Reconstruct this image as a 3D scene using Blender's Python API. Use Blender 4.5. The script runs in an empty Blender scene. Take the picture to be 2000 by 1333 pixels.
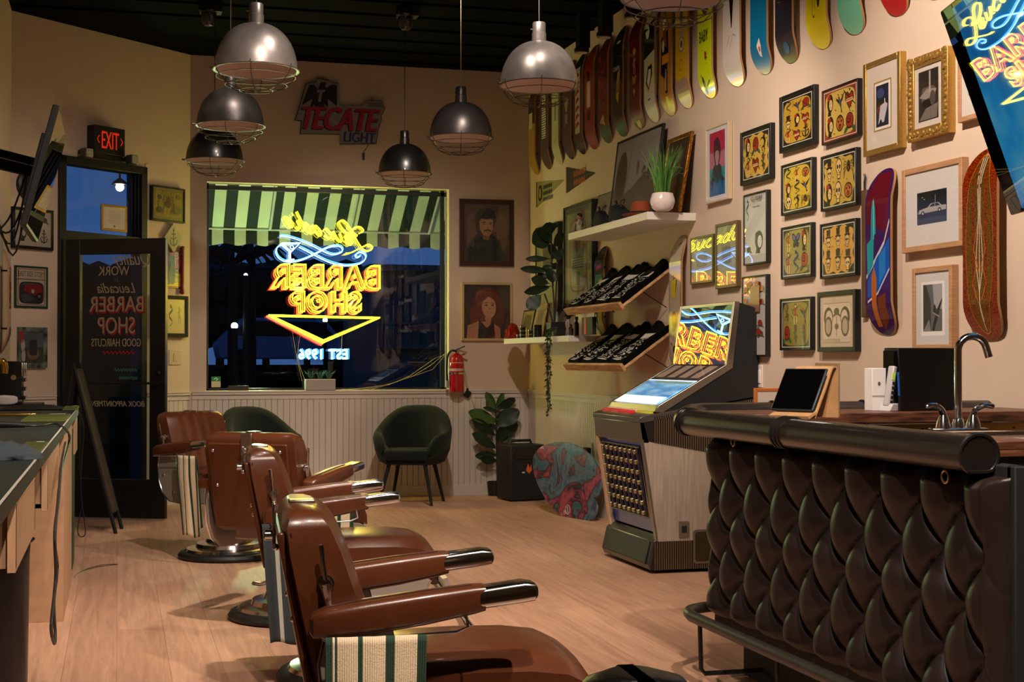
import bpy, bmesh, math, random
from mathutils import Vector, Matrix
random.seed(7)
COL = bpy.context.scene.collection
PI = math.pi
# ---------------------------------------------------------------- camera (solved from the room's vanishing lines)
F = 2778.0; AL = math.atan(770 / F); TH = math.atan(35.5 / F); EYE = 1.2
cA, sA = math.cos(AL), math.sin(AL)
cam = bpy.data.cameras.new('camera'); camo = bpy.data.objects.new('camera', cam); COL.objects.link(camo)
cam.sensor_width = 36; cam.lens = 36 * F / 2000; cam.clip_start = .05; cam.clip_end = 300
camo.location = (0, 0, EYE); camo.rotation_euler = (PI / 2 + TH, 0, -AL)
bpy.context.scene.camera = camo

def ray(px, py):
    a = (px - 1000) / F; b = (666.5 - py) / F
    fw = math.cos(TH) - b * math.sin(TH); up = math.sin(TH) + b * math.cos(TH)
    return Vector((a * cA + fw * sA, -a * sA + fw * cA, up))
O = Vector((0, 0, EYE))
def onX(px, py, X): d = ray(px, py); return O + d * (X / d.x)
def onY(px, py, Y): d = ray(px, py); return O + d * (Y / d.y)
def onZ(px, py, Z=0): d = ray(px, py); return O + d * ((Z - EYE) / d.z)
def onP(px, py, p, n):
    d = ray(px, py); n = Vector(n); return O + d * ((Vector(p) - O).dot(n) / d.dot(n))
# ---------------------------------------------------------------- room constants
XR = 3.54; YB = 12.2; XL = -.757; CEIL = 3.757
WA = R48 = math.radians(42)                    # the door wall's turn
WD = Vector((math.cos(WA), math.sin(WA), 0)); WN = Vector((math.sin(WA), -math.cos(WA), 0))
W0 = Vector((.58, YB, 0))                      # corner of door wall and window wall
def onW(px, py, off=0): return onP(px, py, W0 + WN * off, WN)
def wt(p): return (Vector(p) - W0).dot(WD)     # distance along the door wall (negative to the left)

# ---------------------------------------------------------------- materials
def lin(c):
    if isinstance(c, str): c = [int(c[i:i + 2], 16) for i in (0, 2, 4)]
    return tuple(((v / 255) / 12.92 if v / 255 <= .04045 else ((v / 255 + .055) / 1.055) ** 2.4) for v in c) + (1,)
MC = {}
def mat(name, col='808080', rough=.5, metal=0, coat=0, emit=0, ecol=None, noise=0, nscale=20, col2=None, bump=0, bscale=60, stretch=None, sheen=0, spec=None):
    if name in MC: return MC[name]
    m = bpy.data.materials.new(name); m.use_nodes = True; nt = m.node_tree; b = nt.nodes['Principled BSDF']
    b.inputs['Base Color'].default_value = lin(col); b.inputs['Roughness'].default_value = rough; b.inputs['Metallic'].default_value = metal
    b.inputs['Coat Weight'].default_value = coat; b.inputs['Coat Roughness'].default_value = .06
    if spec is not None: b.inputs['Specular IOR Level'].default_value = spec
    if sheen: b.inputs['Sheen Weight'].default_value = sheen
    if emit:
        b.inputs['Emission Color'].default_value = lin(ecol or col); b.inputs['Emission Strength'].default_value = emit
    if noise or bump:
        tc = nt.nodes.new('ShaderNodeTexCoord'); mp = nt.nodes.new('ShaderNodeMapping'); nt.links.new(tc.outputs['Object'], mp.inputs[0])
        if stretch: mp.inputs['Scale'].default_value = stretch
        if noise:
            n = nt.nodes.new('ShaderNodeTexNoise'); n.inputs['Scale'].default_value = nscale; n.inputs['Detail'].default_value = 5
            nt.links.new(mp.outputs[0], n.inputs['Vector'])
            r = nt.nodes.new('ShaderNodeValToRGB'); a = lin(col); c2 = lin(col2) if col2 else tuple(v * (1 - noise) for v in a[:3]) + (1,)
            r.color_ramp.elements[0].position = .38; r.color_ramp.elements[1].position = .64
            r.color_ramp.elements[0].color = c2; r.color_ramp.elements[1].color = a
            nt.links.new(n.outputs['Fac'], r.inputs[0]); nt.links.new(r.outputs[0], b.inputs['Base Color'])
        if bump:
            n = nt.nodes.new('ShaderNodeTexNoise'); n.inputs['Scale'].default_value = bscale; n.inputs['Detail'].default_value = 4
            nt.links.new(mp.outputs[0], n.inputs['Vector'])
            bp = nt.nodes.new('ShaderNodeBump'); bp.inputs['Strength'].default_value = bump; bp.inputs['Distance'].default_value = .004
            nt.links.new(n.outputs['Fac'], bp.inputs['Height']); nt.links.new(bp.outputs[0], b.inputs['Normal'])
    MC[name] = m; return m
def flat(c, rough=.6): return mat('paint_' + c + ('' if rough == .6 else '_%d' % (rough * 100)), c, rough)
def glassmat(name, tint='ffffff', ior=1.45, rough=0.0, boost=1.0):
    if name in MC: return MC[name]
    m = bpy.data.materials.new(name); m.use_nodes = True; nt = m.node_tree; nt.nodes.clear()
    o = nt.nodes.new('ShaderNodeOutputMaterial'); mx = nt.nodes.new('ShaderNodeMixShader'); t = nt.nodes.new('ShaderNodeBsdfTransparent')
    g = nt.nodes.new('ShaderNodeBsdfGlossy'); lw = nt.nodes.new('ShaderNodeLayerWeight'); lw.inputs[0].default_value = .5
    pw = nt.nodes.new('ShaderNodeMath'); pw.operation = 'POWER'; pw.inputs[1].default_value = 5; nt.links.new(lw.outputs['Facing'], pw.inputs[0])
    f0 = ((ior - 1) / (ior + 1)) ** 2 * 1.9
    fr = nt.nodes.new('ShaderNodeMath'); fr.operation = 'MULTIPLY_ADD'; fr.inputs[1].default_value = 1 - f0; fr.inputs[2].default_value = f0; nt.links.new(pw.outputs[0], fr.inputs[0])
    t.inputs['Color'].default_value = lin(tint); g.inputs['Roughness'].default_value = rough
    ml = nt.nodes.new('ShaderNodeMath'); ml.operation = 'MULTIPLY'; ml.inputs[1].default_value = boost; ml.use_clamp = True
    nt.links.new(fr.outputs[0], ml.inputs[0])
    nt.links.new(ml.outputs[0], mx.inputs[0]); nt.links.new(t.outputs[0], mx.inputs[1]); nt.links.new(g.outputs[0], mx.inputs[2]); nt.links.new(mx.outputs[0], o.inputs[0])
    MC[name] = m; return m

# ---------------------------------------------------------------- mesh builder
_fc = {}
def text_geo(s, tube=0, shear=0, space=1.0, fat=0):
    k = (s, tube, shear, space, fat)
    if k in _fc: return _fc[k]
    cu = bpy.data.curves.new('t', 'FONT'); cu.body = s; cu.align_x = 'CENTER'; cu.align_y = 'CENTER'; cu.shear = shear; cu.space_character = space
    cu.resolution_u = 3; cu.offset = fat
    if tube: cu.fill_mode = 'NONE'; cu.bevel_depth = tube; cu.bevel_resolution = 1
    o = bpy.data.objects.new('t', cu); COL.objects.link(o)
    dg = bpy.context.evaluated_depsgraph_get(); dg.update(); ev = o.evaluated_get(dg)
    me = bpy.data.meshes.new_from_object(ev)
    V = [v.co.copy() for v in me.vertices]; Fc = [tuple(p.vertices) for p in me.polygons]
    bpy.data.meshes.remove(me); bpy.data.objects.remove(o); bpy.data.curves.remove(cu)
    _fc[k] = (V, Fc); return _fc[k]

class MB:
    def __init__(s): s.v = []; s.f = []; s.m = []; s.mats = []
    def mi(s, m):
        if m not in s.mats: s.mats.append(m)
        return s.mats.index(m)
    def add(s, vs, fs, m, M=None):
        b = len(s.v); k = s.mi(m)
        for v in vs: s.v.append(tuple(M @ Vector(v)) if M is not None else tuple(v))
        for f in fs: s.f.append([i + b for i in f]); s.m.append(k)
        return s
    def box(s, c, d, m, rot=None, top=1.0):
        x, y, z = d[0] / 2, d[1] / 2, d[2] / 2
        vs = [(-x, -y, -z), (x, -y, -z), (x, y, -z), (-x, y, -z), (-x * top, -y * top, z), (x * top, -y * top, z), (x * top, y * top, z), (-x * top, y * top, z)]
        M = Matrix.Translation(c) @ (rot.to_4x4() if rot is not None else Matrix())
        return s.add(vs, [(0, 3, 2, 1), (4, 5, 6, 7), (0, 1, 5, 4), (1, 2, 6, 5), (2, 3, 7, 6), (3, 0, 4, 7)], m, M)
    def bb(s, lo, hi, m):
        return s.box([(a + b) / 2 for a, b in zip(lo, hi)], [abs(b - a) for a, b in zip(lo, hi)], m)
    def loft(s, rings, m, caps=True, closed=True):
        n = len(rings[0]); vs = [p for r in rings for p in r]; fs = []
        for i in range(len(rings) - 1):
            for j in range(n if closed else n - 1):
                a = i * n + j; b = i * n + (j + 1) % n; fs.append((a, b, b + n, a + n))
        if caps: fs.append(tuple(range(n))[::-1]); fs.append(tuple(range((len(rings) - 1) * n, len(rings) * n)))
        return s.add(vs, fs, m)
    def lathe(s, prof, m, c=(0, 0, 0), n=32, M=None, caps=True):
        T = (M if M is not None else Matrix()); T = Matrix.Translation(c) @ T
        rings = [[tuple(T @ Vector((r * math.cos(2 * PI * k / n), r * math.sin(2 * PI * k / n), z))) for k in range(n)] for r, z in prof]
        return s.loft(rings, m, caps)
    def cyl(s, p0, p1, r, m, r1=None, n=16, caps=True):
        p0 = Vector(p0); p1 = Vector(p1); d = p1 - p0; q = d.to_track_quat('Z', 'Y').to_matrix().to_4x4()
        return s.lathe([(r, 0), (r if r1 is None else r1, d.length)], m, p0, n, q, caps)
    def tube(s, pts, r, m, n=6, closed=False):
        pts = [Vector(p) for p in pts]; rings = []; up = None; N = len(pts)
        for i, p in enumerate(pts):
            a = pts[(i - 1) % N] if (i > 0 or closed) else p; b = pts[(i + 1) % N] if (i < N - 1 or closed) else p
            t = (b - a).normalized() if (b - a).length > 1e-9 else Vector((0, 0, 1))
            if up is None:
                up = Vector((0, 0, 1)) if abs(t.z) < .9 else Vector((1, 0, 0))
            x = (up - t * up.dot(t)); x = x.normalized() if x.length > 1e-6 else t.orthogonal().normalized(); up = x; y = t.cross(x)
            rr = r[i] if isinstance(r, (list, tuple)) else r
            rings.append([p + (x * math.cos(2 * PI * k / n) + y * math.sin(2 * PI * k / n)) * rr for k in range(n)])
        if closed: rings.append(rings[0])
        return s.loft(rings, m, not closed)
    def ball(s, c, r, m, n=16, sc=(1, 1, 1), M=None):
        prof = [(max(1e-4, math.sin(PI * k / (n // 2))) * r, -math.cos(PI * k / (n // 2)) * r) for k in range(n // 2 + 1)]
        S = Matrix.Diagonal((*sc, 1)); S = (M.to_4x4() @ S) if M is not None else S
        return s.lathe(prof, m, c, n, S)
    def prism(s, pts, y0, y1, m):                   # (x,z) outline pushed along y
        n = len(pts); vs = [(x, y0, z) for x, z in pts] + [(x, y1, z) for x, z in pts]
        fs = [tuple(range(n)), tuple(range(n, 2 * n))[::-1]] + [(i, i + n, (i + 1) % n + n, (i + 1) % n) for i in range(n)]
        return s.add(vs, fs, m)
    def prismM(s, pts, h0, h1, m, M):               # (x,y) outline pushed along z then moved
        n = len(pts); vs = [(x, y, h0) for x, y in pts] + [(x, y, h1) for x, y in pts]
        fs = [tuple(range(n))[::-1], tuple(range(n, 2 * n))] + [(i, (i + 1) % n, (i + 1) % n + n, i + n) for i in range(n)]
        return s.add(vs, fs, m, M)
    def poly(s, pts, y, m): return s.add([(x, y, z) for x, z in pts], [tuple(range(len(pts)))], m)
    def text(s, t, x, z, w, h, y, m, mirror=False, tube=0, shear=0, space=1.0, M=None, bold=0, fat=0):
        V, Fc = text_geo(t, tube, shear, space, fat)
        if not V: return s
        x0 = min(v.x for v in V); x1 = max(v.x for v in V); y0 = min(v.y for v in V); y1 = max(v.y for v in V)
        kx = w / (x1 - x0); kz = h / (y1 - y0); cx = (x0 + x1) / 2; cz = (y0 + y1) / 2; sg = -1 if mirror else 1
        kd = min(kx, kz)
        vs = [(x + sg * (v.x - cx) * kx, y - v.z * kd, z + (v.y - cz) * kz) for v in V]
        s.add(vs, Fc, m, M)
        if bold: s.add([(a + bold, b - 1e-5, c) for a, b, c in vs], Fc, m, M)
        return s
    def build(s, name, parent=None, smooth=35, bevel=0, seg=2):
        me = bpy.data.meshes.new(name); me.from_pydata(s.v, [], s.f)
        for m in s.mats: me.materials.append(m)
        me.polygons.foreach_set('material_index', s.m)
        bm = bmesh.new(); bm.from_mesh(me); bmesh.ops.recalc_face_normals(bm, faces=bm.faces); bm.to_mesh(me); bm.free()
        if smooth:
            me.polygons.foreach_set('use_smooth', [True] * len(me.polygons)); me.set_sharp_from_angle(angle=math.radians(smooth))
        me.update()
        o = bpy.data.objects.new(name, me); COL.objects.link(o); o.parent = parent
        if bevel:
            b = o.modifiers.new('bevel', 'BEVEL'); b.width = bevel; b.segments = seg; b.limit_method = 'ANGLE'; b.angle_limit = math.radians(40)
        return o
def split_build(s, name, parent=None, **k):          # one object for every separate piece
    n = len(s.v); par = list(range(n))
    def fd(a):
        while par[a] != a: par[a] = par[par[a]]; a = par[a]
        return a
    for f in s.f:
        for q in f[1:]:
            a, b = fd(f[0]), fd(q)
            if a != b: par[a] = b
    G = {}
    for i, f in enumerate(s.f): G.setdefault(fd(f[0]), []).append(i)
    out = []
    for r, fi in G.items():
        m = MB(); ids = {}
        for i in fi:
            for q in s.f[i]:
                if q not in ids: ids[q] = len(m.v); m.v.append(s.v[q])
            m.f.append([ids[q] for q in s.f[i]]); m.m.append(m.mi(s.mats[s.m[i]]))
        out.append(m.build(name, parent, **k))
    return out
MB.split = split_build
def thing(name, label, cat, loc=(0, 0, 0), rz=0, group=None, rot=None):
    o = bpy.data.objects.new(name, None); COL.objects.link(o); o.location = loc; o.rotation_euler = rot if rot else (0, 0, rz)
    o['label'] = label; o['category'] = cat; o.empty_display_size = .05
    if group: o['group'] = group
    return o
def tag(o, label=None, cat=None, group=None, kind=None):
    if label: o['label'] = label
    if cat: o['category'] = cat
    if group: o['group'] = group
    if kind: o['kind'] = kind
    return o
def struct(o): o['kind'] = 'structure'; return o
def dup(root, loc, rz, label=None, group=None, skip=()):
    def cp(o, par):
        c = o.copy(); COL.objects.link(c); c.parent = par
        for ch in list(o.children):
            if ch.name.split('.')[0] not in skip: cp(ch, c)
        return c
    r = cp(root, None); r.location = loc; r.rotation_euler = (0, 0, rz)
    if label: r['label'] = label
    if group: r['group'] = group
    return r
def rrect(hx, hy, r, n=6, cx=0, cy=0):               # rounded rectangle outline
    P = []
    for k, (sx, sy) in enumerate(((1, 1), (-1, 1), (-1, -1), (1, -1))):
        for i in range(n + 1):
            a = k * PI / 2 + i * PI / 2 / n
            P.append((cx + sx * (hx - r) + r * math.cos(a), cy + sy * (hy - r) + r * math.sin(a)))
    return P
def ell(cx, cz, rx, rz, n=20, a=0):
    ca, sa = math.cos(a), math.sin(a)
    return [(cx + rx * math.cos(t) * ca - rz * math.sin(t) * sa, cz + rx * math.cos(t) * sa + rz * math.sin(t) * ca) for t in (2 * PI * k / n for k in range(n))]
def strip(pts, w):                                   # ribbon along a 2D line
    L = []; Rr = []
    for i, p in enumerate(pts):
        a = pts[max(0, i - 1)]; b = pts[min(len(pts) - 1, i + 1)]; dx, dy = b[0] - a[0], b[1] - a[1]; l = math.hypot(dx, dy) or 1
        ww = w[i] if isinstance(w, (list, tuple)) else w
        L.append((p[0] - dy / l * ww / 2, p[1] + dx / l * ww / 2)); Rr.append((p[0] + dy / l * ww / 2, p[1] - dx / l * ww / 2))
    return L + Rr[::-1]
def smooth(pts, k=6):                                # Catmull-Rom
    P = [Vector(p) for p in pts]; out = []
    for i in range(len(P) - 1):
        p0 = P[max(0, i - 1)]; p1 = P[i]; p2 = P[i + 1]; p3 = P[min(len(P) - 1, i + 2)]
        for j in range(k):
            t = j / k
            out.append(.5 * ((2 * p1) + (p2 - p0) * t + (2 * p0 - 5 * p1 + 4 * p2 - p3) * t * t + (3 * p1 - p0 - 3 * p2 + p3) * t ** 3))
    out.append(P[-1]); return out

# shared materials
WALL = mat('wall_paint', 'cdb8a2', .75, bump=.15, bscale=180, noise=.04, nscale=3)
WAINS = mat('wainscot_paint', 'cfc4b6', .5, noise=.04, nscale=5)
BLK = mat('black_metal', '0b0b0b', .45)
BLKG = mat('black_gloss', '050506', .12, coat=.5)
BLKM = mat('black_matte', '0a0a0a', .8)
CHR = mat('chrome', 'd8d8d8', .14, 1)
STEEL = mat('brushed_steel', '9a948c', .3, 1, noise=.15, nscale=40, stretch=(1, 1, 12))
WHITE = mat('white_laminate', 'e4ddd2', .4)
WIRE = mat('steel_wire', '6a625c', .35, .9)
GLASS = glassmat('window_glass', 'e8f0ee', 1.5)
PGLASS = glassmat('picture_glass', 'ffffff', 1.5)
GOLD = mat('gold_leaf', 'c49a50', .35, .75, noise=.15, nscale=90, bump=.3, bscale=120)
OAK = mat('oak_frame', 'b98a62', .5, noise=.25, nscale=12, stretch=(1, 1, 14))
PINE = mat('pine_board', 'd6ab7a', .5, noise=.3, nscale=8, stretch=(3, .6, 6), col2='ab7c4c')
# ================================================================ THE ROOM
def nodes_floor():
    m = bpy.data.materials.new('oak_planks'); m.use_nodes = True; nt = m.node_tree; L = nt.links; b = nt.nodes['Principled BSDF']
    tc = nt.nodes.new('ShaderNodeTexCoord'); mp = nt.nodes.new('ShaderNodeMapping'); mp.inputs['Rotation'].default_value = (0, 0, PI / 2)
    L.new(tc.outputs['Object'], mp.inputs[0])
    br = nt.nodes.new('ShaderNodeTexBrick'); br.offset = .37; br.inputs['Scale'].default_value = 1; br.inputs['Brick Width'].default_value = 1.5
    br.inputs['Row Height'].default_value = .2; br.inputs['Mortar Size'].default_value = .0010; br.inputs['Mortar Smooth'].default_value = .2
    br.inputs['Color1'].default_value = lin('c49c80'); br.inputs['Color2'].default_value = lin('b58c72'); br.inputs['Mortar'].default_value = lin('8a6850')
    L.new(mp.outputs[0], br.inputs['Vector'])
    m2 = nt.nodes.new('ShaderNodeMapping'); m2.inputs['Scale'].default_value = (14, .8, 1); L.new(tc.outputs['Object'], m2.inputs[0])
    n = nt.nodes.new('ShaderNodeTexNoise'); n.inputs['Scale'].default_value = 2.2; n.inputs['Detail'].default_value = 9; n.inputs['Distortion'].default_value = .7; n.inputs['Roughness'].default_value = .65
    L.new(m2.outputs[0], n.inputs['Vector'])
    r = nt.nodes.new('ShaderNodeValToRGB'); r.color_ramp.elements[0].position = .3; r.color_ramp.elements[1].position = .72
    r.color_ramp.elements[0].color = (.70, .66, .63, 1); r.color_ramp.elements[1].color = (1.12, 1.1, 1.08, 1); L.new(n.outputs['Fac'], r.inputs[0])
    mx = nt.nodes.new('ShaderNodeMixRGB'); mx.blend_type = 'MULTIPLY'; mx.inputs[0].default_value = 1
    L.new(br.outputs['Color'], mx.inputs[1]); L.new(r.outputs[0], mx.inputs[2]); L.new(mx.outputs[0], b.inputs['Base Color'])
    b.inputs['Roughness'].default_value = .48
    bp = nt.nodes.new('ShaderNodeBump'); bp.inputs['Strength'].default_value = .2; bp.inputs['Distance'].default_value = .002
    L.new(r.outputs[0], bp.inputs['Height']); L.new(bp.outputs[0], b.inputs['Normal'])
    return m
YN = -3.0
pt = [(XL - 1.2, YN), (XR + .15, YN), (XR + .15, YB + .15), (.5, YB + .15), (XL - .2, 11.12), (XL - 1.2, 11.1)]
mb = MB(); mb.prismM(pt, -.1, 0, nodes_floor(), Matrix()); struct(mb.build('floor', smooth=0))
CE = mat('black_ceiling', '050506', .9, spec=.05)
mb = MB(); mb.prismM(pt, CEIL, CEIL + .1, CE, Matrix())
for k in range(38):
    y = YN + .2 + k * .4
    if y < 11.0: mb.box((1.4, y, CEIL - .006), (4.28, .03, .016), CE)
    elif y < 12.1: mb.box((2.2, y, CEIL - .006), (2.64, .03, .016), CE)
struct(mb.build('ceiling', smooth=0))
# window opening
w00 = onY(403, 764, YB); w10 = onY(877, 764, YB); w01 = onY(405, 356, YB)
WX0, WX1, WZ0, WZ1 = w00.x, w10.x, w00.z, w01.z + .008
TB = .16
mb = MB()
mb.bb((.5, YB, 0), (WX0, YB + TB, CEIL), WALL); mb.bb((WX1, YB, 0), (XR + .15, YB + TB, CEIL), WALL)
mb.bb((WX0, YB, 0), (WX1, YB + TB, WZ0), WALL); mb.bb((WX0, YB, WZ1), (WX1, YB + TB, CEIL), WALL)
struct(mb.build('wall_back', smooth=0))
mb = MB(); mb.bb((XR, YN, 0), (XR + .15, YB, CEIL), WALL); struct(mb.build('wall_right', smooth=0))
mb = MB(); mb.bb((XL - .15, 4.2, 0), (XL, 10.98, CEIL), WALL)
mb.bb((XL - 1.2, YN, 0), (XL - 1.05, 4.2, CEIL), WALL); mb.bb((XL - 1.05, 4.2, 0), (XL - .15, 4.35, CEIL), WALL)
struct(mb.build('wall_left', smooth=0))
mb = MB(); mb.bb((XL - 1.2, YN - .15, 0), (XR + .15, YN, CEIL), WALL); struct(mb.build('wall_rear', smooth=0))
# door wall, built in its own frame: x along the wall from the left corner, y into the wall
DWR = WA
tL = -1.80
dleft, dright = -1.375, -.50
DZ1 = 2.13; DZ2 = 2.75
def DW(x, y, z): return W0 + WD * x - WN * y + Vector((0, 0, z))
dw_o = thing('tmp', '', '', W0, WA); 
mb = MB(); TD = .15
mb.bb((tL, 0, 0), (dleft, TD, CEIL), WALL); mb.bb((dright, 0, 0), (.04, TD, CEIL), WALL); mb.bb((dleft, 0, DZ2), (dright, TD, CEIL), WALL)
o = mb.build('wall_corner', smooth=0); o.location = W0; o.rotation_euler.z = WA; struct(o)
bpy.data.objects.remove(dw_o)
# wainscot: beadboard relief
def bead(x0, x1, z0, z1, pitch, m):
    mb = MB(); n = int((x1 - x0) / pitch); P = [(x0, .012)]
    for k in range(n):
        x = x0 + k * pitch
        P += [(x, .0), (x, -.006), (x + pitch * .86, -.006), (x + pitch * .88, 0), (x + pitch * .93, -.005), (x + pitch * .98, 0)]
    P += [(x1, 0), (x1, .012)]
    mb.add([(x, y - .002, z) for z in (z0, z1) for x, y in P], [(i, i + 1, i + 1 + len(P), i + len(P)) for i in range(len(P) - 1)], m)
    return mb
RZ0, RZ1 = .86, .928
def rail(mb, x0, x1):
    mb.bb((x0, -.014, RZ0), (x1, 0, RZ0 + .012), WAINS); mb.bb((x0, -.009, RZ0 + .012), (x1, 0, RZ0 + .04), WAINS)
    mb.bb((x0, -.022, RZ0 + .04), (x1, 0, RZ1 - .008), WAINS); mb.bb((x0, -.028, RZ1 - .008), (x1, 0, RZ1), WAINS)
def wains(name, x0, x1, loc, rz, pitch=.051):
    mb = bead(x0, x1, .08, RZ0, pitch, WAINS); rail(mb, x0, x1); mb.bb((x0, -.014, 0), (x1, 0, .095), WAINS)
    o = mb.build(name, smooth=0); o.location = loc; o.rotation_euler.z = rz; struct(o)
wains('trim_1', .60, XR - .03, (0, YB, 0), 0)
wains('trim_2', 0, YB - 5.3, (XR, YB, 0), -PI / 2, .045)
wains('trim_3', dright + .01, -.01, W0, WA)
wains('trim_4', tL + .03, dleft - .02, W0, WA)
# window frame + pane
mb = MB(); fy0, fy1 = YB + .09, YB + .13
for lo, hi in (((WX0, fy0, WZ0), (WX0 + .022, fy1, WZ1)), ((WX1 - .055, fy0, WZ0), (WX1 - .022, fy1, WZ1)), ((WX0, fy0, WZ0), (WX1, fy1, WZ0 + .018)), ((WX0, fy0, WZ1 - .055), (WX1, fy1, WZ1 - .022))): mb.bb(lo, hi, BLK)
wf = struct(mb.build('window_1', bevel=.002))
mb = MB(); mb.poly([(WX0 + .01, WZ0 + .01), (WX1 - .03, WZ0 + .01), (WX1 - .03, WZ1 - .03), (WX0 + .01, WZ1 - .03)], YB + .11, GLASS); mb.build('glass_pane', wf, smooth=0)
mb = MB(); RV = mat('window_reveal', 'd9cdb0', .5)
mb.bb((WX0 - .006, YB - .004, WZ1 - .003), (WX1 + .006, YB + .15, WZ1 + .0), RV); mb.bb((WX1 - .003, YB - .004, WZ0), (WX1 + .004, YB + .15, WZ1), RV)
mb.bb((WX0 - .02, YB - .02, WZ0 - .006), (WX1 + .02, YB + .1, WZ0 + .001), RV); struct(mb.build('trim_5', smooth=0))

# door frame with transom, in door wall frame
mb = MB(); f = .06
mb.bb((dleft, -.03, 0), (dleft + f, .1, DZ2), BLK); mb.bb((dright - f, -.03, 0), (dright, .1, DZ2), BLK); mb.bb((dleft, -.03, DZ2 - f), (dright, .1, DZ2), BLK)
mb.bb((dleft + f, -.02, DZ1 - .02), (dright - f, .1, DZ1 + .05), BLK)
for k in range(3): mb.bb((dright - f - .018 * (k + 1), -.01 + .02 * k, DZ1 + .05), (dright - f - .018 * k, .09, DZ2 - f), BLK)
o = mb.build('trim_6', bevel=.003); o.location = W0; o.rotation_euler.z = WA; struct(o)
mb = MB(); mb.poly([(dleft + f, DZ1 + .05), (dright - f, DZ1 + .05), (dright - f, DZ2 - f), (dleft + f, DZ2 - f)], .05, GLASS); o = mb.build('window_2', smooth=0); o.location = W0; o.rotation_euler.z = WA; struct(o)
mb = MB(); mb.bb((dright + .002, -.006, 0), (dright + .04, .0, DZ2 + .03), WAINS); o = mb.build('trim_7', smooth=0); o.location = W0; o.rotation_euler.z = WA; struct(o)
# open door leaf
hinge = W0 + WD * (dleft + .05) + WN * .05
free = onZ(324, 1014, .01); dv = free - hinge; LW = Vector((dv.x, dv.y)).length; LA = math.atan2(dv.y, dv.x)
DH = 2.105
door = MB(); S = .115
door.bb((0, -.022, .01), (S, .022, DH), BLK); door.bb((LW - S - .01, -.022, .01), (LW, .022, DH), BLK); door.bb((S, -.022, DH - .115), (LW - S, .022, DH), BLK); door.bb((S, -.022, .01), (LW - S, .022, .3), BLK)
door = struct(door.build('door_1', bevel=.003)); door.location = hinge; door.rotation_euler.z = LA
mb = MB(); mb.poly([(S - .005, .295), (LW - S + .005, .295), (LW - S + .005, DH - .11), (S - .005, DH - .11)], 0, glassmat('door_glass', 'b8c4c4', 1.5)); mb.build('glass_pane', door, smooth=0)
mb = MB(); zz = 1.02; mb.cyl((S + .01, -.055, zz), (LW - .03, -.055, zz), .009, BLK); mb.cyl((LW - .04, -.055, zz), (LW - .04, -.02, zz), .008, BLK); mb.cyl((S + .02, -.055, zz), (S + .02, -.02, zz), .008, BLK); mb.ball((LW - .05, -.026, 1.1), .022, BLK)
mb.build('door_handle', door)
CRM = mat('decal_cream', '958a70', .8); RED = mat('decal_red', '8e1418', .8); DGR = mat('decal_green', '2c5a48', .8)
mb = MB(); gx = LW / 2; yy = -.006
def dt(t, z, w, h, m, dx=0, sh=0, lay=0): mb.text(t, gx + dx, z, w, h, yy - lay * .0004, m, mirror=True, shear=sh, bold=.002)
dt('Quality', 1.94, .30, .13, CRM, .12, .4); dt('WORK', 1.865, .25, .07, CRM, -.02); dt('at', 1.80, .04, .03, DGR, 0, .3); dt('Leucadia', 1.735, .31, .075, CRM, .0, .4)
for (t, z, w, h) in (('BARBER', 1.615, .44, .115), ('SHOP', 1.455, .30, .125)):
    for k in range(5): dt(t, z - .004 * k, w, h, RED, -.0035 * k + .003 * k * 2, 0, -.2 * k + 0)
    dt(t, z, w, h, CRM, 0, 0, 2)
dt('GOOD HAIRCUTS', 1.325, .40, .06, CRM); 
for z0_, w_, m_, dx_ in ((1.25, .26, RED, .02), (1.12, .18, DGR, .08), (1.06, .15, DGR, .1)):
    mb.poly(strip([(gx + dx_ - w_ / 2 + w_ * k / 24, z0_ + .013 * math.sin(k * 2.1)) for k in range(25)], .011), yy, m_)
dt('BOOK APPOINTMENT', .865, .46, .042, CRM, .0, .2)
mb.build('lettering', door, smooth=0)

# ================================================================ OUTSIDE THE WINDOW
W = bpy.data.worlds.new('dusk'); bpy.context.scene.world = W; W.use_nodes = True; nt = W.node_tree; L = nt.links
bg = nt.nodes['Background']; tc = nt.nodes.new('ShaderNodeTexCoord'); sp = nt.nodes.new('ShaderNodeSeparateXYZ'); L.new(tc.outputs['Generated'], sp.inputs[0])
n = nt.nodes.new('ShaderNodeTexNoise'); n.inputs['Scale'].default_value = 6; n.inputs['Detail'].default_value = 5
mpw = nt.nodes.new('ShaderNodeMapping'); mpw.inputs['Scale'].default_value = (1, 1, 3.5); L.new(tc.outputs['Generated'], mpw.inputs[0]); L.new(mpw.outputs[0], n.inputs['Vector'])
ad = nt.nodes.new('ShaderNodeMath'); ad.operation = 'ADD'; L.new(sp.outputs['Z'], ad.inputs[0])
m1 = nt.nodes.new('ShaderNodeMath'); m1.operation = 'MULTIPLY_ADD'; m1.inputs[1].default_value = .35; m1.inputs[2].default_value = -.175; L.new(n.outputs['Fac'], m1.inputs[0]); L.new(m1.outputs[0], ad.inputs[1])
cr = nt.nodes.new('ShaderNodeValToRGB'); cr.color_ramp.elements[0].position = 0; cr.color_ramp.elements[0].color = lin('3a5a92'); cr.color_ramp.elements[1].position = .4; cr.color_ramp.elements[1].color = lin('16386c')
L.new(ad.outputs[0], cr.inputs[0]); L.new(cr.outputs[0], bg.inputs['Color']); bg.inputs['Strength'].default_value = 1.05
GY = YB + TB
mb = MB(); mb.bb((-60, GY + .02, -.16), (70, 90, -.06), mat('asphalt', '15161a', 1, noise=.2, nscale=2, spec=0)); struct(mb.build('ground', smooth=0))
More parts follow.
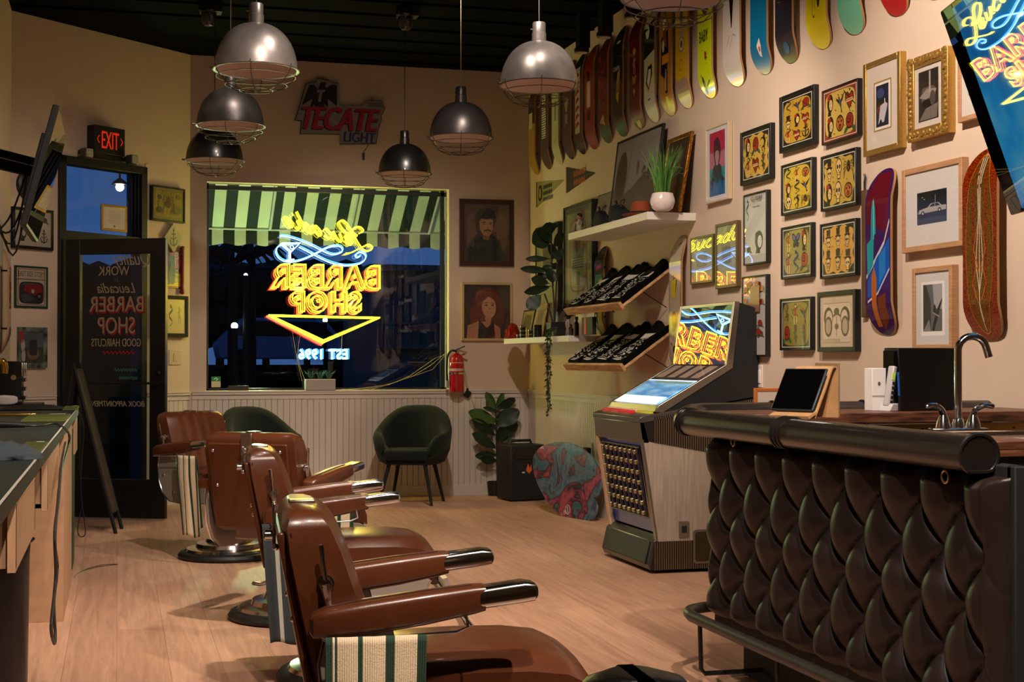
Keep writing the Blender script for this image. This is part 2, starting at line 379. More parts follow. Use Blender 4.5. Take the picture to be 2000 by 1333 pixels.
mb = MB(); mb.bb((-14, GY + .02, -.06), (16, GY + 2.6, -.03), mat('sidewalk', '4c4a46', .8, noise=.15, nscale=2)); mb.bb((-14, GY + 2.6, -.06), (16, GY + 2.75, -.025), mat('kerb_red', '5a1414', .7)); struct(mb.build('trim_8', smooth=0))
# awning
AW = thing('striped_awning', 'green-black and cream striped awning hanging outside above the shop window', 'awning', (0, GY, 0))
AG = mat('awning_dark', '14201a', .8); AC = mat('awning_cream', 'c9cfae', .8)
AY = 1.15; vt = onY(640, 452, GY + AY).z; vb = vt - .135; at = vt + .78; sw = .104; ax0 = WX0 - .5; ns = 30
mb = MB()
for k in range(ns):
    x = ax0 + k * sw; m = AG if k % 2 else AC
    mb.add([(x, .02, at), (x + sw, .02, at), (x + sw, AY, vt), (x, AY, vt), (x, .02, at + .006), (x + sw, .02, at + .006), (x + sw, AY + .004, vt + .006), (x, AY + .004, vt + .006)], [(0, 1, 2, 3), (4, 7, 6, 5), (0, 4, 5, 1)], m)
mb.build('canopy', AW, smooth=0)
mb = MB()
for k in range(ns):
    x = ax0 + k * sw; m = AG if k % 2 else AC
    P = [(x, vt), (x + sw, vt)] + [(x + sw * (1 - i / 6), vb - .02 * (.5 - .5 * math.cos(2 * PI * (x + sw * (1 - i / 6)) / .24))) for i in range(7)]
    mb.prism(P, AY, AY + .004, m)
mb.build('valance', AW, smooth=0)
AR = mat('awning_rail', 'b9bcae', .5)
mb = MB(); mb.cyl((ax0, AY - .015, vt + .0), (ax0 + ns * sw, AY - .015, vt + .0), .011, AR)
for x in (WX0 - .02, WX0 + .66, WX0 + 1.42, WX1 + .1): mb.cyl((x, .03, at - .02), (x, AY - .02, vt), .014, AR)
mb.split('awning_bar', AW)
# far side of the street
def silhouette(x0, x1, Y, zb, zt, m, seed, amp, name, label):
    rnd = random.Random(seed); mb = MB()
    for k in range(int((x1 - x0) / 1.4)):
        x = x0 + (k + .5) * 1.4; z = zt * (0.72 + .38 * rnd.random())
        mb.cyl((x, Y, zb), (x, Y, z * .6), .12, m, n=6)
        for q in range(9):
            mb.ball((x + rnd.uniform(-1, 1), Y + rnd.uniform(-.8, .8), z * (.45 + .5 * rnd.random())), amp * rnd.uniform(.5, 1), m, 8, (1, 1, rnd.uniform(.6, 1)))
    return mb
TR = mat('night_foliage', '0c120e', .9)
for ti, (px, top, s, lab) in enumerate(((430, 512, 2.4, 'dark bushy tree across the street at the left of the window'), (520, 500, 2.0, 'dark round tree across the street behind the cocktail tube'), (600, 528, 2.2, 'dark low tree across the street below the blue scroll'), (690, 530, 2.0, 'dark tree beside the pale building across the street'))):
    YT = 52 + 7 * ti; s *= 1.5; p = onY(px, top, YT); rnd = random.Random(px); t = thing('street_tree', lab, 'tree', (p.x, YT, .85), 0, 'trees across the street')
    mb = MB(); h = p.z - .85
    for q in range(26):
        mb.ball((rnd.uniform(-s, s) * 1.1, rnd.uniform(-.9, .9), h * rnd.uniform(.4, .88)), s * rnd.uniform(.22, .42), TR, 8, (1, 1, .8))
    mb.build('foliage', t); mb = MB(); mb.cyl((0, 0, 0), (0, 0, h * .7), .16, TR, .08, 8); mb.build('trunk', t)
for (px, top, lab) in ((455, 492, 'tall palm silhouette left of the script tube'), (492, 486, 'tall palm silhouette just under the awning')):
    YP = 24 if px == 455 else 27.5; p = onY(px, top, YP); t = thing('palm_tree', lab, 'tree', (p.x, YP, -.1), 0, 'palms across the street'); h = p.z + .1
    mb = MB(); mb.cyl((0, 0, 0), (0, 0, h - .2), .1, TR, .07, 8); mb.build('trunk', t); mb = MB()
    for k in range(11):
        a = k * 2 * PI / 11; mb.tube([(0, 0, h - .2), (.5 * math.cos(a), .5 * math.sin(a), h + .08), (.95 * math.cos(a), .95 * math.sin(a), h - .25)], [.03, .06, .01], TR, 4)
    mb.build('frond', t)
p0 = onY(735, 545, 26); p1 = onY(872, 545, 26)
t = thing('street_building', 'dim grey two-storey building with balconies across the street', 'building', (p0.x, 26, -.06))
BW = mat('building_wall', '5c5e5c', .8, noise=.1, nscale=1); bw = p1.x - p0.x + 2; bh = p0.z + .2
mb = MB(); mb.bb((0, 0, 0), (bw, 4, bh), BW); mb.bb((-.15, -.2, bh), (bw, 4, bh + .12), BW); mb.build('wall', t, smooth=0)
for r in range(2):
    for k in range(5):
        mb = MB(); x = .25 + k * .85; z = .3 + r * 1.45; mb.bb((x, -.02, z), (x + .42, .02, z + 1.0), mat('dark_pane', '10141a', .15)); mb.build('window', t, smooth=0)
mb = MB(); mb.bb((-.05, -.5, 1.45), (bw, 0, 1.53), BW)
for k in range(30): mb.bb((k * .17, -.5, 1.53), (k * .17 + .025, -.47, 1.9), BW)
mb.bb((-.05, -.5, 1.9), (bw, -.46, 1.94), BW); mb.build('balcony', t, smooth=0)
# dark wall opposite the door
q = onY(230, 560, 22); t = thing('garden_wall', 'dark unlit wall and hedge line across the lot outside the door', 'wall', (q.x, 22, -.06)); mb = MB(); mb.bb((-6, 0, 0), (1.1, .4, 2.2), mat('night_wall', '14161a', .95)); mb.build('wall', t, smooth=0)
mb = MB(); rnd = random.Random(1)
for k in range(30): mb.ball((-5.8 + k * .23, .2, 2.2 + rnd.uniform(-.1, .25)), rnd.uniform(.2, .42), TR, 8)
mb.build('hedge', t)
# parked suv
p = onY(560, 655, 42)
mb = MB(); mb.bb((-40, 31, -.1), (60, 90, .85), mat('asphalt')); struct(mb.build('ground', smooth=0))
t = thing('parked_car', 'pale estate car parked across the street behind the arrow tube', 'car', (p.x, 42, .85)); CP = mat('car_paint', '7886a8', .25, .2)
mb = MB(); mb.prism([(-2.0, .35), (2.0, .35), (2.05, .8), (1.5, .95), (1.0, 1.5), (-1.3, 1.55), (-1.9, 1.0), (-2.1, .8)], -.8, .8, CP); mb.build('body', t, bevel=.05)
mb = MB(); mb.prism([(1.3, 1.0), (.9, 1.42), (-1.2, 1.46), (-1.7, 1.02)], -.82, .82, mat('dark_pane')); mb.build('side_window', t)
for x in (-1.3, 1.3):
    mb = MB(); mb.cyl((x, -.85, .33), (x, -.6, .33), .33, BLKM); mb.build('wheel', t)
# street lamps = the small bright points in the glass
LMP = mat('lamp_glow', 'fff0d0', .5, emit=14)
for px, py, lab in ((458, 637, 'small bright street lamp low at the left of the window'), (635, 626, 'small bright street lamp seen inside the neon arrow'), (480, 538, 'tiny warm lamp among the dark trees')):
    YL = 21 if px < 500 else 29; p = onY(px, py, YL); t = thing('street_lamp', lab, 'street lamp', (p.x, YL, -.06)); h = p.z + .06
    mb = MB(); mb.cyl((0, 0, 0), (0, 0, h), .04, BLKM, n=8); mb.build('post', t); mb = MB(); mb.ball((0, 0, h), .05 if py > 600 else .03, LMP, 12); mb.build('lamp', t)
p = onW(234, 366, -3.5)
t = thing('porch_lamp', 'bright wall lamp glowing outside above the door transom', 'lamp', (p.x, p.y, p.z)); mb = MB(); mb.ball((0, 0, 0), .045, mat('lamp_glow2', 'ffe9b0', .5, emit=40), 14); mb.build('bulb', t); mb = MB(); mb.lathe([(.09, .03), (.07, .06), (.02, .1)], BLK); mb.cyl((0, 0, .1), (0, 0, .45), .012, BLK); mb.build('shade', t)
# porch soffit outside the door: what the transom looks out on
mb = MB(); o = mb.bb((-3.2, .6, 3.35), (.35, 5.2, 3.45), mat('soffit', '6f8296', .8)); o = mb.build('trim_9', smooth=0); o.location = W0; o.rotation_euler.z = WA; struct(o)
for nm, loc, c, e, sz in (('awning_fill', (1.2, 13.2, 1.2), (.72, 1, .5), 75, .1),):  # unseen greenish point light, added to brighten the awning from below
    l = bpy.data.lights.new(nm, 'POINT'); l.energy = e; l.color = c; l.shadow_soft_size = sz; lo = bpy.data.objects.new(nm, l); COL.objects.link(lo); lo.location = loc
# ================================================================ BARBER CHAIRS
LEA = mat('cognac_leather', '542b15', .32, coat=.2, noise=.2, nscale=7, bump=.05, bscale=160)
LEAD = mat('leather_dark_piping', '2e160c', .45)
SIDE = mat('painted_side_metal', 'a39a92', .35, .5)
RUB = mat('black_rubber', '0c0c0c', .55)
def slab(sec, m, front_ch=0, n_ch=9):
    pass
def make_chair(name, label):
    t = thing(name, label, 'chair')
    mb = MB(); mb.lathe([(.285, 0), (.305, .006), (.31, .02), (.298, .036), (.27, .045)], RUB, n=48); mb.build('base_ring', t)
    mb = MB(); mb.lathe([(.272, .04), (.258, .058), (.205, .066), (.198, .088), (.145, .096), (.138, .115), (.085, .122)], mat('chrome_base', 'b8b4b0', .16, 1), n=48); mb.build('base_plate', t)
    mb = MB(); mb.lathe([(.068, .1), (.068, .2), (.052, .205), (.052, .4)], CHR, n=32); mb.build('column', t)
    mb = MB(); mb.tube([(-.03, .04, .2), (-.06, .08, .17), (-.12, .12, .16), (-.16, .13, .17)], .009, CHR, 8); mb.build('pump_lever', t)
    mb = MB(); mb.box((0, 0, .4), (.42, .40, .05), SIDE); mb.box((-.19, 0, .425), (.03, .3, .05), CHR); mb.build('seat_frame', t, bevel=.008)
    # seat: lofted front to back with a waterfall front
    def ring(x, zt, zb, hw, r, ch=0):
        P = []
        for i in range(15):
            y = -hw + 2 * hw * i / 14
            P.append((x, y, zt - .022 * abs(y / hw) ** 3 + (.004 * math.cos(14 * PI * y / hw) if ch and abs(y) < hw * .72 else 0)))
        P[0] = (x, -hw, zt - .032); P[-1] = (x, hw, zt - .032)
        P += [(x, hw, zb), (x, -hw, zb)]
        return P
    mb = MB(); prof = [(-.25, .50, .44), (-.235, .53, .43), (-.15, .548, .43), (0, .552, .43), (.12, .55, .43), (.2, .54, .425), (.245, .518, .42), (.268, .485, .412), (.272, .45, .41)]
    mb.loft([ring(x, zt, zb, .235, .03, 1) for x, zt, zb in prof], LEA); mb.build('seat', t, 50)
    mb = MB(); mb.box((.255, 0, .4), (.03, .44, .05), LEAD); mb.build('seat_apron', t, bevel=.006)
    # backrest: leaning, thin at the top, thick at the base
    def br(u):                                        # centre line: u 0..1 up
        return -.25 - .12 * u, .43 + .445 * u
    mb = MB(); rings = []
    for u, th, hw in ((0, .13, .2), (.03, .15, .212), (.15, .17, .222), (.5, .158, .228), (.8, .14, .228), (.92, .122, .224), (.97, .10, .214), (1.0, .06, .19)):
        cx, cz = br(u); R_ = []
        for i in range(23):
            y = -hw + 2 * hw * i / 22; e = abs(y / hw)
            R_.append((cx + th / 2 - .02 * e ** 4 + (.004 * math.cos(16 * PI * y / hw) if e < .75 else 0), y, cz + .0))
        for i in range(9):
            y = hw - 2 * hw * i / 8; e = abs(y / hw); R_.append((cx - th / 2 + .012 * e ** 6, y, cz))
        rings.append(R_)
    mb.loft(rings, LEA); back = mb.build('backrest', t, 40)
    mb = MB()
    for s_ in (-1, 1):
        P = [(br(u)[0] - (.0 if u > 1 else (.135 - .05 * u) / 2) + .0, s_ * .222, br(u)[1]) for u in (.03, .3, .6, .9)]
        mb.tube(P, .004, LEAD, 6)
    mb.split('piping', back)
    mb = MB(); a = math.atan2(.13, .45)
    M = Matrix.Rotation(-a * .65, 3, 'Y'); mb.box((br(.47)[0] - .082, 0, br(.47)[1]), (.016, .40, .385), LEA, M)
    bp = mb.build('back_panel', t, bevel=.005)
    mb = MB()
    for y in (-.17, .17):
        for u in (.12, .47, .82):
            mb.ball((br(u)[0] - .094 + .012 * u, y, br(u)[1]), .008, CHR, 10)
    mb.split('screw', bp)
    # headrest bracket on top
    mb = MB(); cx, cz = br(1); mb.box((cx + .0, 0, cz + .002), (.06, .05, .008), STEEL); mb.box((cx - .062, 0, cz - .05), (.008, .055, .1), STEEL); mb.cyl((cx - .062, 0, cz - .075), (cx - .085, 0, cz - .075), .012, CHR); mb.build('headrest_bracket', t, bevel=.003)
    for s_ in (-1, 1):
        mb = MB(); kx, kz = br(.66); y = s_ * .228
        mb.cyl((kx, y, kz), (kx, y + s_ * .008, kz), .018, CHR, n=20); mb.cyl((kx, y + s_ * .012, kz), (kx, y + s_ * .026, kz), .011, CHR)
        mb.cyl((kx, y + s_ * .02, kz), (kx - .012, y + s_ * .03, kz + .085), .0055, CHR, n=8); mb.cyl((kx, y + s_ * .016, kz), (kx + .008, y + s_ * .016, kz - .055), .014, CHR, .005, n=8)
        mb.build('recline_handle', t)
        # side panel
        P = [(-.33, .63), (-.345, .56), (-.335, .46), (-.30, .39), (-.24, .345), (-.14, .335), (.0, .345), (.16, .35), (.22, .37), (.235, .40), (.14, .43), (.0, .45), (-.1, .49), (-.17, .55), (-.19, .63)]
        mb = MB(); mb.prism(P, s_ * .252, s_ * .268, SIDE); sp_ = mb.build('side_panel', t, bevel=.004)
        mb = MB()
        for q in ((-.3, .6), (-.29, .5), (-.2, .4)): mb.cyl((q[0], s_ * .268, q[1]), (q[0], s_ * .274, q[1]), .006, CHR, n=10)
        mb.tube([(x_, s_ * .268, z_) for x_, z_ in P[0:10]], .004, CHR, 6); mb.build('trim_strip', sp_)
        # armrest
        yc = s_ * .268; rr = []
        for x, z, hh, hw in ((-.365, .640, .010, .012), (-.358, .641, .020, .03), (-.33, .646, .026, .038), (-.25, .655, .030, .041), (-.12, .672, .029, .041), (-.02, .686, .024, .038), (.005, .689, .021, .034)):
            P = rrect(hw, hh, min(hw, hh) * .55, 4); rr.append([(x, yc + a_, z + b_ + (.006 if b_ > 0 else -.004)) for a_, b_ in P])
        mb = MB(); mb.loft(rr, LEA); arm = mb.build('armrest', t, 50)
        mb = MB(); mb.tube([(x, yc, z + hh + .006) for x, z, hh in ((-.33, .646, .026), (-.25, .655, .030), (-.12, .672, .029), (-.02, .686, .024))], .0025, LEAD, 6); mb.build('welt', arm)
        rr = []
        for x, z, hh, hw in ((-.015, .689, .022, .036), (.09, .701, .022, .037), (.113, .701, .019, .034), (.12, .70, .012, .026)):
            P = rrect(hw, hh, .012, 4); rr.append([(x, yc + a_, z + b_) for a_, b_ in P])
        mb = MB(); mb.loft(rr, CHR); mb.build('arm_cap', t, 40)
        mb = MB(); mb.cyl((-.22, yc, .60), (-.24, yc, .64), .012, STEEL); mb.box((-.26, yc, .615), (.11, .018, .04), SIDE); mb.build('arm_bracket', t)
    # footrest
    mb = MB(); mb.box((.36, 0, .27), (.02, .3, .26), SIDE, Matrix.Rotation(-.45, 3, 'Y')); mb.tube([(.27, -.15, .38), (.45, -.16, .14), (.5, -.16, .13), (.5, .16, .13), (.45, .16, .14), (.27, .15, .38)], .012, CHR, 8); mb.build('footrest', t, bevel=.003)
    # wire towel bar under the right arm
    mb = MB(); mb.tube([(-.04, -.30, .67), (-.035, -.31, .635), (-.06, -.315, .626), (-.33, -.315, .615), (-.34, -.31, .62), (-.34, -.285, .63)], .003, CHR, 6); mb.build('towel_bar', t)
    return t
SP = [((450, 8.66), (.80, -.60), 'brown leather barber chair nearest the glass door, its front turned towards the room'),
      ((578, 6.65), (.36, .93), 'brown leather barber chair seen squarely from behind with a chrome clip on top'),
      ((702, 5.376), (.98, .20), 'brown leather barber chair with a dark cape hanging behind it, middle of the row'),
      ((902, 3.32), (.98, .19), 'brown leather barber chair in the foreground, largest and nearest one')]
chair0 = None; CH = []
for (px, zc), (fx, fz), lab in SP:
    xc = (px - 1000) / F * zc; X = xc * cA + zc * sA; Y = -xc * sA + zc * cA
    wx = fx * cA + fz * sA; wy = -fx * sA + fz * cA; rz = math.atan2(wy, wx)
    if chair0 is None:
        chair0 = make_chair('barber_chair', lab); chair0['group'] = 'brown leather barber chairs in a row'; chair0.location = (X, Y, 0); chair0.rotation_euler.z = rz; CH.append(chair0)
    else:
        CH.append(dup(chair0, (X, Y, 0), rz, lab))
CH[3]['label'] = SP[3][2]
bpy.context.view_layer.update()
# towels
TC = mat('towel_cream', 'd9c6a4', .9, bump=.4, bscale=300); TG = mat('towel_green', '1f3a2a', .9, bump=.4, bscale=300)
CAPE = mat('cape_grey', '2a3234', .8); CAPEL = mat('cape_light', 'a8a79a', .8)
def towel(ch, label, x0, x1, z0, z1, y, cols, name='barber_towel', skew=0, cat='towel', grp=None, turn=0):
    M = ch.matrix_world; t = thing(name, label, cat, M @ Vector(((x0 + x1) / 2, y, 0)), 0, grp); t.rotation_euler.z = ch.rotation_euler.z + turn
    w = x1 - x0; mb = MB(); nx, nz = 44, 24
    def stripe(u):
        if cols == 'dark': return CAPEL if .30 < u < .42 else CAPE
        v = (u * 3.2) % 1; return TG if v < .2 or .3 < v < .34 or .92 < v < .95 else TC
    for lay, (off, zb) in enumerate(((-.008, z0), (.010, z0 + .05))):
        V = [];
        for j in range(nz + 1):
            tt = j / nz; zz = z1 + (zb - z1) * tt
            for i in range(nx + 1):
                u = i / nx; wob = .007 * math.sin(u * 9 + tt * 2 + lay) * (.25 + tt) + .0012 * math.sin(u * 23)
                V.append((-w / 2 + w * u * (1 - .06 * tt) + skew * tt, off * (0.3 + 1.0 * min(1, tt * 4)) + wob, zz + .008 * math.sin(u * 7) * tt))
        for i in range(nx):
            m = stripe((i + .5) / nx)
            idx = [(j * (nx + 1) + i, j * (nx + 1) + i + 1, (j + 1) * (nx + 1) + i + 1, (j + 1) * (nx + 1) + i) for j in range(nz)]
            b = {}
            vs = []
            for f_ in idx:
                for q in f_:
                    if q not in b: b[q] = len(vs); vs.append(V[q])
            mb.add(vs, [tuple(b[q] for q in f_) for f_ in idx], m)
    bm_o = mb.build('cloth' if False else name, t, 60)
    bm_o.name = 'woven_cloth'
    so = bm_o.modifiers.new('thick', 'SOLIDIFY'); so.thickness = .003
    return t
towel(CH[3], 'cream and green striped towel hanging under the nearest arm of the foreground chair', -.335, -.125, .25, .625, -.325, 'stripe', grp=None)
towel(CH[0], 'cream and green striped towel hanging beside the barber chair nearest the door', -.10, .08, .16, .63, -.33, 'stripe', skew=.06)
towel(CH[2], 'cream and green striped towel hanging on the far arm of the middle chair', -.15, .01, .38, .63, .33, 'stripe')
towel(CH[2], 'dark grey cape with a pale stripe hanging behind the middle chair', -.37, -.24, .2, .62, -.3, 'dark', skew=.03, name='barber_cape', cat='cape')

# ================================================================ GREEN TUB CHAIRS
GV = mat('green_velvet', '03140f', .95, sheen=.08, noise=.15, nscale=9)
def tub(label, loc, rz):
    t = thing('tub_chair', label, 'armchair', loc, rz, 'dark green velvet tub chairs')
    # shell: sweep around the back, height falling to the arms (front is -y)
    inner = []; N = 36; mb = MB(); rings = []
    for k in range(N + 1):
        a = PI * (-.30 + 1.6 * k / N)                # from right front round the back to left front
        h = .375 + .255 * (max(0, math.sin(a)) ** 1.3) + .06; 
        e = (k / N - .5) * 2
        ae = abs(e); hh = .585 + .225 * math.exp(-(ae / .5) ** 3.2) - (.14 * ((ae - .78) / .22) ** 2 if ae > .78 else 0)
        lowr = .33
        ca, sa = math.cos(a), math.sin(a)
        def P(r, z): return (ca * r * 1.0, sa * r * .95, z)
        rb = .235; rt = .30 + .02 * (hh - .5)
        th = .055 if abs(e) < .93 else .04
        rings.append([P(rb, lowr), P(rb + .04, lowr + .02), P(rt * .98 + .02, .45), P(rt + .03, hh - .05), P(rt + .02, hh - .012), P(rt - .005, hh), P(rt - th + .015, hh - .015), P(rt - th - .005, hh - .06), P(rb - .01, .46), P(rb - .05, .40)])
    mb.loft(rings, GV); mb.build('shell', t, 60)
    mb = MB(); P = [(x, y) for x, y in rrect(.23, .22, .12, 8)]
    mb.prismM(P, .37, .455, GV, Matrix.Translation((0, -.04, 0))); mb.build('seat', t, bevel=.025, seg=4)
    mb = MB(); mb.prismM(rrect(.2, .2, .1, 8), .33, .38, GV, Matrix.Translation((0, -.02, 0))); mb.build('underframe', t)
    for x, y in ((-1, -1), (1, -1), (1, 1), (-1, 1)):
        mb = MB(); mb.cyl((x * .15, y * .14 - .02, .35), (x * .225, y * .2 - .02, 0), .018, BLKM, .011, 12); mb.build('leg', t)
    return t
def camvec(px, zc): xc = (px - 1000) / F * zc; return Vector((xc * cA + zc * sA, -xc * sA + zc * cA, 0))
c1 = camvec(800, 12.0); tub('dark green velvet tub chair under the right end of the window, beside the plant', (c1.x, c1.y - .12, 0), math.radians(-27))
c2 = camvec(513, 11.55); tub('dark green velvet tub chair half hidden behind the barber chairs', (c2.x, c2.y, 0), math.radians(28))
# ================================================================ JUKEBOX (local: x to viewer's right, y towards the wall)
RIB = mat('ribbed_black', '16120f', .35); RIBC = mat('rib_bronze', '8a7460', .3, .8); FOR = mat('grey_oak_formica', 'a39483', .5, noise=.22, nscale=10, stretch=(8, 8, .5))
JX = 2.80
t = JB = thing('jukebox', 'vintage wood-grain jukebox with glowing slanted glass panels against the picture wall', 'jukebox', (JX, 7.85, 0), -PI / 2)
def jp(X, Z): return (X - JX, Z)
hw = .40
low = [jp(2.87, .02), jp(2.905, .18), jp(2.805, .85), jp(2.83, .88), jp(3.50, .985), jp(3.50, .02)]
mb = MB()
def yz_prism(mb, P, x0, x1, m):
    n = len(P); vs = [(x0, y, z) for y, z in P] + [(x1, y, z) for y, z in P]
    mb.add(vs, [tuple(range(n)), tuple(range(n, 2 * n))[::-1]] + [(i, i + n, (i + 1) % n + n, (i + 1) % n) for i in range(n)], m)
# side cheeks and back, leaving the lower front open
for s_ in (-1, 1):
    x0, x1 = (s_ * hw, s_ * (hw - .03))
    yz_prism(mb, [jp(2.905, .18), jp(2.82, .745), jp(3.5, .62), jp(3.5, .18)], x0, x1, FOR)
    yz_prism(mb, [jp(2.82, .745), jp(2.805, .85), jp(2.83, .88), jp(3.5, .985), jp(3.5, .62)], x0, x1, RIB)
    yz_prism(mb, [jp(2.87, .02), jp(2.905, .18), jp(3.5, .18), jp(3.5, .02)], x0, x1, RIB)
mb.bb((-.37, .5, .02), (.37, .69, .98), RIB)
mb.build('cabinet', t, smooth=0)
mb = MB()
for k in range(46):
    y = .09 + k * .0135; x = hw + .001
    z0 = .745 - (y - .02) * .184 + .0; z1 = .872 + (y - .03) * .157
    mb.bb((x - .002, y, z0), (x + .004, y + .0045, z1 - .005), RIBC)
mb.build('side_ribbing', t, smooth=0); mb = MB()
for k in range(46): mb.bb((hw - .001, .09 + k * .0135, .022), (hw + .005, .0945 + k * .0135, .178), RIBC)
mb.build('side_ribbing', t, smooth=0)
mb = MB(); FE = mat('front_edge_wood', 'c9a27c', .5)
for s_ in (-1, 1): yz_prism(mb, [(.102, .18), (.016, .75), (.026, .75), (.112, .18)], s_ * (hw + .002), s_ * (hw - .035), FE if s_ < 0 else STEEL)
mb.split('front_edge', t, smooth=0)
mb = MB(); yz_prism(mb, [(.018, .73), (.005, .845), (.03, .85), (.06, .73)], -.4, .4, STEEL); yz_prism(mb, [(.002, .845), (.0, .872), (.03, .885), (.35, .935), (.35, .90), (.03, .845)], -.405, .405, mat('ledge_metal', '5c544e', .35, .6)); mb.build('control_ledge', t, bevel=.003)
mb = MB(); RK = mat('red_keys', 'c8202a', .35, emit=.25); CK = mat('cream_keys', 'd8b898', .5)
for k in range(3):
    M = Matrix.Rotation(.16, 3, 'X'); x = -.27 + k * .165
    mb.box((x, .055, .896), (.155, .035, .016), RK, M); mb.box((x, .085, .903), (.155, .022, .014), CK, M)
mb.split('selector_key', t, bevel=.002)
# recessed front with knob grid
mb = MB(); BLU = mat('jukebox_blue', '061434', .25, emit=.06, ecol='1040c0', coat=.5)
yz_prism(mb, [(.13, .22), (.05, .74), (.06, .74), (.14, .22)], -.37, .37, BLU); mb.build('blue_backing', t, smooth=0)
def FP(x, v, off=0):                                 # point on the slanted front, v 0..1 bottom to top
    return (x, .102 - .086 * v - off + .018, .19 + .55 * v)
mb = MB()
x0, x1, v0, v1 = -.33, .30, .2, .93
c = [FP(x0, v0), FP(x1, v0), FP(x1, v1), FP(x0, v1)]
mb.tube(c, .008, STEEL, 6, closed=True)
for k in range(8):
    x = x0 + .04 + k * (x1 - x0 - .08) / 7
    mb.tube([FP(x, v0 + .01), FP(x, v1 - .01)], .011, mat('grille_bar', '2a2420', .4, .5), 6)
mb.build('grille', t)
mb = MB(); BR = mat('brass_knob', 'b8a67c', .25, .9)
for i in range(8):
    for j in range(7):
        x = x0 + .04 + i * (x1 - x0 - .08) / 7; p = FP(x, v0 + .05 + j * (v1 - v0 - .1) / 6, .018); mb.box(p, (.026, .022, .026), BR, Matrix.Rotation(.15, 3, 'X'))
mb.split('grille_knob', t, bevel=.005)
mb = MB(); yz_prism(mb, [(.07, .02), (.055, .05), (.085, .18), (.13, .21), (.2, .2), (.2, .02)], -.395, .395, mat('kick_metal', '4a4744', .3, .8)); mb.build('kick_panel', t, bevel=.004)
mb = MB(); yz_prism(mb, [(.052, .05), (.084, .175), (.08, .176), (.05, .06)], -.35, .35, mat('mesh_grille', '2e3032', .45, .6, bump=.8, bscale=400)); mb.build('speaker_mesh', t, smooth=0)
mb = MB(); x = hw; mb.bb((x, .235, .20), (x + .01, .295, .29), STEEL); mb.bb((x + .009, .25, .225), (x + .012, .28, .265), BLKM); mb.build('coin_return', t, bevel=.004)
mb = MB(); P = rrect(.07, .095, .02, 5, .39, .145); yz_prism(mb, P, x, x + .008, STEEL); P = rrect(.058, .083, .015, 5, .39, .145); yz_prism(mb, P, x + .007, x + .010, mat('hatch_bronze', '3a3018', .4, .5)); mb.build('side_hatch', t)
# upper display housing
mb = MB(); UP = [jp(2.90, .885), jp(2.915, .935), jp(3.33, 1.165), jp(3.38, 1.52), jp(3.42, 1.52), jp(3.52, 1.49), jp(3.52, .98)]
for s_ in (-1, 1): yz_prism(mb, UP, s_ * hw, s_ * (hw - .02), BLKM)
mb.bb((-.38, .62, 1.0), (.38, .72, 1.49), BLKM); yz_prism(mb, [jp(2.9, .885), jp(2.915, .93), jp(3.4, 1.1), jp(3.4, 1.0)], -.38, .38, BLKM)
mb.build('display_housing', t, smooth=0)
mb = MB()
for s_ in (-1, 1):
    yz_prism(mb, [jp(2.895, .905), jp(2.915, .94), jp(3.325, 1.17), jp(3.375, 1.53), jp(3.41, 1.525), jp(3.365, 1.15), jp(2.94, .90)], s_ * (hw + .004), s_ * (hw - .022), STEEL)
yz_prism(mb, [jp(3.375, 1.51), jp(3.378, 1.53), jp(3.41, 1.527), jp(3.405, 1.507)], -.4, .4, STEEL); yz_prism(mb, [jp(2.895, .905), jp(2.915, .94), jp(2.95, .955), jp(2.95, .91)], -.4, .4, STEEL)
mb.build('trim_frame', t, bevel=.002)
mb = MB(); yz_prism(mb, [jp(2.88, .905), jp(2.88, .885), jp(2.9, .885), jp(2.9, .905)], -.36, .36, mat('yellow_edge_reflection', 'b8b020', .4, emit=.3)); mb.build('reflection_strip', t, smooth=0)  # yellow reflection below the glass, built as a faintly glowing strip
SL0 = Vector((2.925 - JX, .948)); SL1 = Vector((3.33 - JX, 1.168)); UG1 = Vector((3.382 - JX, 1.515))
def quad(mb, a, b, x0, x1, m, off=0.0):
    d = (b - a).normalized(); nn = Vector((-d.y, d.x)) * off
    mb.add([(x0, a.x + nn.x, a.y + nn.y), (x1, a.x + nn.x, a.y + nn.y), (x1, b.x + nn.x, b.y + nn.y), (x0, b.x + nn.x, b.y + nn.y)], [(0, 1, 2, 3)], m)
# lit lower panel: pale blue window, white strip, title strips
mb = MB(); mid = SL0.lerp(SL1, .60)
mlit = bpy.data.materials.new('lit_record_window'); mlit.use_nodes = True; nt = mlit.node_tree; b = nt.nodes['Principled BSDF']; tc = nt.nodes.new('ShaderNodeTexCoord'); n = nt.nodes.new('ShaderNodeTexNoise'); n.inputs['Scale'].default_value = 5; n.inputs['Detail'].default_value = 3
mpp = nt.nodes.new('ShaderNodeMapping'); mpp.inputs['Scale'].default_value = (1, 4, 4); nt.links.new(tc.outputs['Object'], mpp.inputs[0]); nt.links.new(mpp.outputs[0], n.inputs['Vector'])
r = nt.nodes.new('ShaderNodeValToRGB'); r.color_ramp.elements[0].position = .35; r.color_ramp.elements[0].color = lin('3c86c4'); r.color_ramp.elements[1].position = .7; r.color_ramp.elements[1].color = lin('a8d8ee')
nt.links.new(n.outputs['Fac'], r.inputs[0]); nt.links.new(r.outputs[0], b.inputs['Emission Color']); b.inputs['Emission Strength'].default_value = 1.15; b.inputs['Base Color'].default_value = lin('3c6c90')
quad(mb, SL0, mid, -.375, .375, mlit, -.004)
WL = mat('lit_white', 'f4fbff', .4, emit=1.6)
quad(mb, SL0, SL0.lerp(SL1, .17), -.36, .33, WL, .0); quad(mb, SL0.lerp(SL1, .565), SL0.lerp(SL1, .585), -.375, .375, WL, .0)
quad(mb, SL0.lerp(SL1, .5), SL0.lerp(SL1, .55), -.22, .36, mat('glass_green_tint', '8fae98', .4, emit=.5), .0)
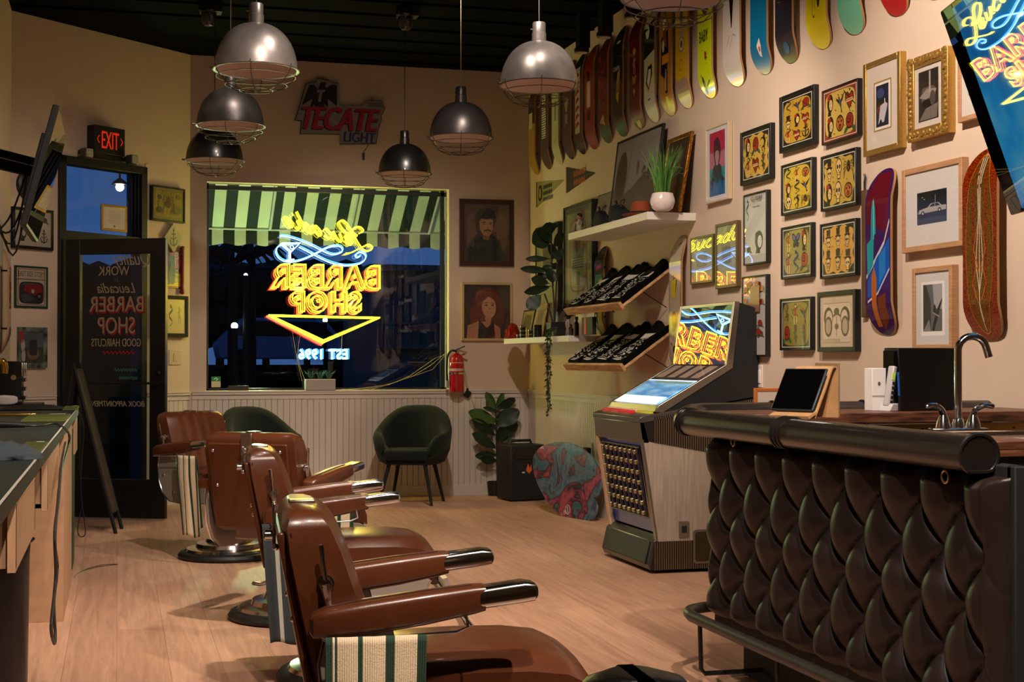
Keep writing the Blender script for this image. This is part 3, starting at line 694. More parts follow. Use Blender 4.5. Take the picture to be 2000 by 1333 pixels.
mb.build('lit_window', t, smooth=0)
mb = MB(); quad(mb, mid, SL1, -.378, .378, mat('title_board', '3c3c46', .4), -.002)
PB = mat('title_paper', 'c4a890', .7, emit=.25); PS = mat('title_ink', '5c4c40', .7)
for k in range(4):
    x0 = -.34 + k * .18; quad(mb, mid.lerp(SL1, .12), mid.lerp(SL1, .9), x0, x0 + .12, PB, .001)
    for q in range(14): quad(mb, mid.lerp(SL1, .13 + q * .055), mid.lerp(SL1, .14 + q * .055), x0 + .005, x0 + .115, PS, .002)
mb.build('title_strips', t, smooth=0)
mb = MB(); quad(mb, SL1, UG1, -.375, .375, mat('backglass_art', '4a4038', .5, noise=.6, nscale=6, col2='15181e'), -.008)
quad(mb, SL1.lerp(UG1, .78), SL1.lerp(UG1, .9), -.34, -.12, mat('backglass_brown', '7a3c20', .5), -.006)
mb.build('backglass', t, smooth=0)
mb = MB(); JG = glassmat('jukebox_glass', 'ffffff', 2.2, 0, 1.5); quad(mb, SL1, UG1, -.378, .378, JG, .006); quad(mb, SL0, SL1, -.378, .378, PGLASS, .006); mb.build('glass_pane', t, smooth=0)

# ================================================================ RECEPTION BAR
BL = mat('black_vinyl', '1a1614', .3, coat=.3, bump=.15, bscale=220, noise=.12, nscale=30); BLT = mat('tufted_leather', '1e1512', .42, bump=.1, bscale=120, spec=.35)
WT = mat('walnut_top', '7a4c34', .4, noise=.5, nscale=7, stretch=(1, 8, 8), col2='3a2015')
t = BAR = thing('reception_bar', 'black button-tufted leather bar with padded armrest rail and foot rail', 'bar counter', (2.17, 0, 0))
def bl(x, y, z): return (x - 2.17, y, z)
Y0, Y1 = 3.12, 4.97; Z0, Z1 = .25, .905
mb = MB(); ny, nz = 300, 120; V = []
for j in range(nz + 1):
    z = Z0 + (Z1 - Z0) * j / nz
    for i in range(ny + 1):
        y = Y0 + (Y1 - Y0) * i / ny; u = (y - 3.3) / .21; v = (z - .30) / .262
        fade = min(1, (z - Z0) / .12) if z - Z0 < .12 else 1
        a = abs(math.sin(PI * (u + v))); b_ = abs(math.sin(PI * (u - v)))
        if v < .0 or v > 2.0: a = b_ = abs(math.sin(PI * u)) ** 1
        h = (a * b_) ** .36
        e = min(1, (y - Y0) / .05, (Y1 - y) / .05, (z - Z0) / .035, (Z1 - z) / .03)
        if y < 3.19: h = .55 + .25 * h
        V.append((-.062 * h * max(0, e) ** .5 - .006 * math.sin(PI * 2 * v + .6) * h, y, z - .006 * h))
mb.add(V, [(j * (ny + 1) + i, j * (ny + 1) + i + 1, (j + 1) * (ny + 1) + i + 1, (j + 1) * (ny + 1) + i) for j in range(nz) for i in range(ny)], BLT)
mb.build('tufted_panel', t, 70)
mb = MB()
for i in range(-2, 20):
    for j in range(6):
        y = 3.3 + .105 * (i + 1) ; z = .30 + .131 * j
        if (i + 1 + j) % 2 == 0 and Y0 + .04 < y < Y1 - .03 and z < Z1 - .04: mb.ball((-.006, y, z - .003), .011, BLT, 10, (.6, 1, 1))
mb.split('button', t)
mb = MB(); mb.bb(bl(2.17, Y0, .2), bl(2.22, Y1, .93), BLKM); mb.bb(bl(2.19, 4.92, .2), bl(3.5, 5.02, .93), BLKM); mb.bb(bl(2.30, 3.45, 0), bl(2.42, 5.0, .24), BLKM); mb.bb(bl(2.4, 4.9, 0), bl(3.45, 5.0, .24), BLKM)
mb.bb(bl(2.17, Y0 - .015, .2), bl(2.26, Y0 + .02, .93), BLKM); mb.bb(bl(2.2, 3.42, 0), bl(3.1, 3.46, .90), mat('end_vinyl', '0c0b0b', .5)); mb.build('carcass', t, bevel=.004)
# rail profile swept along the front, round the corner, along the far side
def sweep(path, prof, m, mb, caps=True):
    rings = []
    for i, p in enumerate(path):
        a = path[max(0, i - 1)]; b_ = path[min(len(path) - 1, i + 1)]; d = Vector((b_[0] - a[0], b_[1] - a[1], 0)).normalized(); nn = Vector((-d.y, d.x, 0))
        rings.append([Vector((p[0], p[1], p[2])) + nn * q[0] + Vector((0, 0, q[1])) for q in prof])
    mb.loft(rings, m, caps)
prof = [(.056 * math.cos(a) * (1 if math.cos(a) > -.9 else 1), .052 * math.sin(a) - (.0)) for a in (2 * PI * k / 28 for k in range(28))]
prof = [(x, max(z, -.044)) for x, z in prof]
path = [bl(2.125, 3.19, .955), bl(2.125, 3.6, .955), bl(2.125, 4.2, .955), bl(2.125, 4.8, .955), bl(2.125, 5.1, .955)] + [bl(2.125 + .1 * (1 - math.cos(a)), 5.1 + .1 * math.sin(a), .955 + .02 * math.sin(a)) for a in (PI / 2 * k / 8 for k in range(1, 9))] + [bl(2.6, 5.2, .977), bl(3.5, 5.2, .977)]
mb = MB(); sweep(path, prof, BL, mb); rail_o = mb.build('padded_rail', t, 50)
mb = MB()
for y in (4.235, 4.26, 4.285, 5.085, 5.105):
    mb.tube([(-.045 + q[0] * 1.03, y, .955 + q[1] * 1.03) for q in prof], .005, BL, 6, closed=True)
mb.tube([(-.045 + q[0] * 1.0, 3.192, .955 + q[1] * 1.0) for q in prof], .006, BL, 6, closed=True)
for x in (.35, .75, 1.1): mb.tube([(x, 5.2 + q[0] * 1.03, .977 + q[1] * 1.03) for q in prof], .006, BL, 6, closed=True)
mb.split('rail_strap', rail_o)
mb = MB(); mb.bb(bl(2.17, 3.2, .965), bl(2.33, 4.78, .988), WT); mb.bb(bl(2.17, 4.75, .962), bl(3.53, 5.16, 1.0), WT); mb.build('wooden_top', t, bevel=.003)
mb = MB(); mb.bb(bl(2.5, 4.80, .915), bl(3.5, 4.82, .952), mat('yellow_board', 'cf9a2c', .5)); 
for x in (2.75, 2.95, 3.15, 3.35): mb.cyl(bl(x, 4.80, .934), bl(x, 4.797, .934), .004, BLKM, n=8)
mb.build('yellow_batten', t, smooth=0)
for px in (1432, 1846):
    p = onX(px, 863 if px < 1500 else 932, 2.10); mb = MB(); mb.tube([(p.x - 2.17, p.y + .016 * math.cos(a), p.z + .016 * math.sin(a)) for a in (2 * PI * k / 18 for k in range(18))], .0035, BR, 6, closed=True); mb.build('ring_hook', t)
FR = mat('worn_black_rail', '26221f', .4, noise=.4, nscale=30)
mb = MB(); fp = [(2.3, 5.08, .25), (2.16, 5.06, .25), (2.08, 5.0, .25), (2.05, 4.9, .25), (2.045, 4.7, .25), (2.045, 3.0, .25)]
mb.tube([bl(*q) for q in smooth(fp, 6)], .021, FR, 12); mb.build('foot_rail', t)
for y in (4.83, 4.2, 3.5):
    mb = MB(); mb.tube([bl(2.05, y, .235), bl(2.055, y, .07), bl(2.07, y, .052), bl(2.32, y, .05)], .009, BLK, 6); mb.build('rail_bracket', t)
mb = MB()
for k in range(16): mb.ball(bl(2.29 + .045 * k, 3.418, .885), .006, BR, 8)
mb.split('upholstery_tack', t)
# sink counter, sink, faucet
t = thing('sink_counter', 'wood-edged counter with a steel sink at the right end of the bar', 'counter', (2.6, 3.8, 0))
mb = MB(); mb.bb((-.33, -.33, .925), (.9, .35, .955), WT); mb.build('worktop', t, bevel=.003)
mb = MB(); mb.bb((-.3, -.28, .955), (.85, .28, .958), CHR); mb.tube([(-.12, -.22, .962), (.75, -.22, .962), (.78, -.18, .962), (.78, .12, .962), (.75, .15, .962), (-.12, .15, .962), (-.15, .12, .962), (-.15, -.18, .962)], .011, CHR, 8, closed=True)
mb.bb((-.12, -.19, .957), (.75, .12, .960), mat('sink_bowl_shade', '55504c', .3, .9)); mb.build('sink', t)  # flat darker plate: the shade inside the bowl is put into its colour
p = onZ(1882, 842, .96); t = thing('sink_faucet', 'tall chrome gooseneck faucet with two lever handles on the sink', 'faucet', (p.x - .02, p.y, .958), math.radians(-15))
mb = MB(); mb.box((.0, 0, .006), (.19, .05, .012), CHR); mb.lathe([(.022, .01), (.02, .03), (.015, .045)], CHR); mb.build('base_plate', t, bevel=.004)
mb = MB(); sc_ = 1.12; mb.tube([(0, 0, .02), (0, 0, .24 * sc_)] + [(.048 - .048 * math.cos(a), 0, .24 * sc_ + .05 * math.sin(a)) for a in (PI * k / 14 * .93 for k in range(1, 15))] + [(.104, 0, .222 * sc_)], .0125, CHR, 16); mb.build('spout', t)
for s_ in (-1, 1):
    mb = MB(); mb.lathe([(.026, .01), (.022, .03), (.012, .055), (.008, .068)], CHR, (s_ * .05, 0, 0), 24); mb.tube(smooth([(s_ * .048, 0, .05), (s_ * .06, -.005, .075), (s_ * .085, -.012, .088), (s_ * .115, -.015, .083)], 5), [.011] * 5 + [.010] * 5 + [.009] * 5 + [.007], CHR, 10); mb.build('lever_handle', t)

# things on the bar
BXY = onZ(1800, 800, 1.0)
t = thing('magazine_holder', 'tall black leather menu folder box standing on the wooden top', 'folder box', (0, 0, 0))
pl = onY(1745, 795, 4.93); pr = onY(1856, 795, 4.93); zt = onY(1800, 681, 4.93).z; t.location = ((pl.x + pr.x) / 2, 4.93, 1.002); w = pr.x - pl.x; h = zt - 1.0
mb = MB(); mb.prism([(-w / 2, 0), (w / 2, 0), (w / 2 - .004, h * .6), (w / 2 + .004, h), (-w / 2 - .012, h), (-w / 2, h * .5)], -.05, .05, mat('black_leatherette', '0d0b0a', .35, bump=.2, bscale=200)); mb.build('box_body', t, bevel=.004)
mb = MB(); mb.bb((-w / 2 - .022, -.04, 0), (-w / 2 - .004, .04, h * .96), BLKG); mb.build('side_flap', t, bevel=.003)
t = thing('ballpoint_pen', 'blue ballpoint pen clipped to the left of the black folder box', 'pen', (pl.x - .014, 4.865, 1.0), 0); mb = MB(); mb.cyl((0, 0, .06), (-.004, 0, .15), .004, mat('pen_blue', '2060b8', .3), n=8); mb.build('barrel', t); mb = MB(); mb.cyl((0, 0, 0), (0, 0, .06), .004, BLK, n=8); mb.build('grip', t)
t = thing('cordless_phone', 'grey cordless phone handset standing in its charger', 'telephone', (pl.x - .045, 4.89, 1.0), math.radians(20)); GP = mat('phone_grey', 'b4b0ae', .35)
mb = MB(); mb.prism([(-.03, 0), (.03, 0), (.026, .03), (-.01, .03)], -.03, .03, GP); mb.build('charger', t, bevel=.004)
mb = MB(); M = Matrix.Rotation(.22, 3, 'Y'); mb.box((.01, 0, .095), (.022, .03, .16), GP, M); hs = mb.build('handset', t, bevel=.006)
mb = MB(); mb.box((.0115, -.016, .135), (.014, .002, .03), mat('phone_screen', '9cb830', .4, emit=.5), M)
for i in range(5): mb.box((.0 + .0025 * i * 1.4, -.016, .035 + .018 * i), (.016, .003, .010), BLKM, M)
mb.build('keypad', hs)
t = thing('white_box', 'small white product box beside the cordless phone', 'box', (onY(1712, 790, 4.95).x, 4.96, 1.0), 0); mb = MB(); mb.bb((-.03, -.03, 0), (.03, .03, .165), mat('white_card', 'ece6e2', .4)); mb.build('carton', t, bevel=.002); mb = MB(); mb.bb((-.03, -.031, .055), (.03, -.030, .06), mat('card_grey', 'a8a09c', .4)); mb.poly(ell(0, .105, .006, .008, 8), -.031, PS); mb.build('lettering', t, smooth=0)
# tablet on a bent-wood stand
tp = onZ(1590, 818, 1.0); t = thing('tablet_stand', 'bent light-wood tablet stand on the bar corner', 'tablet stand', (tp.x - .02, tp.y + .03, 1.002), math.radians(-62)); LW_ = mat('light_plywood', 'c89a6a', .45, noise=.15, nscale=20)
def slabpath(mb, P, w, th, m, x0):
    n = len(P); top = []; 
    for i, p in enumerate(P):
        a = P[max(0, i - 1)]; b_ = P[min(n - 1, i + 1)]; d = Vector((b_[0] - a[0], b_[1] - a[1])).normalized(); top.append((p[0] - d.y * th, p[1] + d.x * th))
    yz_prism(mb, [tuple(p) for p in P] + top[::-1], x0, x0 + w, m)
SPn = smooth([(-.045, .0, 0), (.02, .10, 0), (.055, .16, 0), (.072, .168, 0), (.082, .15, 0), (.085, .0, 0)], 5)
mb = MB(); slabpath(mb, [(p.x, p.y) for p in SPn], .15, .006, LW_, -.075); mb.box((0, -.07, .012), (.16, .045, .010), LW_, Matrix.Rotation(.35, 3, 'X')); mb.build('bent_board', t, 40)
mb = MB(); mb.bb((-.02, .09, 0), (.075, .10, .185), mat('card_back', '8a7050', .6)); mb.build('back_card', t, bevel=.002)
t2 = thing('tablet_computer', 'black tablet with a dark glossy screen leaning on the wooden stand', 'tablet', t.location, math.radians(-62)); M = Matrix.Rotation(-(PI / 2 - math.atan2(.12, .075)), 3, 'X')
mb = MB(); mb.box((-.005, -.022, .095), (.17, .008, .165), mat('tablet_grey', '3c4448', .35, .4), M); body = mb.build('body', t2, bevel=.003)
mb = MB(); mb.box((-.005, -.0265, .0975), (.16, .001, .155), BLKG, M); mb.build('screen', body, smooth=0)
# ================================================================ PICTURES
def circ(cx, cz, r): return ell(cx, cz, r, r, 16)
# motifs: (colour, outline) in a unit box centred on 0
INK = '1c1a17'; RD = '9c2a1e'; GN = '3c5a34'; SK = 'd9b978'
def m_rose(): return [(GN, ell(-.3, -.3, .28, .1, 10, .6)), (GN, ell(.32, -.28, .28, .1, 10, -.6)), (INK, circ(0, .05, .36)), (RD, circ(0, .05, .31)), (INK, ell(-.05, .1, .2, .16, 12, .5)), (RD, ell(-.04, .12, .15, .11, 12, .5)), (INK, circ(-.02, .12, .05))]
def m_skull(c=SK): return [(INK, ell(0, .1, .34, .36)), (c, ell(0, .1, .29, .31)), (INK, [(-.2, -.15), (.2, -.15), (.15, -.48), (-.15, -.48)]), (c, [(-.15, -.15), (.15, -.15), (.11, -.43), (-.11, -.43)]), (INK, ell(-.12, .08, .09, .1)), (INK, ell(.12, .08, .09, .1)), (INK, [(0, -.02), (.05, -.12), (-.05, -.12)]), (INK, strip([(-.12, -.28), (.12, -.28)], .03))]
def m_tophat(): return [(INK, [(-.2, .48), (.2, .5), (.17, .12), (-.17, .12)]), (RD, [(-.17, .2), (.17, .2), (.17, .14), (-.17, .14)]), (INK, ell(0, .11, .3, .06))] + [(c, [(x * .7, z * .62 - .16) for x, z in p]) for c, p in m_skull()]
def m_bird(): return [(INK, [(-.5, .25), (-.1, .1), (0, -.1), (-.2, -.02)]), (INK, [(.5, .45), (.1, .12), (0, -.1), (.25, .05)]), ('3a4a6a', ell(0, 0, .1, .3, 12, .5)), (INK, [(.1, -.2), (.3, -.5), (.2, -.42), (.12, -.5)]), (RD, circ(-.12, .2, .08))]
def m_heart(): return [(INK, [(0, -.48), (-.38, 0), (-.36, .25), (-.18, .36), (0, .22), (.18, .36), (.36, .25), (.38, 0)]), (RD, [(0, -.4), (-.31, 0), (-.29, .22), (-.17, .3), (0, .14), (.17, .3), (.29, .22), (.31, 0)]), (INK, strip([(-.5, .45), (.5, -.3)], .05)), (SK, strip([(-.3, -.05), (.3, -.02)], .14)), (INK, strip([(-.25, -.04), (.25, -.01)], .03))]
def m_lady(): return [(INK, ell(0, .05, .3, .42)), (RD, ell(-.12, .3, .17, .13)), (SK, ell(.06, -.02, .17, .24)), (INK, ell(.0, .04, .035, .02)), (INK, ell(.13, .04, .035, .02)), (RD, ell(.07, -.12, .05, .02)), (INK, [(-.2, -.3), (.05, -.25), (.1, -.5), (-.25, -.5)])]
def m_snake(): return [(INK, strip([(.25 * math.sin(k * .9), .5 - k * .09) for k in range(12)], [.04, .1, .13, .14, .14, .13, .12, .1, .08, .06, .04, .02])), (GN, strip([(.25 * math.sin(k * .9), .5 - k * .09) for k in range(12)], .04)), (INK, circ(0, .48, .1))]
def m_panther(): return [(INK, strip([(.2, .5), (.05, .35), (.2, .1), (.1, -.15), (.18, -.4)], [.1, .22, .2, .14, .05])), (INK, strip([(.15, .2), (-.2, .32), (-.3, .2)], .07)), (INK, strip([(.15, -.1), (-.15, -.2), (-.1, -.35)], .07)), (RD, circ(.12, .44, .035)), (INK, strip([(.18, -.4), (.0, -.5), (-.15, -.42)], .04))]
def m_spider(): return [(INK, ell(0, -.05, .16, .2)), (INK, circ(0, .2, .1))] + [(INK, strip([(0, .1), (s * .35, .3 - k * .17), (s * .45, .1 - k * .2)], .035)) for s in (-1, 1) for k in range(4)] + [(RD, ell(0, -.05, .06, .08))]
def m_butterfly(): return [(INK, ell(s * .24, .16, .26, .17, 12, s * .6)) for s in (-1, 1)] + [(INK, ell(s * .18, -.16, .17, .14, 12, -s * .5)) for s in (-1, 1)] + [('5a4a8a', ell(s * .25, .17, .17, .1, 12, s * .6)) for s in (-1, 1)] + [(INK, ell(0, 0, .04, .3))]
def m_anchor(): return [(INK, strip([(0, .4), (0, -.4)], .09)), (INK, strip([(-.2, .2), (.2, .2)], .08)), (INK, strip([(-.35, -.1), (-.25, -.35), (0, -.45), (.25, -.35), (.35, -.1)], .08)), (RD, circ(0, .42, .09)), (GN, strip([(-.3, .0), (.0, -.1), (.3, .05)], .05))]
def m_pinup(): return [(INK, circ(0, .4, .12)), (SK, circ(.01, .38, .07)), (RD, [(-.12, .28), (.12, .28), (.07, .05), (.2, -.12), (-.18, -.12), (-.07, .05)]), (SK, strip([(-.08, -.1), (-.12, -.3), (-.08, -.5)], .08)), (SK, strip([(.1, -.1), (.18, -.28), (.1, -.5)], .08)), (INK, strip([(-.12, .25), (-.3, .1), (-.2, 0)], .05)), (INK, strip([(.12, .25), (.32, .4)], .05))]
def m_leafy(): return [(GN, ell(.1 * math.sin(k * 2), .4 - .16 * k, .16, .07, 8, k * 1.3)) for k in range(5)] + [(INK, strip([(0, .45), (.03, 0), (0, -.45)], .03)), ('7a3a30', circ(0, .3, .13)), ('7a3a30', circ(.15, -.1, .1))]
def m_tiger(): return [(INK, ell(0, 0, .38, .36)), ('b8682c', ell(0, 0, .32, .3)), (INK, ell(-.14, .08, .07, .05)), (INK, ell(.14, .08, .07, .05)), (INK, ell(0, -.15, .13, .12)), (RD, ell(0, -.16, .08, .07)), (INK, strip([(-.3, .2), (-.1, .28)], .04)), (INK, strip([(.3, .2), (.1, .28)], .04)), (INK, strip([(0, .3), (0, .15)], .05))]
def place(mo, cx, cz, w, h, tint=None): return [((tint or c), [(cx + x * w, cz + z * h) for x, z in p]) for c, p in mo]
def blob(w, h, n=14, a=.03, seed=1):
    rnd = random.Random(seed); P = []
    for sx, sy in ((1, 1), (-1, 1), (-1, -1), (1, -1)): pass
    for k in range(n * 4):
        t = 2 * PI * k / (n * 4); c, s = math.cos(t), math.sin(t); p = 5
        r = 1 / ((abs(c) ** p + abs(s) ** p) ** (1 / p)); r *= 1 + a * math.sin(t * 11 + seed) ; P.append((c * r * w / 2, s * r * h / 2))
    return P
def rect(x0, z0, x1, z1): return [(x0, z0), (x1, z0), (x1, z1), (x0, z1)]
def art_mesh(t, shapes, w, h, y, gloss=.35, name='print'):
    mb = MB()
    for i, (c, P) in enumerate(shapes): mb.poly([(x * w, z * h) for x, z in P], y - i * 5e-5, c if not isinstance(c, str) else flat(c, gloss))
    return mb.build(name, t, smooth=0)
def frame_geo(t, w, h, fw, dep, fm, matw=0, matc='e8e2d6', name='frame', glass=True, ornate=False):
    mb = MB(); z0, z1 = -h / 2, h / 2; x0, x1 = -w / 2, w / 2
    for a, b_ in (((x0, -dep, z0), (x0 + fw, 0, z1)), ((x1 - fw, -dep, z0), (x1, 0, z1)), ((x0 + fw, -dep, z0), (x1 - fw, 0, z0 + fw)), ((x0 + fw, -dep, z1 - fw), (x1 - fw, 0, z1))): mb.bb(a, b_, fm)
    mb.build(name, t, bevel=.0022)
    if ornate:
        mb = MB(); rnd = random.Random(3)
        for (ax, az, bx, bz) in ((x0, z0, x1, z0), (x1, z0, x1, z1), (x1, z1, x0, z1), (x0, z1, x0, z0)):
            L_ = math.hypot(bx - ax, bz - az); n = int(L_ / .024)
            for k in range(n):
                u = (k + .5) / n; cx = ax + (bx - ax) * u; cz = az + (bz - az) * u; ix = -1 if cx > 0 else 1; iz = -1 if cz > 0 else 1
                ox = ix * fw * .45 if ax == bx else 0; oz = iz * fw * .45 if az == bz else 0
                mb.ball((cx + ox + rnd.uniform(-.006, .006), -dep, cz + oz + rnd.uniform(-.006, .006)), rnd.uniform(.010, .017), fm, 8, (1, .8, 1))
                mb.ball((cx + ox * .35, -dep + .004, cz + oz * .35), .009, fm, 8)
        mb.build('carved_ornament', t)
    mb = MB(); mb.bb((x0 + fw * .9, -dep * .78, z0 + fw * .9), (x1 - fw * .9, -.001, z1 - fw * .9), flat(matc)); 
    if matw or True: mb.build('mount', t, smooth=0)
    if glass:
        mb = MB(); y = -dep * .9; mb.poly(rect(x0 + fw * .9, z0 + fw * .9, x1 - fw * .9, z1 - fw * .9), y, PGLASS); mb.build('glass_pane', t, smooth=0)
    return w - 2 * fw, h - 2 * fw, -dep * .785
def wall_rect(px0, px1, yt0, yb0, side='R', dep=.02, tilt=0):
    """px of left edge, right edge, y of the top and bottom at the left edge -> location, rotation, width, height"""
    if side == 'R':
        X = XR - dep; a = onX(px0, yt0, X); b = onX(px0, yb0, X); c = onX(px1, (yt0 + yb0) / 2, X); rz = -PI / 2; w = abs(a.y - c.y); loc = Vector((XR - .001, (a.y + c.y) / 2, (a.z + b.z) / 2))
    elif side == 'B':
        Y = YB - dep; a = onY(px0, yt0, Y); b = onY(px0, yb0, Y); c = onY(px1, (yt0 + yb0) / 2, Y); rz = 0; w = abs(a.x - c.x); loc = Vector(((a.x + c.x) / 2, YB - .001, (a.z + b.z) / 2))
    else:
        a = onW(px0, yt0, dep); b = onW(px0, yb0, dep); c = onW(px1, (yt0 + yb0) / 2, dep); rz = WA; w = (Vector((a.x, a.y)) - Vector((c.x, c.y))).length; m_ = (a + c) / 2; m_.z = (a.z + b.z) / 2; loc = m_ - WN * (dep - .001)
    return loc, rz, w, abs(a.z - b.z)
def picture(name, label, cat, rectpx, side='R', fw=.02, dep=.025, fm=BLK, matc='e8e2d6', shapes=None, inset=0.0, group=None, glass=True, ornate=False, gloss=.35):
    loc, rz, w, h = wall_rect(*rectpx, side=side, dep=dep)
    t = thing(name, label, cat, loc, rz, group)
    iw, ih, y = frame_geo(t, w, h, fw, dep, fm, 1, matc, glass=glass, ornate=ornate)
    if shapes: art_mesh(t, shapes, iw * (1 - inset), ih * (1 - inset), y - .0006, gloss)
    return t
FLASH_BG = 'c9a544'
def flash(bg, border, motifs, cols, seed, wav=.02, ybg=None):
    S = [(border, rect(-.5, -.5, .5, .5)), ('d8d2c0', rect(-.47, -.47, .47, .47)), (border, rect(-.455, -.455, .455, .455)), (bg, blob(.87, .87, a=wav, seed=seed))]
    n = len(motifs); rows = math.ceil(n / cols); rnd = random.Random(seed)
    for i, mo in enumerate(motifs):
        r, c = divmod(i, cols); cx = (c + .5) / cols - .5; cz = .5 - (r + .5) / rows; S += place(mo(), cx * .84 + rnd.uniform(-.01, .01), cz * .84 + rnd.uniform(-.015, .015), .80 / cols * rnd.uniform(1.0, 1.2), .80 / rows * rnd.uniform(1.0, 1.12))
    for k in range(18): cx, cz = rnd.uniform(-.4, .4), rnd.uniform(-.4, .4); S += place([(INK, strip([(-.4, 0), (0, .3), (.4, 0), (0, -.3)], .2))], cx, cz, .05, .04)
    return S
GRP = 'black framed tattoo flash sheets on the right wall'
FL = [
 ((1445.4, 1505, 260.5, 364), 'black framed tattoo sheet with a panther and lady heads on a wavy yellow ground', FLASH_BG, '2a2420', [m_lady, m_rose, m_panther, m_pinup, m_heart, m_leafy], 3, .05, .02),
 ((1521.7, 1590, 191, 300.5), 'black framed tattoo sheet with a rose, bird and shield heart, top left of the block', 'b8922e', '1c1a16', [m_snake, m_bird, m_rose, m_tophat, m_lady, m_heart, m_pinup, m_heart, m_anchor], 3, .0, .022),
 ((1604.5, 1675, 178.7, 285), 'black framed tattoo sheet with a red marbled border, top right of the block', 'cdb156', '8a3a24', [m_lady, m_bird, m_heart, m_lady, m_tiger, m_rose], 3, .0, .008),
 ((1525, 1586, 324, 422.5), 'black framed tattoo sheet crowded with a dragon, mermaid and skulls', 'c4a834', '28301c', [m_snake, m_pinup, m_tiger, m_lady, m_snake, m_bird, m_skull, m_panther, m_spider], 3, .0, .008),
 ((1602.5, 1672, 307, 414.5), 'black framed tattoo sheet with a big spider and a skull in a top hat', 'c2a346', '20241a', [m_tophat, m_skull, m_spider, m_lady, m_skull, m_tiger], 3, .05, .008),
 ((1524.6, 1584, 445.6, 547), 'black framed tattoo sheet with a butterfly above a snake and rose', '8f8338', '28281a', [m_pinup, m_butterfly, m_lady, m_pinup, m_snake, m_rose], 3, .0, .008),
 ((1601, 1671, 439, 546), 'black framed tattoo sheet of six top-hatted skulls on orange yellow', 'cf9f48', '1e1c18', [m_tophat] * 6, 3, .06, .008),
 ((1522.6, 1583, 584.7, 685), 'black framed tattoo sheet of thistles and bouquets on dull olive, bottom left of the block', '8a7c34', '22241c', [m_leafy, m_pinup, m_bird, m_rose, m_leafy, m_leafy], 3, .0, .008),
]
for i, (r_, lab, bg, bd, mo, cols, wav, fw) in enumerate(FL):
    picture('framed_tattoo_flash', lab, 'picture', r_, 'R', fw, .03, BLK, 'd8d2c0', flash(bg, bd, mo, cols, i + 1, wav), 0, GRP)
# ink drawings and posters
picture('framed_print', 'cream framed print fading from red to blue with an inked figure', 'picture', (1377.4, 1422, 253, 400), 'R', .012, .03, mat('cream_frame', 'c4b08c', .5), 'd0ccd0',
        [('d8d4d8', rect(-.5, -.5, .5, .5)), ('b02a48', rect(-.36, .12, .36, .44)), ('b86a80', rect(-.36, -.06, .36, .16)), ('2a8a8c', rect(-.36, -.22, .36, -.06)), ('24609c', rect(-.36, -.44, .36, -.22))] + place(m_lady(), 0, .15, .55, .45, '4a2434') + place(m_rose(), 0, -.12, .6, .3, '3a2c44') + place(m_skull(), 0, .08, .3, .22, 'a88090') + place(m_spider(), 0, -.2, .6, .3, '24404c'))
S = [('a8a6a0', rect(-.5, -.5, .5, .5)), ('bcbab4', rect(-.46, -.38, .46, .47))] + place(m_lady(), .16, -.2, .6, .34, INK) + [('c8c6c0', ell(.2, -.2, .1, .09))] + place(m_snake(), -.36, .28, .2, .3, INK) + place(m_rose(), -.3, -.3, .25, .12, INK)
t = picture('framed_poster', 'black framed grey tattoo poster with a long-haired woman drawn at its foot', 'poster', (1451.4, 1497, 382, 520), 'R', .010, .03, BLK, 'a8a6a0', S)
loc, rz, w, h = wall_rect(1451.4, 1497, 382, 520)
mb = MB(); mb.text('CLYDES', .02, h * .42, w * .5, .018, -.0272, flat(INK)); mb.text('TATTOO', .02, h * .38, w * .42, .016, -.0272, flat(INK)); mb.poly(strip([(-.03 + .006 * k, h * .33 + .004 * math.sin(k * 2.3) - .012) for k in range(16)], .003), -.0272, flat(INK)); mb.build('lettering', t, smooth=0)
rnd = random.Random(5); S = [('b0aca8', rect(-.5, -.5, .5, .5))]
for k in range(26): S += place(m_rose(), rnd.uniform(-.36, .36), rnd.uniform(-.32, .44), .26, .1)
S += [('7a5a44', rect(-.12, .05, .28, .38))]
picture('framed_print', 'black framed tall print packed with dark red roses, below the grey poster', 'picture', (1448.5, 1496, 541.7, 697), 'R', .010, .03, BLK, 'b0aca8', S)
picture('framed_print', 'small green-gold framed print left of the brown frame above the jukebox', 'picture', (1347.5, 1392, 466, 556.5), 'R', .014, .025, mat('olive_gold_frame', '5c5a2c', .4, .4), '8a8660', [('8a8468', rect(-.5, -.5, .5, .5)), ('5a5848', blob(.5, .35, seed=4))] + place(m_tiger(), 0, .0, .6, .35, '6a6248'))
picture('framed_print', 'taller brown framed print right of the small green-gold frame above the jukebox', 'picture', (1396.6, 1439, 439.4, 565), 'R', .018, .03, mat('brown_frame', '5a4428', .45), '7a7468', [('7c7664', rect(-.5, -.5, .5, .5)), ('4a4a48', blob(.5, .3, seed=8))] + place(m_anchor(), 0, .0, .6, .3, '3a3c44'))
S = [('c8b49c', rect(-.5, -.5, .5, .5)), ('d8c4ac', rect(-.4, -.42, .4, .36)), ('9a8672', rect(-.4, -.42, .4, -.405)), ('9a8672', rect(-.4, .345, .4, .36))]
for s_ in (-1, 1): S += [('4a4038', ell(s_ * .25, .08, .14, .2)), ('d8c4ac', ell(s_ * .23, .06, .10, .16)), ('5c5044', ell(s_ * .25, -.1, .12, .2)), ('b8a48c', ell(s_ * .25, -.1, .08, .15))]
S += place(m_rose(), 0, .18, .22, .2, '5a4c40') + [('6a5c4c', strip([(0, .1), (0, -.3)], .012)), ('6a5c4c', ell(0, -.1, .06, .06)), ('b8a890', rect(-.4, -.42, .1, -.34))]
picture('framed_drawing', 'thick black frame with a pale ink study of two horned figures, lowest of the block', 'picture', (1595.9, 1670, 571.8, 687.8), 'R', .024, .035, BLK, 'd0c0ac', S)
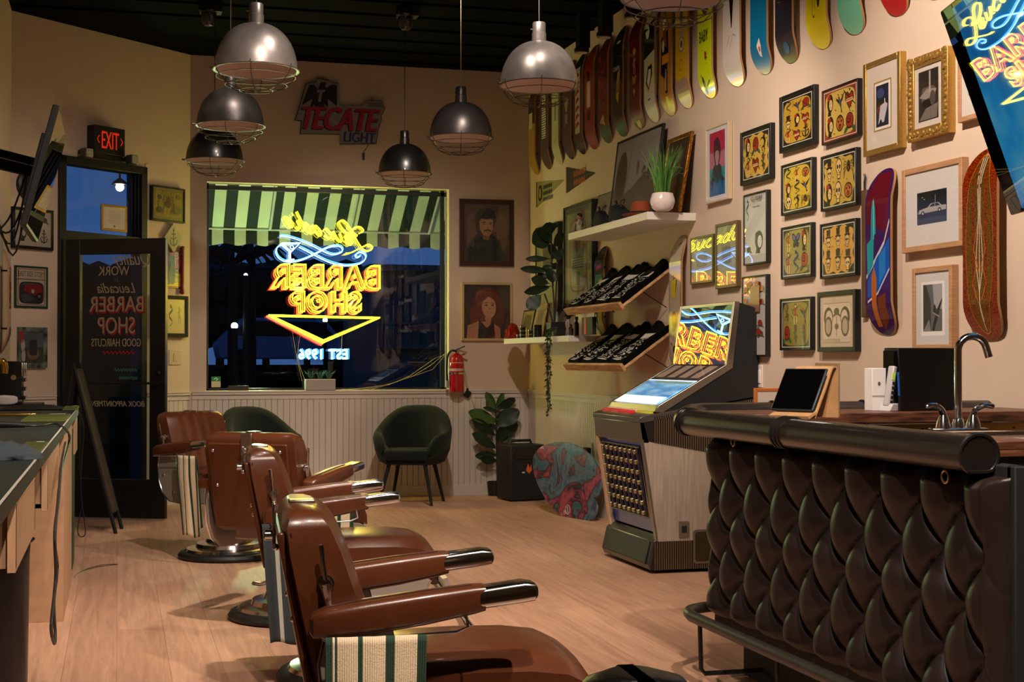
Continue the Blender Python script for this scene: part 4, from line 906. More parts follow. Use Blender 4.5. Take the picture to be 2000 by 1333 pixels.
# photographs
def photo(px, label, fm, fw, shapes, mc='d8cec0', dep=.035, ornate=False, name='framed_photograph'): return picture(name, label, 'picture', px, 'R', fw, dep, fm, mc, shapes, ornate=ornate)
photo((1685.6, 1758, 127.5, 307.5), 'slim gold frame holding a small colour photograph of a car on a tree-lined drive', GOLD, .026,
      [('cfc2b4', rect(-.5, -.5, .5, .5)), ('9c7c44', rect(-.27, -.30, .29, .30)), ('e2dad0', rect(-.24, -.28, .26, .28)), ('1c2238', rect(-.20, -.25, .20, .25)), ('38406c', ell(-.05, .15, .12, .06)), ('20241c', blob(.36, .14, seed=3)), ('6a3428', ell(.0, -.05, .17, .07)), ('b8b4bc', [(-.13, -.22), (.06, -.2), (.17, .0), (.1, .03), (-.06, .0)]), ('14141c', [(-.14, -.23), (.02, -.23), (-.04, -.16)]), ('f0ece4', ell(.08, .05, .01, .03))])
photo((1772, 1851, 118.5, 280), 'heavily carved gold frame holding a black and white photograph', GOLD, .052,
      [('c8beb2', rect(-.5, -.5, .5, .5)), ('2c2622', rect(-.36, -.4, .36, .42)), ('5a5048', blob(.5, .3, seed=2)), ('8a8078', [(-.34, .0), (-.05, .12), (.3, .08), (.2, -.02), (-.1, -.05)]), ('9c9288', rect(.02, .05, .08, .4)), ('6c625a', [(-.34, -.38), (.3, -.38), (.34, -.15), (-.1, -.2)]), ('1c1816', ell(-.05, -.12, .2, .07)), ('4c443e', ell(.15, -.05, .1, .12))], ornate=True, dep=.04)
photo((1870, 1926, 95, 241), 'oak framed picture mostly hidden behind the wall television', OAK, .022, [('d0c8bc', rect(-.5, -.5, .5, .5)), ('7c7468', rect(-.2, -.2, .2, .2))])
# lowrider car picture
S = [('cdc8c2', rect(-.5, -.5, .5, .5)), ('1c2030', rect(-.28, -.22, .27, .22)), ('2c3044', rect(-.28, -.22, .27, -.05)), ('3c4054', rect(-.28, -.22, .27, -.14)), ('10121a', rect(-.28, .02, .27, .22)), ('c8c8c8', ell(-.18, .15, .012, .005)), ('c8c8c8', ell(-.14, .12, .012, .005)), ('c8c8c8', rect(.06, .0, .065, .16)),
     ('a09c98', [(-.26, -.07), (-.24, -.02), (-.08, .005), (-.02, .05), (.12, .05), (.18, .005), (.26, -.0), (.26, -.06)]), ('2a2c34', [(-.05, .005), (0, .043), (.05, .043), (.05, .005)]), ('2a2c34', [(.06, .005), (.06, .043), (.11, .043), (.15, .005)]), ('14141a', circ(-.17, -.07, .032)), ('b8b4b0', circ(-.17, -.07, .016)), ('14141a', circ(.14, -.055, .032)), ('b8b4b0', circ(.14, -.055, .016))]
photo((1761, 1879, 334, 496), 'large oak frame with a small photograph of a white classic car at night', OAK, .026, S, 'cdc8c2')
S = [('cbc7c4', rect(-.5, -.5, .5, .5)), ('e4e0dc', rect(-.33, -.38, .35, .37)), ('5c5856', rect(-.28, -.32, .28, .33)), ('2c2a2a', [(-.28, -.32), (-.28, .33), (-.2, .33), (-.05, .1), (-.05, -.32)]), ('9c9896', [(0, .33), (.28, .33), (.28, -.02), (.05, 0)]), ('1c1a1a', [(.05, -.32), (.28, .1), (.28, .14), (.1, -.05), (-.02, -.3)]), ('1c1a1a', ell(.06, -.02, .04, .07)), ('8c8886', strip([(0, -.06), (.2, -.12)], .02)), ('7c7876', [(-.28, -.32), (-.05, -.32), (-.1, -.15)])]
photo((1781, 1859, 525.4, 684), 'lower oak frame with a black and white street photograph, behind the menu folder box', OAK, .024, S, 'cbc7c4')
# warning poster and dark frame behind the plant
S = [('5c5e40', rect(-.5, -.5, .5, .5)), ('8c9068', rect(-.42, -.44, .42, .44)), ('8a4a38', blob(.62, .74, a=0)), ('949a70', blob(.56, .70, a=0)), ('34382c', circ(0, .27, .12)), ('949a70', circ(0, .27, .08))] + place(m_lady(), .18, .38, .25, .2, '6a5848') + [('34382c', strip([(-.2, z), (.2, z)], .008)) for z in (-.02, -.045, -.07, -.095, -.12)] + [('4c6a4c', rect(-.06, -.3, .06, -.16))]
t = picture('framed_poster', 'tall dark framed warning poster passing behind both wall shelves', 'poster', (1100, 1156, 407, 604), 'R', .02, .05, BLK, '5c5e40', S)
loc, rz, w, h = wall_rect(1100, 1156, 407, 604, dep=.05)
mb = MB(); mb.text('WARNING', 0, h * .10, w * .5, .07, -.0455, flat('8a3c2a')); mb.text('YOU ARE UNDER', 0, h * .045, w * .42, .03, -.0455, flat('34382c')); mb.text('SURVEILLANCE', 0, h * .005, w * .4, .03, -.0455, flat('34382c')); mb.build('lettering', t, smooth=0)
picture('framed_print', 'black framed pale print hidden behind the shelf fig plant', 'picture', (1045.3, 1090, 446.4, 612), 'R', .02, .04, BLK, '9a9668', [('a29e70', rect(-.5, -.5, .5, .5)), ('6c6040', rect(-.2, -.1, .2, .3))])
# portraits on the window wall
S = [('4a3028', rect(-.5, -.5, .5, .5)), ('3a2420', rect(-.5, -.5, .5, 0)), ('5c3a34', blob(.9, .7, a=0)), ('14100e', [(-.42, -.5), (-.4, -.2), (-.22, -.02), (.12, -.02), (.3, -.16), (.4, -.5)]), ('2a2422', [(-.14, .02), (-.06, -.12), (.02, -.05), (.1, .02)]),
     ('1a1210', ell(-.03, .24, .24, .20)), ('1a1210', ell(-.18, .12, .07, .14)), ('9c6c4c', [(-.17, .2), (-.16, .06), (-.08, -.04), (.02, -.07), (.1, -.02), (.13, .1), (.14, .22), (.02, .28), (-.1, .26)]), ('a87854', ell(-.0, .14, .09, .09)), ('7a5038', [(-.1, -.05), (.06, -.06), (.04, -.13), (-.08, -.12)]),
     ('1a1210', strip([(-.11, .175), (-.03, .18)], .016)), ('1a1210', strip([(.04, .18), (.11, .17)], .016)), ('2a1a14', ell(-.06, .15, .025, .009)), ('2a1a14', ell(.07, .15, .025, .009)), ('7a5038', ell(.02, .085, .025, .012)), ('1a100c', [(-.08, .03), (-.03, .055), (.02, .06), (.07, .055), (.11, .03), (.1, .02), (.02, .035), (-.07, .02)]), ('7c4438', ell(.015, .008, .04, .008)), ('1a1210', ell(-.02, .33, .2, .1)), ('0e0c0c', strip([(-.2, -.3), (.2, -.28)], .1))]
picture('framed_portrait', 'dark brown framed studio portrait of a dark-haired man with a moustache', 'picture', (898, 1004, 388, 519), 'B', .042, .03, mat('dark_cherry', '3a1c12', .35), '4a3028', S, gloss=.5)
S = [('2a1a1c', rect(-.5, -.5, .5, .5)), ('3c2424', blob(.95, .9, a=0)), ('5c2420', ell(.0, .12, .31, .33)), ('6c2c22', ell(-.22, -.08, .16, .22)), ('5a2420', ell(.26, -.05, .13, .22)), ('7a4030', ell(-.12, .25, .14, .16)), ('a87458', [(-.45, -.5), (-.42, -.26), (-.2, -.18), (.1, -.2), (.28, -.3), (.3, -.5)]), ('1c1214', [(-.2, -.5), (-.18, -.14), (-.02, -.3), (.14, -.16), (.18, -.5)]), ('a87458', [(-.06, -.1), (.1, -.1), (.07, -.24), (-.0, -.3)]),
     ('b88464', ell(.04, .08, .155, .2, 20, .12)), ('6c2c22', ell(-.1, .27, .15, .07, 14, .5)), ('6c2c22', ell(.12, .3, .14, .06, 14, -.4)), ('3a1c16', ell(-.02, .12, .03, .013)), ('3a1c16', ell(.12, .12, .03, .013)), ('5a2c20', strip([(-.06, .16), (.02, .165)], .012)), ('5a2c20', strip([(.09, .165), (.16, .155)], .012)), ('8c5c44', ell(.055, .05, .02, .012)), ('9c3c34', ell(.05, -.015, .05, .014)), ('e0d0c0', ell(.05, -.013, .03, .005))]
picture('framed_portrait', 'pale wood framed portrait of a smiling auburn-haired woman above the fire extinguisher', 'picture', (902, 1001, 551, 666), 'B', .022, .03, mat('pale_wood_frame', 'b49a68', .5), '2a1a1c', S, gloss=.5)
# right of the door
S = [('7c7a3c', rect(-.5, -.5, .5, .5)), ('8c5c34', rect(-.44, -.42, .44, .42)), ('94883c', rect(-.42, -.40, .42, .40))]
rnd = random.Random(9)
for k in range(60): x = rnd.uniform(-.38, .38); z = rnd.uniform(-.36, .36); S.append(('7c5428', strip([(x, z), (x + .02, z + .08)], .012)))
S += place(m_spider(), 0, .05, .4, .7, '5c4a2c') + [('4c4a34', circ(-.3, -.2, .1)), ('6a7040', circ(.3, -.15, .13)), ('4c4a34', circ(-.3, .2, .07)), ('6a7040', circ(.32, .25, .08))]
picture('framed_print', 'black framed patterned yellow-brown print, highest picture right of the door', 'picture', (298, 362, 361, 430), 'W', .014, .04, BLK, '7c7a3c', S)
t = picture('framed_drawing', 'black framed ink drawing half hidden behind the open door edge', 'picture', (306, 368, 576, 658), 'W', .03, .045, BLKM, 'b8ac74', [('c0b47c', rect(-.5, -.5, .5, .5))] + place(m_snake(), -.05, .0, .25, .6, INK) + place(m_pinup(), .28, .02, .25, .5, '8a8444'))
loc, rz, w, h = wall_rect(318, 356, 440, 486, side='W', dep=.02); t = thing('canvas_print', 'small white canvas hung as a diamond right of the door', 'picture', loc, rz); mb = MB(); mb.prism([(-.1, 0), (0, -.12), (.1, 0), (0, .12)], -.03, 0, flat('b0ae88')); mb.build('canvas', t); art_mesh(t, place(m_anchor(), 0, 0, 1, 1, '343428'), .12, .15, -.0305)
S = [('7a2c34', rect(-.5, -.5, .5, .5)), ('b84c74', rect(-.3, .05, .5, .45)), ('c8b02c', rect(-.4, -.45, .5, -.1)), ('4c6a5c', blob(.5, .8, seed=6))] + place(m_panther(), -.1, 0, .6, .9, '2c3428')
loc, rz, w, h = wall_rect(306, 356, 488, 561, side='W', dep=.02); t = thing('wall_scroll', 'colourful red and yellow scroll poster on a wooden roller beside the door edge', 'poster', loc, rz); art_mesh(t, S, w, h, -.012); mb = MB(); mb.bb((-w / 2, -.01, -h / 2), (w / 2, -.0, h / 2), flat('4a2020')); mb.build('backing', t)
mb = MB(); mb.cyl((w / 2, -.02, -h / 2 - .03), (w / 2, -.02, h / 2 + .03), .016, mat('roller_red', '7c2c20', .3)); mb.ball((w / 2, -.02, h / 2 + .03), .02, mat('roller_red')); mb.ball((w / 2, -.02, -h / 2 - .03), .02, mat('roller_red')); mb.build('roller', t)
mb = MB()
for k, ch in enumerate('BLOOD'): mb.text(ch, w * .3, h * (.38 - .16 * k), .05, .055, -.0135, flat('a8c4bc'))
mb.build('lettering', t, smooth=0)
# left of the door
S = [('a89c8c', rect(-.5, -.5, .5, .5))] + place(m_rose(), -.28, .32, .3, .26, '2c2824') + place(m_lady(), -.27, -.12, .32, .5, '2c2824') + [('a89c8c', ell(-.26, -.13, .05, .1))] + place(m_tiger(), .02, -.22, .3, .32, '34302a') + place(m_rose(), .3, .26, .26, .22, '4a443c') + place(m_anchor(), .3, -.2, .28, .4, '34302a') + place(m_skull(), .05, .25, .2, .3, '4a443c')
picture('framed_drawing', 'black framed sheet of black ink tattoo drawings left of the door', 'picture', (25.5, 105, 403, 484), 'W', .022, .03, BLK, 'a89c8c', S)
S = [('1c3a24', rect(-.5, -.5, .5, .5)), ('a89a88', rect(-.45, -.46, .45, .46)), ('6c2420', rect(-.42, -.44, .42, .44)), ('a89a88', rect(-.40, -.425, .40, .425)), ('1c3a24', rect(-.46, .17, .46, .185)), ('6c2420', rect(-.42, .195, .42, .205)), ('24262a', blob(.74, .5, a=0))]
S = S[:-1] + [('24262a', [(x, z - .14) for x, z in blob(.76, .54, a=0)]), ('6c1c18', [(-.25, -.1), (-.2, .05), (.0, .08), (.3, .06), (.34, -.12), (.1, -.2)]), ('3a3c40', [(-.34, -.2), (-.1, -.16), (.1, -.3), (-.2, -.38)]), ('8a8a88', circ(.04, -.1, .05)), ('141416', circ(.24, -.22, .09)), ('5a5a5a', circ(.24, -.22, .04)), ('3c4448', [(-.34, .04), (-.24, .1), (.2, .1), (.3, .06), (0, .075)])]
t = picture('record_sleeve', 'record sleeve with a red truck under hand-drawn lettering on a striped border', 'record sleeve', (29, 94, 518, 601), 'W', .004, .012, mat('sleeve_green', '1c3a24'), 'a89a88', S, glass=False)
loc, rz, w, h = wall_rect(29, 94, 518, 601, side='W', dep=.012); mb = MB(); mb.text('EAST SIDE STORY', 0, h * .31, w * .78, .038, -.0108, flat('1c2420')); mb.text('VOL. 1', w * .3, h * .235, w * .14, .012, -.0108, flat('1c2420')); mb.build('lettering', t, smooth=0)
S = [('3c3a34', rect(-.5, -.5, .5, .5)), ('4a5458', rect(-.5, .0, .5, .5)), ('6a5c48', ell(0, -.2, .3, .2)), ('2c3034', blob(.4, .5, seed=5))]
t = picture('framed_collage', 'small graffiti-painted frame with red and turquoise patches by the counter', 'picture', (38, 93, 639, 719), 'W', .035, .03, mat('graffiti_frame', '6a8078', .5, noise=.6, nscale=14, col2='241c1a'), '3c3a34', S)
loc, rz, w, h = wall_rect(38, 93, 639, 719, side='W', dep=.03); mb = MB(); mb.bb((-w / 2, -.032, h * .12), (-w / 2 + .035, -.030, h * .4), flat('8c1c1c')); mb.prism(ell(-w / 2 + .03, h * .05, .018, .05, 12), -.032, -.03, flat('9a948a')); mb.prism(ell(-w / 2 + .035, -h * .2, .018, .05, 12), -.032, -.03, flat('9a948a')); mb.split('painted_patch', t)
# certificate standing in the transom
loc = W0 + WD * (-.66) + WN * .06; a = onP(196, 398, loc, WN); b_ = onP(196, 450, loc, WN); c_ = onP(246, 400, loc, WN)
w = (Vector((a.x, a.y)) - Vector((c_.x, c_.y))).length; h = a.z - b_.z; m_ = (a + c_) / 2; t = thing('framed_certificate', 'gold framed certificate standing on the ledge of the door transom', 'certificate', (m_.x, m_.y, (a.z + b_.z) / 2), WA)
iw, ih, y = frame_geo(t, w, h, .02, .015, GOLD, 1, 'cfc4b4'); art_mesh(t, [('cfc4b4', rect(-.5, -.5, .5, .5))] + [('6a6258', strip([(-.3 + .05 * (k % 3), .32 - .07 * k), (.3 - .05 * (k % 2), .32 - .07 * k)], .012)) for k in range(9)] + [('7a6a3a', circ(0, -.38, .05))], iw, ih, y - .001)
# pennants
def pennant(label, px0, yt, yb, px1, ytip, c, edge, txt, tc, tw, th, sh=0):
    a = onX(px0, yt, XR - .01); b_ = onX(px0, yb, XR - .01); p = onX(px1, ytip, XR - .01); t = thing('pennant', label, 'pennant', (XR - .0003, a.y, (a.z + b_.z) / 2), -PI / 2)
    L_ = a.y - p.y; h = a.z - b_.z; zc_ = p.z - (a.z + b_.z) / 2; mb = MB(); mb.prism([(0, h / 2), (0, -h / 2), (L_, zc_)], -.006, 0, flat(c)); mb.build('felt_flag', t)
    mb = MB(); mb.bb((-.015, -.008, -h / 2), (.004, -.001, h / 2), flat(edge)); mb.build('felt_band', t)
    mb = MB()
    for k in range(txt):
        for q in range(9): mb.poly(rect(L_ * (.2 + tw * q / 9) + L_ * .06, zc_ * .35 + th * (.2 - 1.15 * k), L_ * (.2 + tw * (q + .7) / 9) + L_ * .06, zc_ * .35 + th * (1.0 - 1.15 * k - .15 * (q % 2))), -.0075, flat(tc))
    if sh: mb.prism(ell(L_ * .14, 0, .06, .07), -.0085, -.006, flat(tc)); mb.prism(ell(L_ * .14, 0, .035, .045), -.0095, -.006, flat(c))
    mb.build('lettering', t, smooth=0)
pennant('black felt pennant with orange lettering left of the upper shelf', 1106, 327, 377, 1161, 338, '1c1812', '8a3a18', 2, 'a8481c', .42, .06)
pennant('pale felt pennant with a black emblem near the corner', 1047.5, 356, 405, 1100, 352, '8f8a58', '1c1c14', 3, '1c1c14', .34, .045, 1)

# ================================================================ SKATEBOARDS
PLY = mat('maple_ply_edge', 'a87c50', .5)
def board(name, label, loc, L_=.80, w=.205, shapes=None, base='b0302a', rz=-PI / 2, group=None, gloss=.2, kick=.055, sq=2.3, tex=None, rot=None, off=.052, cat='skateboard', ragged=False):
    t = thing(name, label, cat, loc, rz, group, rot)
    NZ, NX = 40, 12
    def hw(v):                                        # half width along the length, v -1..1
        e = max(0, (abs(v) - .68) / .32); r = (1 - e ** sq) ** (1 / sq) if e < 1 else 0
        return w / 2 * max(.02, r) * (1 - .03 * (1 - abs(v)))
    def yo(v): e = max(0, (abs(v) - .60) / .40); return kick * e ** 1.5
    front = []; backr = []; vs = []; fs = []
    ms = base if not isinstance(base, str) else mat('deck_' + base, base, gloss, coat=.5)
    for side, dy in ((0, -.006), (1, .006)):
        for j in range(NZ + 1):
            v = -math.cos(PI * j / NZ) if j not in (0, NZ) else (-1 if j == 0 else 1)
            for i in range(NX + 1):
                u = -1 + 2 * i / NX; vs.append((hw(v) * u, -off + dy + yo(v), v * L_ / 2))
    n1 = (NZ + 1) * (NX + 1); q = lambda s, j, i: s * n1 + j * (NX + 1) + i
    mb = MB(); mb.add(vs, [(q(0, j, i), q(0, j, i + 1), q(0, j + 1, i + 1), q(0, j + 1, i)) for j in range(NZ) for i in range(NX)], ms)
    fs = [(q(1, j, i), q(1, j + 1, i), q(1, j + 1, i + 1), q(1, j, i + 1)) for j in range(NZ) for i in range(NX)]
    for j in range(NZ): fs += [(q(0, j, 0), q(0, j + 1, 0), q(1, j + 1, 0), q(1, j, 0)), (q(0, j, NX), q(1, j, NX), q(1, j + 1, NX), q(0, j + 1, NX))]
    for i in range(NX): fs += [(q(0, 0, i), q(1, 0, i), q(1, 0, i + 1), q(0, 0, i + 1)), (q(0, NZ, i), q(0, NZ, i + 1), q(1, NZ, i + 1), q(1, NZ, i))]
    mb.add(vs, fs, PLY); d = mb.build('deck', t, 40)
    bmw = bmesh.new(); bmw.from_mesh(d.data); bmesh.ops.remove_doubles(bmw, verts=bmw.verts, dist=1e-5); bmesh.ops.recalc_face_normals(bmw, faces=bmw.faces); bmw.to_mesh(d.data); bmw.free(); d.data.polygons.foreach_set('use_smooth', [True] * len(d.data.polygons)); d.data.set_sharp_from_angle(angle=math.radians(50))
    if shapes:                                        # graphic: outlines cut into small tiles so they follow the bend
        mb = MB()
        for k, (c, P) in enumerate(shapes):
            bm_ = bmesh.new(); vv = [bm_.verts.new((x * w / 2, 0, z * L_ / 2)) for x, z in P]
            try: bm_.faces.new(vv)
            except ValueError: bm_.free(); continue
            zs = [z for x, z in P]; lo, hi = min(zs), max(zs)
            for s_ in range(-16, 17):
                zc_ = s_ / 16
                if lo < zc_ < hi and abs(zc_) > .55: bmesh.ops.bisect_plane(bm_, geom=bm_.verts[:] + bm_.edges[:] + bm_.faces[:], plane_co=(0, 0, zc_ * L_ / 2), plane_no=(0, 0, 1))
            bm_.verts.index_update(); out = []
            for v_ in bm_.verts:
                vz = max(-1, min(1, v_.co.z / (L_ / 2))); h_ = hw(vz) * .985; x = max(-h_, min(h_, v_.co.x)); u_ = x / max(1e-6, hw(vz))
                out.append((x, -off - .0066 + yo(vz) - k * 4e-5, v_.co.z))
            mb.add(out, [tuple(v.index for v in f_.verts) for f_ in bm_.faces], c if not isinstance(c, str) else mat('ink_' + c, c, gloss)); bm_.free()
        mb.build('deck_graphic', t, smooth=0)
    mb = MB(); 
    for z in (.27, -.27): mb.cyl((0, -off + .004, z * L_), (0, 0, z * L_), .006, BLK, n=8)
    mb.split('wall_mount', t)
    return t
TOPZ = 2.815 + .4; GB = 'skateboard decks hung in a row under the ceiling'
def mot(m, cx, cz, s=1, tint=None): return [((tint or c), [(cx + x * s * 1.4, cz + z * s * .36) for x, z in p]) for c, p in m()]
def txt_strip(cx, cz, n, c, s=.5): return [(c, strip([(cx - .6 * s, cz - k * .09 * s), (cx + .6 * s, cz - k * .09 * s)], .045 * s)) for k in range(n)]
rn = random.Random(11)
def rnd_shapes(n, cols, z0=-.9, z1=.9, s=.3):
    o = []
    for k in range(n):
        x = rn.uniform(-.6, .6); z = rn.uniform(z0, z1); o.append((rn.choice(cols), [(x + rn.uniform(-1, 1) * s, z + rn.uniform(-1, 1) * s * .3) for _ in range(3)]))
    return o
SB = [
 (1038, 338, 'b08a1e', [('1a1612', rect(-1, .1, 1, 1)), ('c8c0a0', rect(-.8, .0, .3, .35))], 'gold tailed deck at the far left end of the row, next to the corner', .19),
 (1062, 332, '3a342c', [('c8c4b0', rect(-.55, -.35, .55, .7))] + [('2c2822', rect(-.5, -.33 + k * .05, .5, -.31 + k * .05)) for k in range(20)], 'dark deck with a panel of fine white lettering', .2),
 (1084, 323, 'b8b890', [('2c2c24', rect(-.1, -.1, .0, .3)), ('2c2c24', rect(.12, -.1, .2, .3)), ('a85040', strip([(-.3, -.55), (.4, -.5)], .02))], 'pale green-white deck with a thin black figure', .19),
 (1106, 311, '3c3630', mot(m_skull, 0, .1, .9, '8a8474') + mot(m_snake, 0, .55, 1, '9a9484') + mot(m_rose, 0, -.2, .8, '746c60'), 'charcoal deck with grey graffiti lines', .2),
 (1128, 300, '2a241e', [('b8b0a4', rect(-.6, -.6, .6, .7))] + [('9c2c20', [(-.5, -.5 + k * .16), (.5, -.42 + k * .16), (.1, -.36 + k * .16), (.5, -.3 + k * .16), (-.4, -.4 + k * .16)]) for k in range(7)], 'black deck with jagged red and white lettering', .2),
 (1150, 292, '8a2c22', [('c8b8a8', rect(-.45, -.2, .35, .3)), ('2c2824', rect(-.4, -.45, .3, -.25)), ('1c1814', ell(-.1, .4, .3, .1)), ('d8c8b8', rect(-.2, .0, .0, .2))], 'brick red deck with a white and dark block', .21),
 (1177, 280, '6c2418', [('2c4a30', [(-1, -1), (1, -1), (1, -.72), (-.2, -.62), (-1, -.8)]), ('b09068', [(-.6, -.6), (.2, -.45), (.5, -.7)])] + rnd_shapes(40, ['3a2a1c', '8a3a24', '4a5a38', '2c2018'], -.5, .85), 'dark red deck painted with a mottled scene and a green tail', .21),
 (1206, 265, '171412', [('b8892c', [(-.3, -.3), (.0, .15), (.5, .2), (.4, -.1), (.15, -.42)]), ('8a5c1c', [(-.2, -.2), (.3, .1), (.3, -.2)]), ('1f4a2c', [(-1, -1), (1, -1), (1, -.75), (-1, -.8)]), ('d8d4c8', ell(.1, .7, .4, .03))], 'black deck with a golden wing and white lettering', .21),
 (1239, 247, '5c1616', mot(m_tiger, 0, .35, .5, 'b89038') + mot(m_pinup, 0, .1, .8, 'b08a30') + mot(m_butterfly, 0, -.15, .6, '9c7a2c') + mot(m_heart, 0, -.35, .4, 'b89038') + [('c8c04c', [(-.4, -1), (.4, -1), (.3, -.86), (-.3, -.86)])], 'maroon deck with small yellow figures', .21),
 (1268, 241, 'cfcabc', [('1a1816', [(-1, .1), (1, .2), (1, .75), (-1, .6)]), ('d8d8d0', ell(-.3, .55, .35, .12)), ('c8b42c', [(-.7, -.35), (-.3, -.02), (.6, 0), (.7, -.2), (-.1, -.5)]), ('1a1816', [(-.6, -.32), (-.2, -.05), (.5, -.03), (.55, -.2), (-.1, -.46)]), ('d8d8d0', [(-.4, -.3), (-.1, -.1), (.3, -.1), (.3, -.22), (-.1, -.42)]), ('1a1816', strip([(-.2, -.62), (.2, -.61)], .02))], 'white deck with a black and yellow cartoon fist', .2),
 (1299, 230, 'b07a2c', [('1c1430', [(-.7, -.3), (-.6, .3), (.5, .4), (.6, -.1), (-.1, -.4)]), ('d88c2c', rect(-.5, -.15, .6, -.0)), ('e0d8c8', ell(0, .5, .35, .12)), ('1a1816', ell(.1, .5, .1, .04)), ('7a4a1c', [(-.5, .2), (.3, .1), (.2, .45), (-.3, .4)]), ('d0c8b8', ell(-.3, .15, .2, .1)), ('c8c830', [(-.2, -.9), (.5, -.95), (.3, -.7), (-.1, -.7)]), ('20142c', rect(.05, -.65, .4, -.2)), ('e0d8c8', rect(.12, -.6, .2, -.25))], 'orange-brown deck with a busy purple cartoon', .21),
 (1331, 211, 'c8a01c', [('9c8268', [(-1, -1), (1, -1), (1, -.6), (.4, -.52), (-.4, -.56), (-1, -.5)]), ('8a7458', ell(0, .02, .45, .13)), ('c8b480', ell(0, .02, .35, .1)), ('5c4c38', ell(0, .02, .2, .06)), ('a8946c', rect(-.3, .15, .4, .6)), ('5c4c34', ell(.0, .45, .25, .12)), ('8a7418', rect(-.25, -.4, .1, -.22)), ('c8a01c', rect(-.18, -.38, .04, -.24))], 'worn yellow deck with a round emblem and bare wood tail', .21),
 (1376, 194, 'c8dc10', mot(m_tiger, .1, .38, .8, '6a3a28') + [('e8e4d8', ell(.35, .42, .15, .05)), ('1a1816', ell(.38, .42, .06, .025)), ('c87820', [(.5, .36), (.75, .3), (.5, .3)])] + rnd_shapes(16, ['1c2c14', '4a1c14', '1c2c14'], -.7, .9, .14) + [('a82820', [(.0, -.28), (.3, -.32), (.2, -.45), (.05, -.4)]), ('1c2c14', circ(-.35, -.8, .14)), ('1c2c14', strip([(-.1, -.83), (.5, -.75)], .03))], 'fluorescent yellow-green deck with splattered cartoon', .215),
 (1428, 167, 'cfc6bc', [('171414', [(-.25, .35), (.3, .36), (.08, -.15), (.0, -.15)]), ('a82820', [(-.3, .42), (-.1, .6), (.4, .6), (.35, .4), (0, .36)]), ('5c4c44', strip([(-.35, .3), (.45, .36)], .03)), ('171414', [(-.4, .6), (-.2, .9), (-.1, .62), (.1, .95), (.2, .62), (.5, .9), (.4, .6)]), ('6c6058', strip([(-.5, -.4), (-.2, -.25), (-.1, -.45), (.2, -.25), (.5, -.3)], .012))], 'white deck with a black and red torch', .24),
 (1481, 151, '0e6c98', mot(m_lady, 0, .45, 1.1, 'b8b4ac') + mot(m_tiger, 0, .3, .7, '8a9098') + [('d8c8c0', [(-.2, -.6), (.1, -.5), (.3, -.62), (.2, -.78), (0, -.75)]), ('a84c3c', ell(.1, -.66, .1, .04))], 'deep blue deck with a silver engraved figure', .215),
 (1530, 131, '28242c', rnd_shapes(34, ['38303c', '4a2c34', '2c3c4c', '5a4a2c'], -.2, .9, .35) + [('a8883c', circ(-.3, .1, .05)), ('a8883c', circ(.1, .1, .05)), ('28506c', ell(0, -.8, .3, .08))], 'dark purple-blue wooden deck', .205),
 (1593, 96, 'd8c414', [('b02418', [(-.5, -.05), (-.2, .3), (.2, .3), (-.1, -.02), (-.2, -.25), (-.45, -.2)]), ('2c50a0', ell(.3, .12, .2, .05)), ('2c2c1c', strip(ell(-.2, -.45, .16, .14, 14, -.3), .02)), ('2c2c1c', ell(.25, -.4, .12, .09, 10, -.2))], 'bright yellow deck with a red splash', .22),
 (1656, 68, '6cb494', [('5c1c4c', [(-.55, -.35 - .04 * (k % 2)), (-.4 + 0, -.2)] if False else rect(-.55 + k * .14, -.52 + .02 * (k % 3), -.47 + k * .14, -.2)) for k in range(8)] + [('b03c40', rect(-.53 + k * .14, -.38, -.5 + k * .14, -.25)) for k in range(8)], 'mint green deck with purple dripping letters', .22),
 (1738, 26, 'a81c20', [('d8ccc4', blob(1.2, 1.6, a=0, seed=1))], 'red and white deck cut off by the top of the picture', .22),
 (1812, 2, '6a6054', None, 'grey-brown deck cut off at the far right of the row', .22),
]
for (px, py, base, sh, lab, w) in SB:
    p = onX(px, py, XR - .06); 
    b_ = board('skateboard_deck', lab, (XR - .002, p.y, TOPZ), .80, w, sh, base, group=GB)
# deck with words
def words(px, py, items):
    p = onX(px, py, XR - .06); t = None
    return p
for px, py, txts in ((1376, 194, [('BABY', .0, -.02, .13, .07, '1c2c14')]), (1206, 265, [('ORAN', .0, .09, .13, .035, 'd8d4c8')]), (1656, 68, [])):
    p = onX(px, py, XR - .06)
    for s_, dx, dz, w, h, c in txts:
        o = [q for q in bpy.data.objects if q.name.startswith('skateboard_deck') and abs(q.location.y - p.y) < .01][0]
        mb = MB(); mb.text(s_, dx, dz, w, h, -.066, mat('ink_' + c, c)); mb.build('lettering', o, smooth=0)
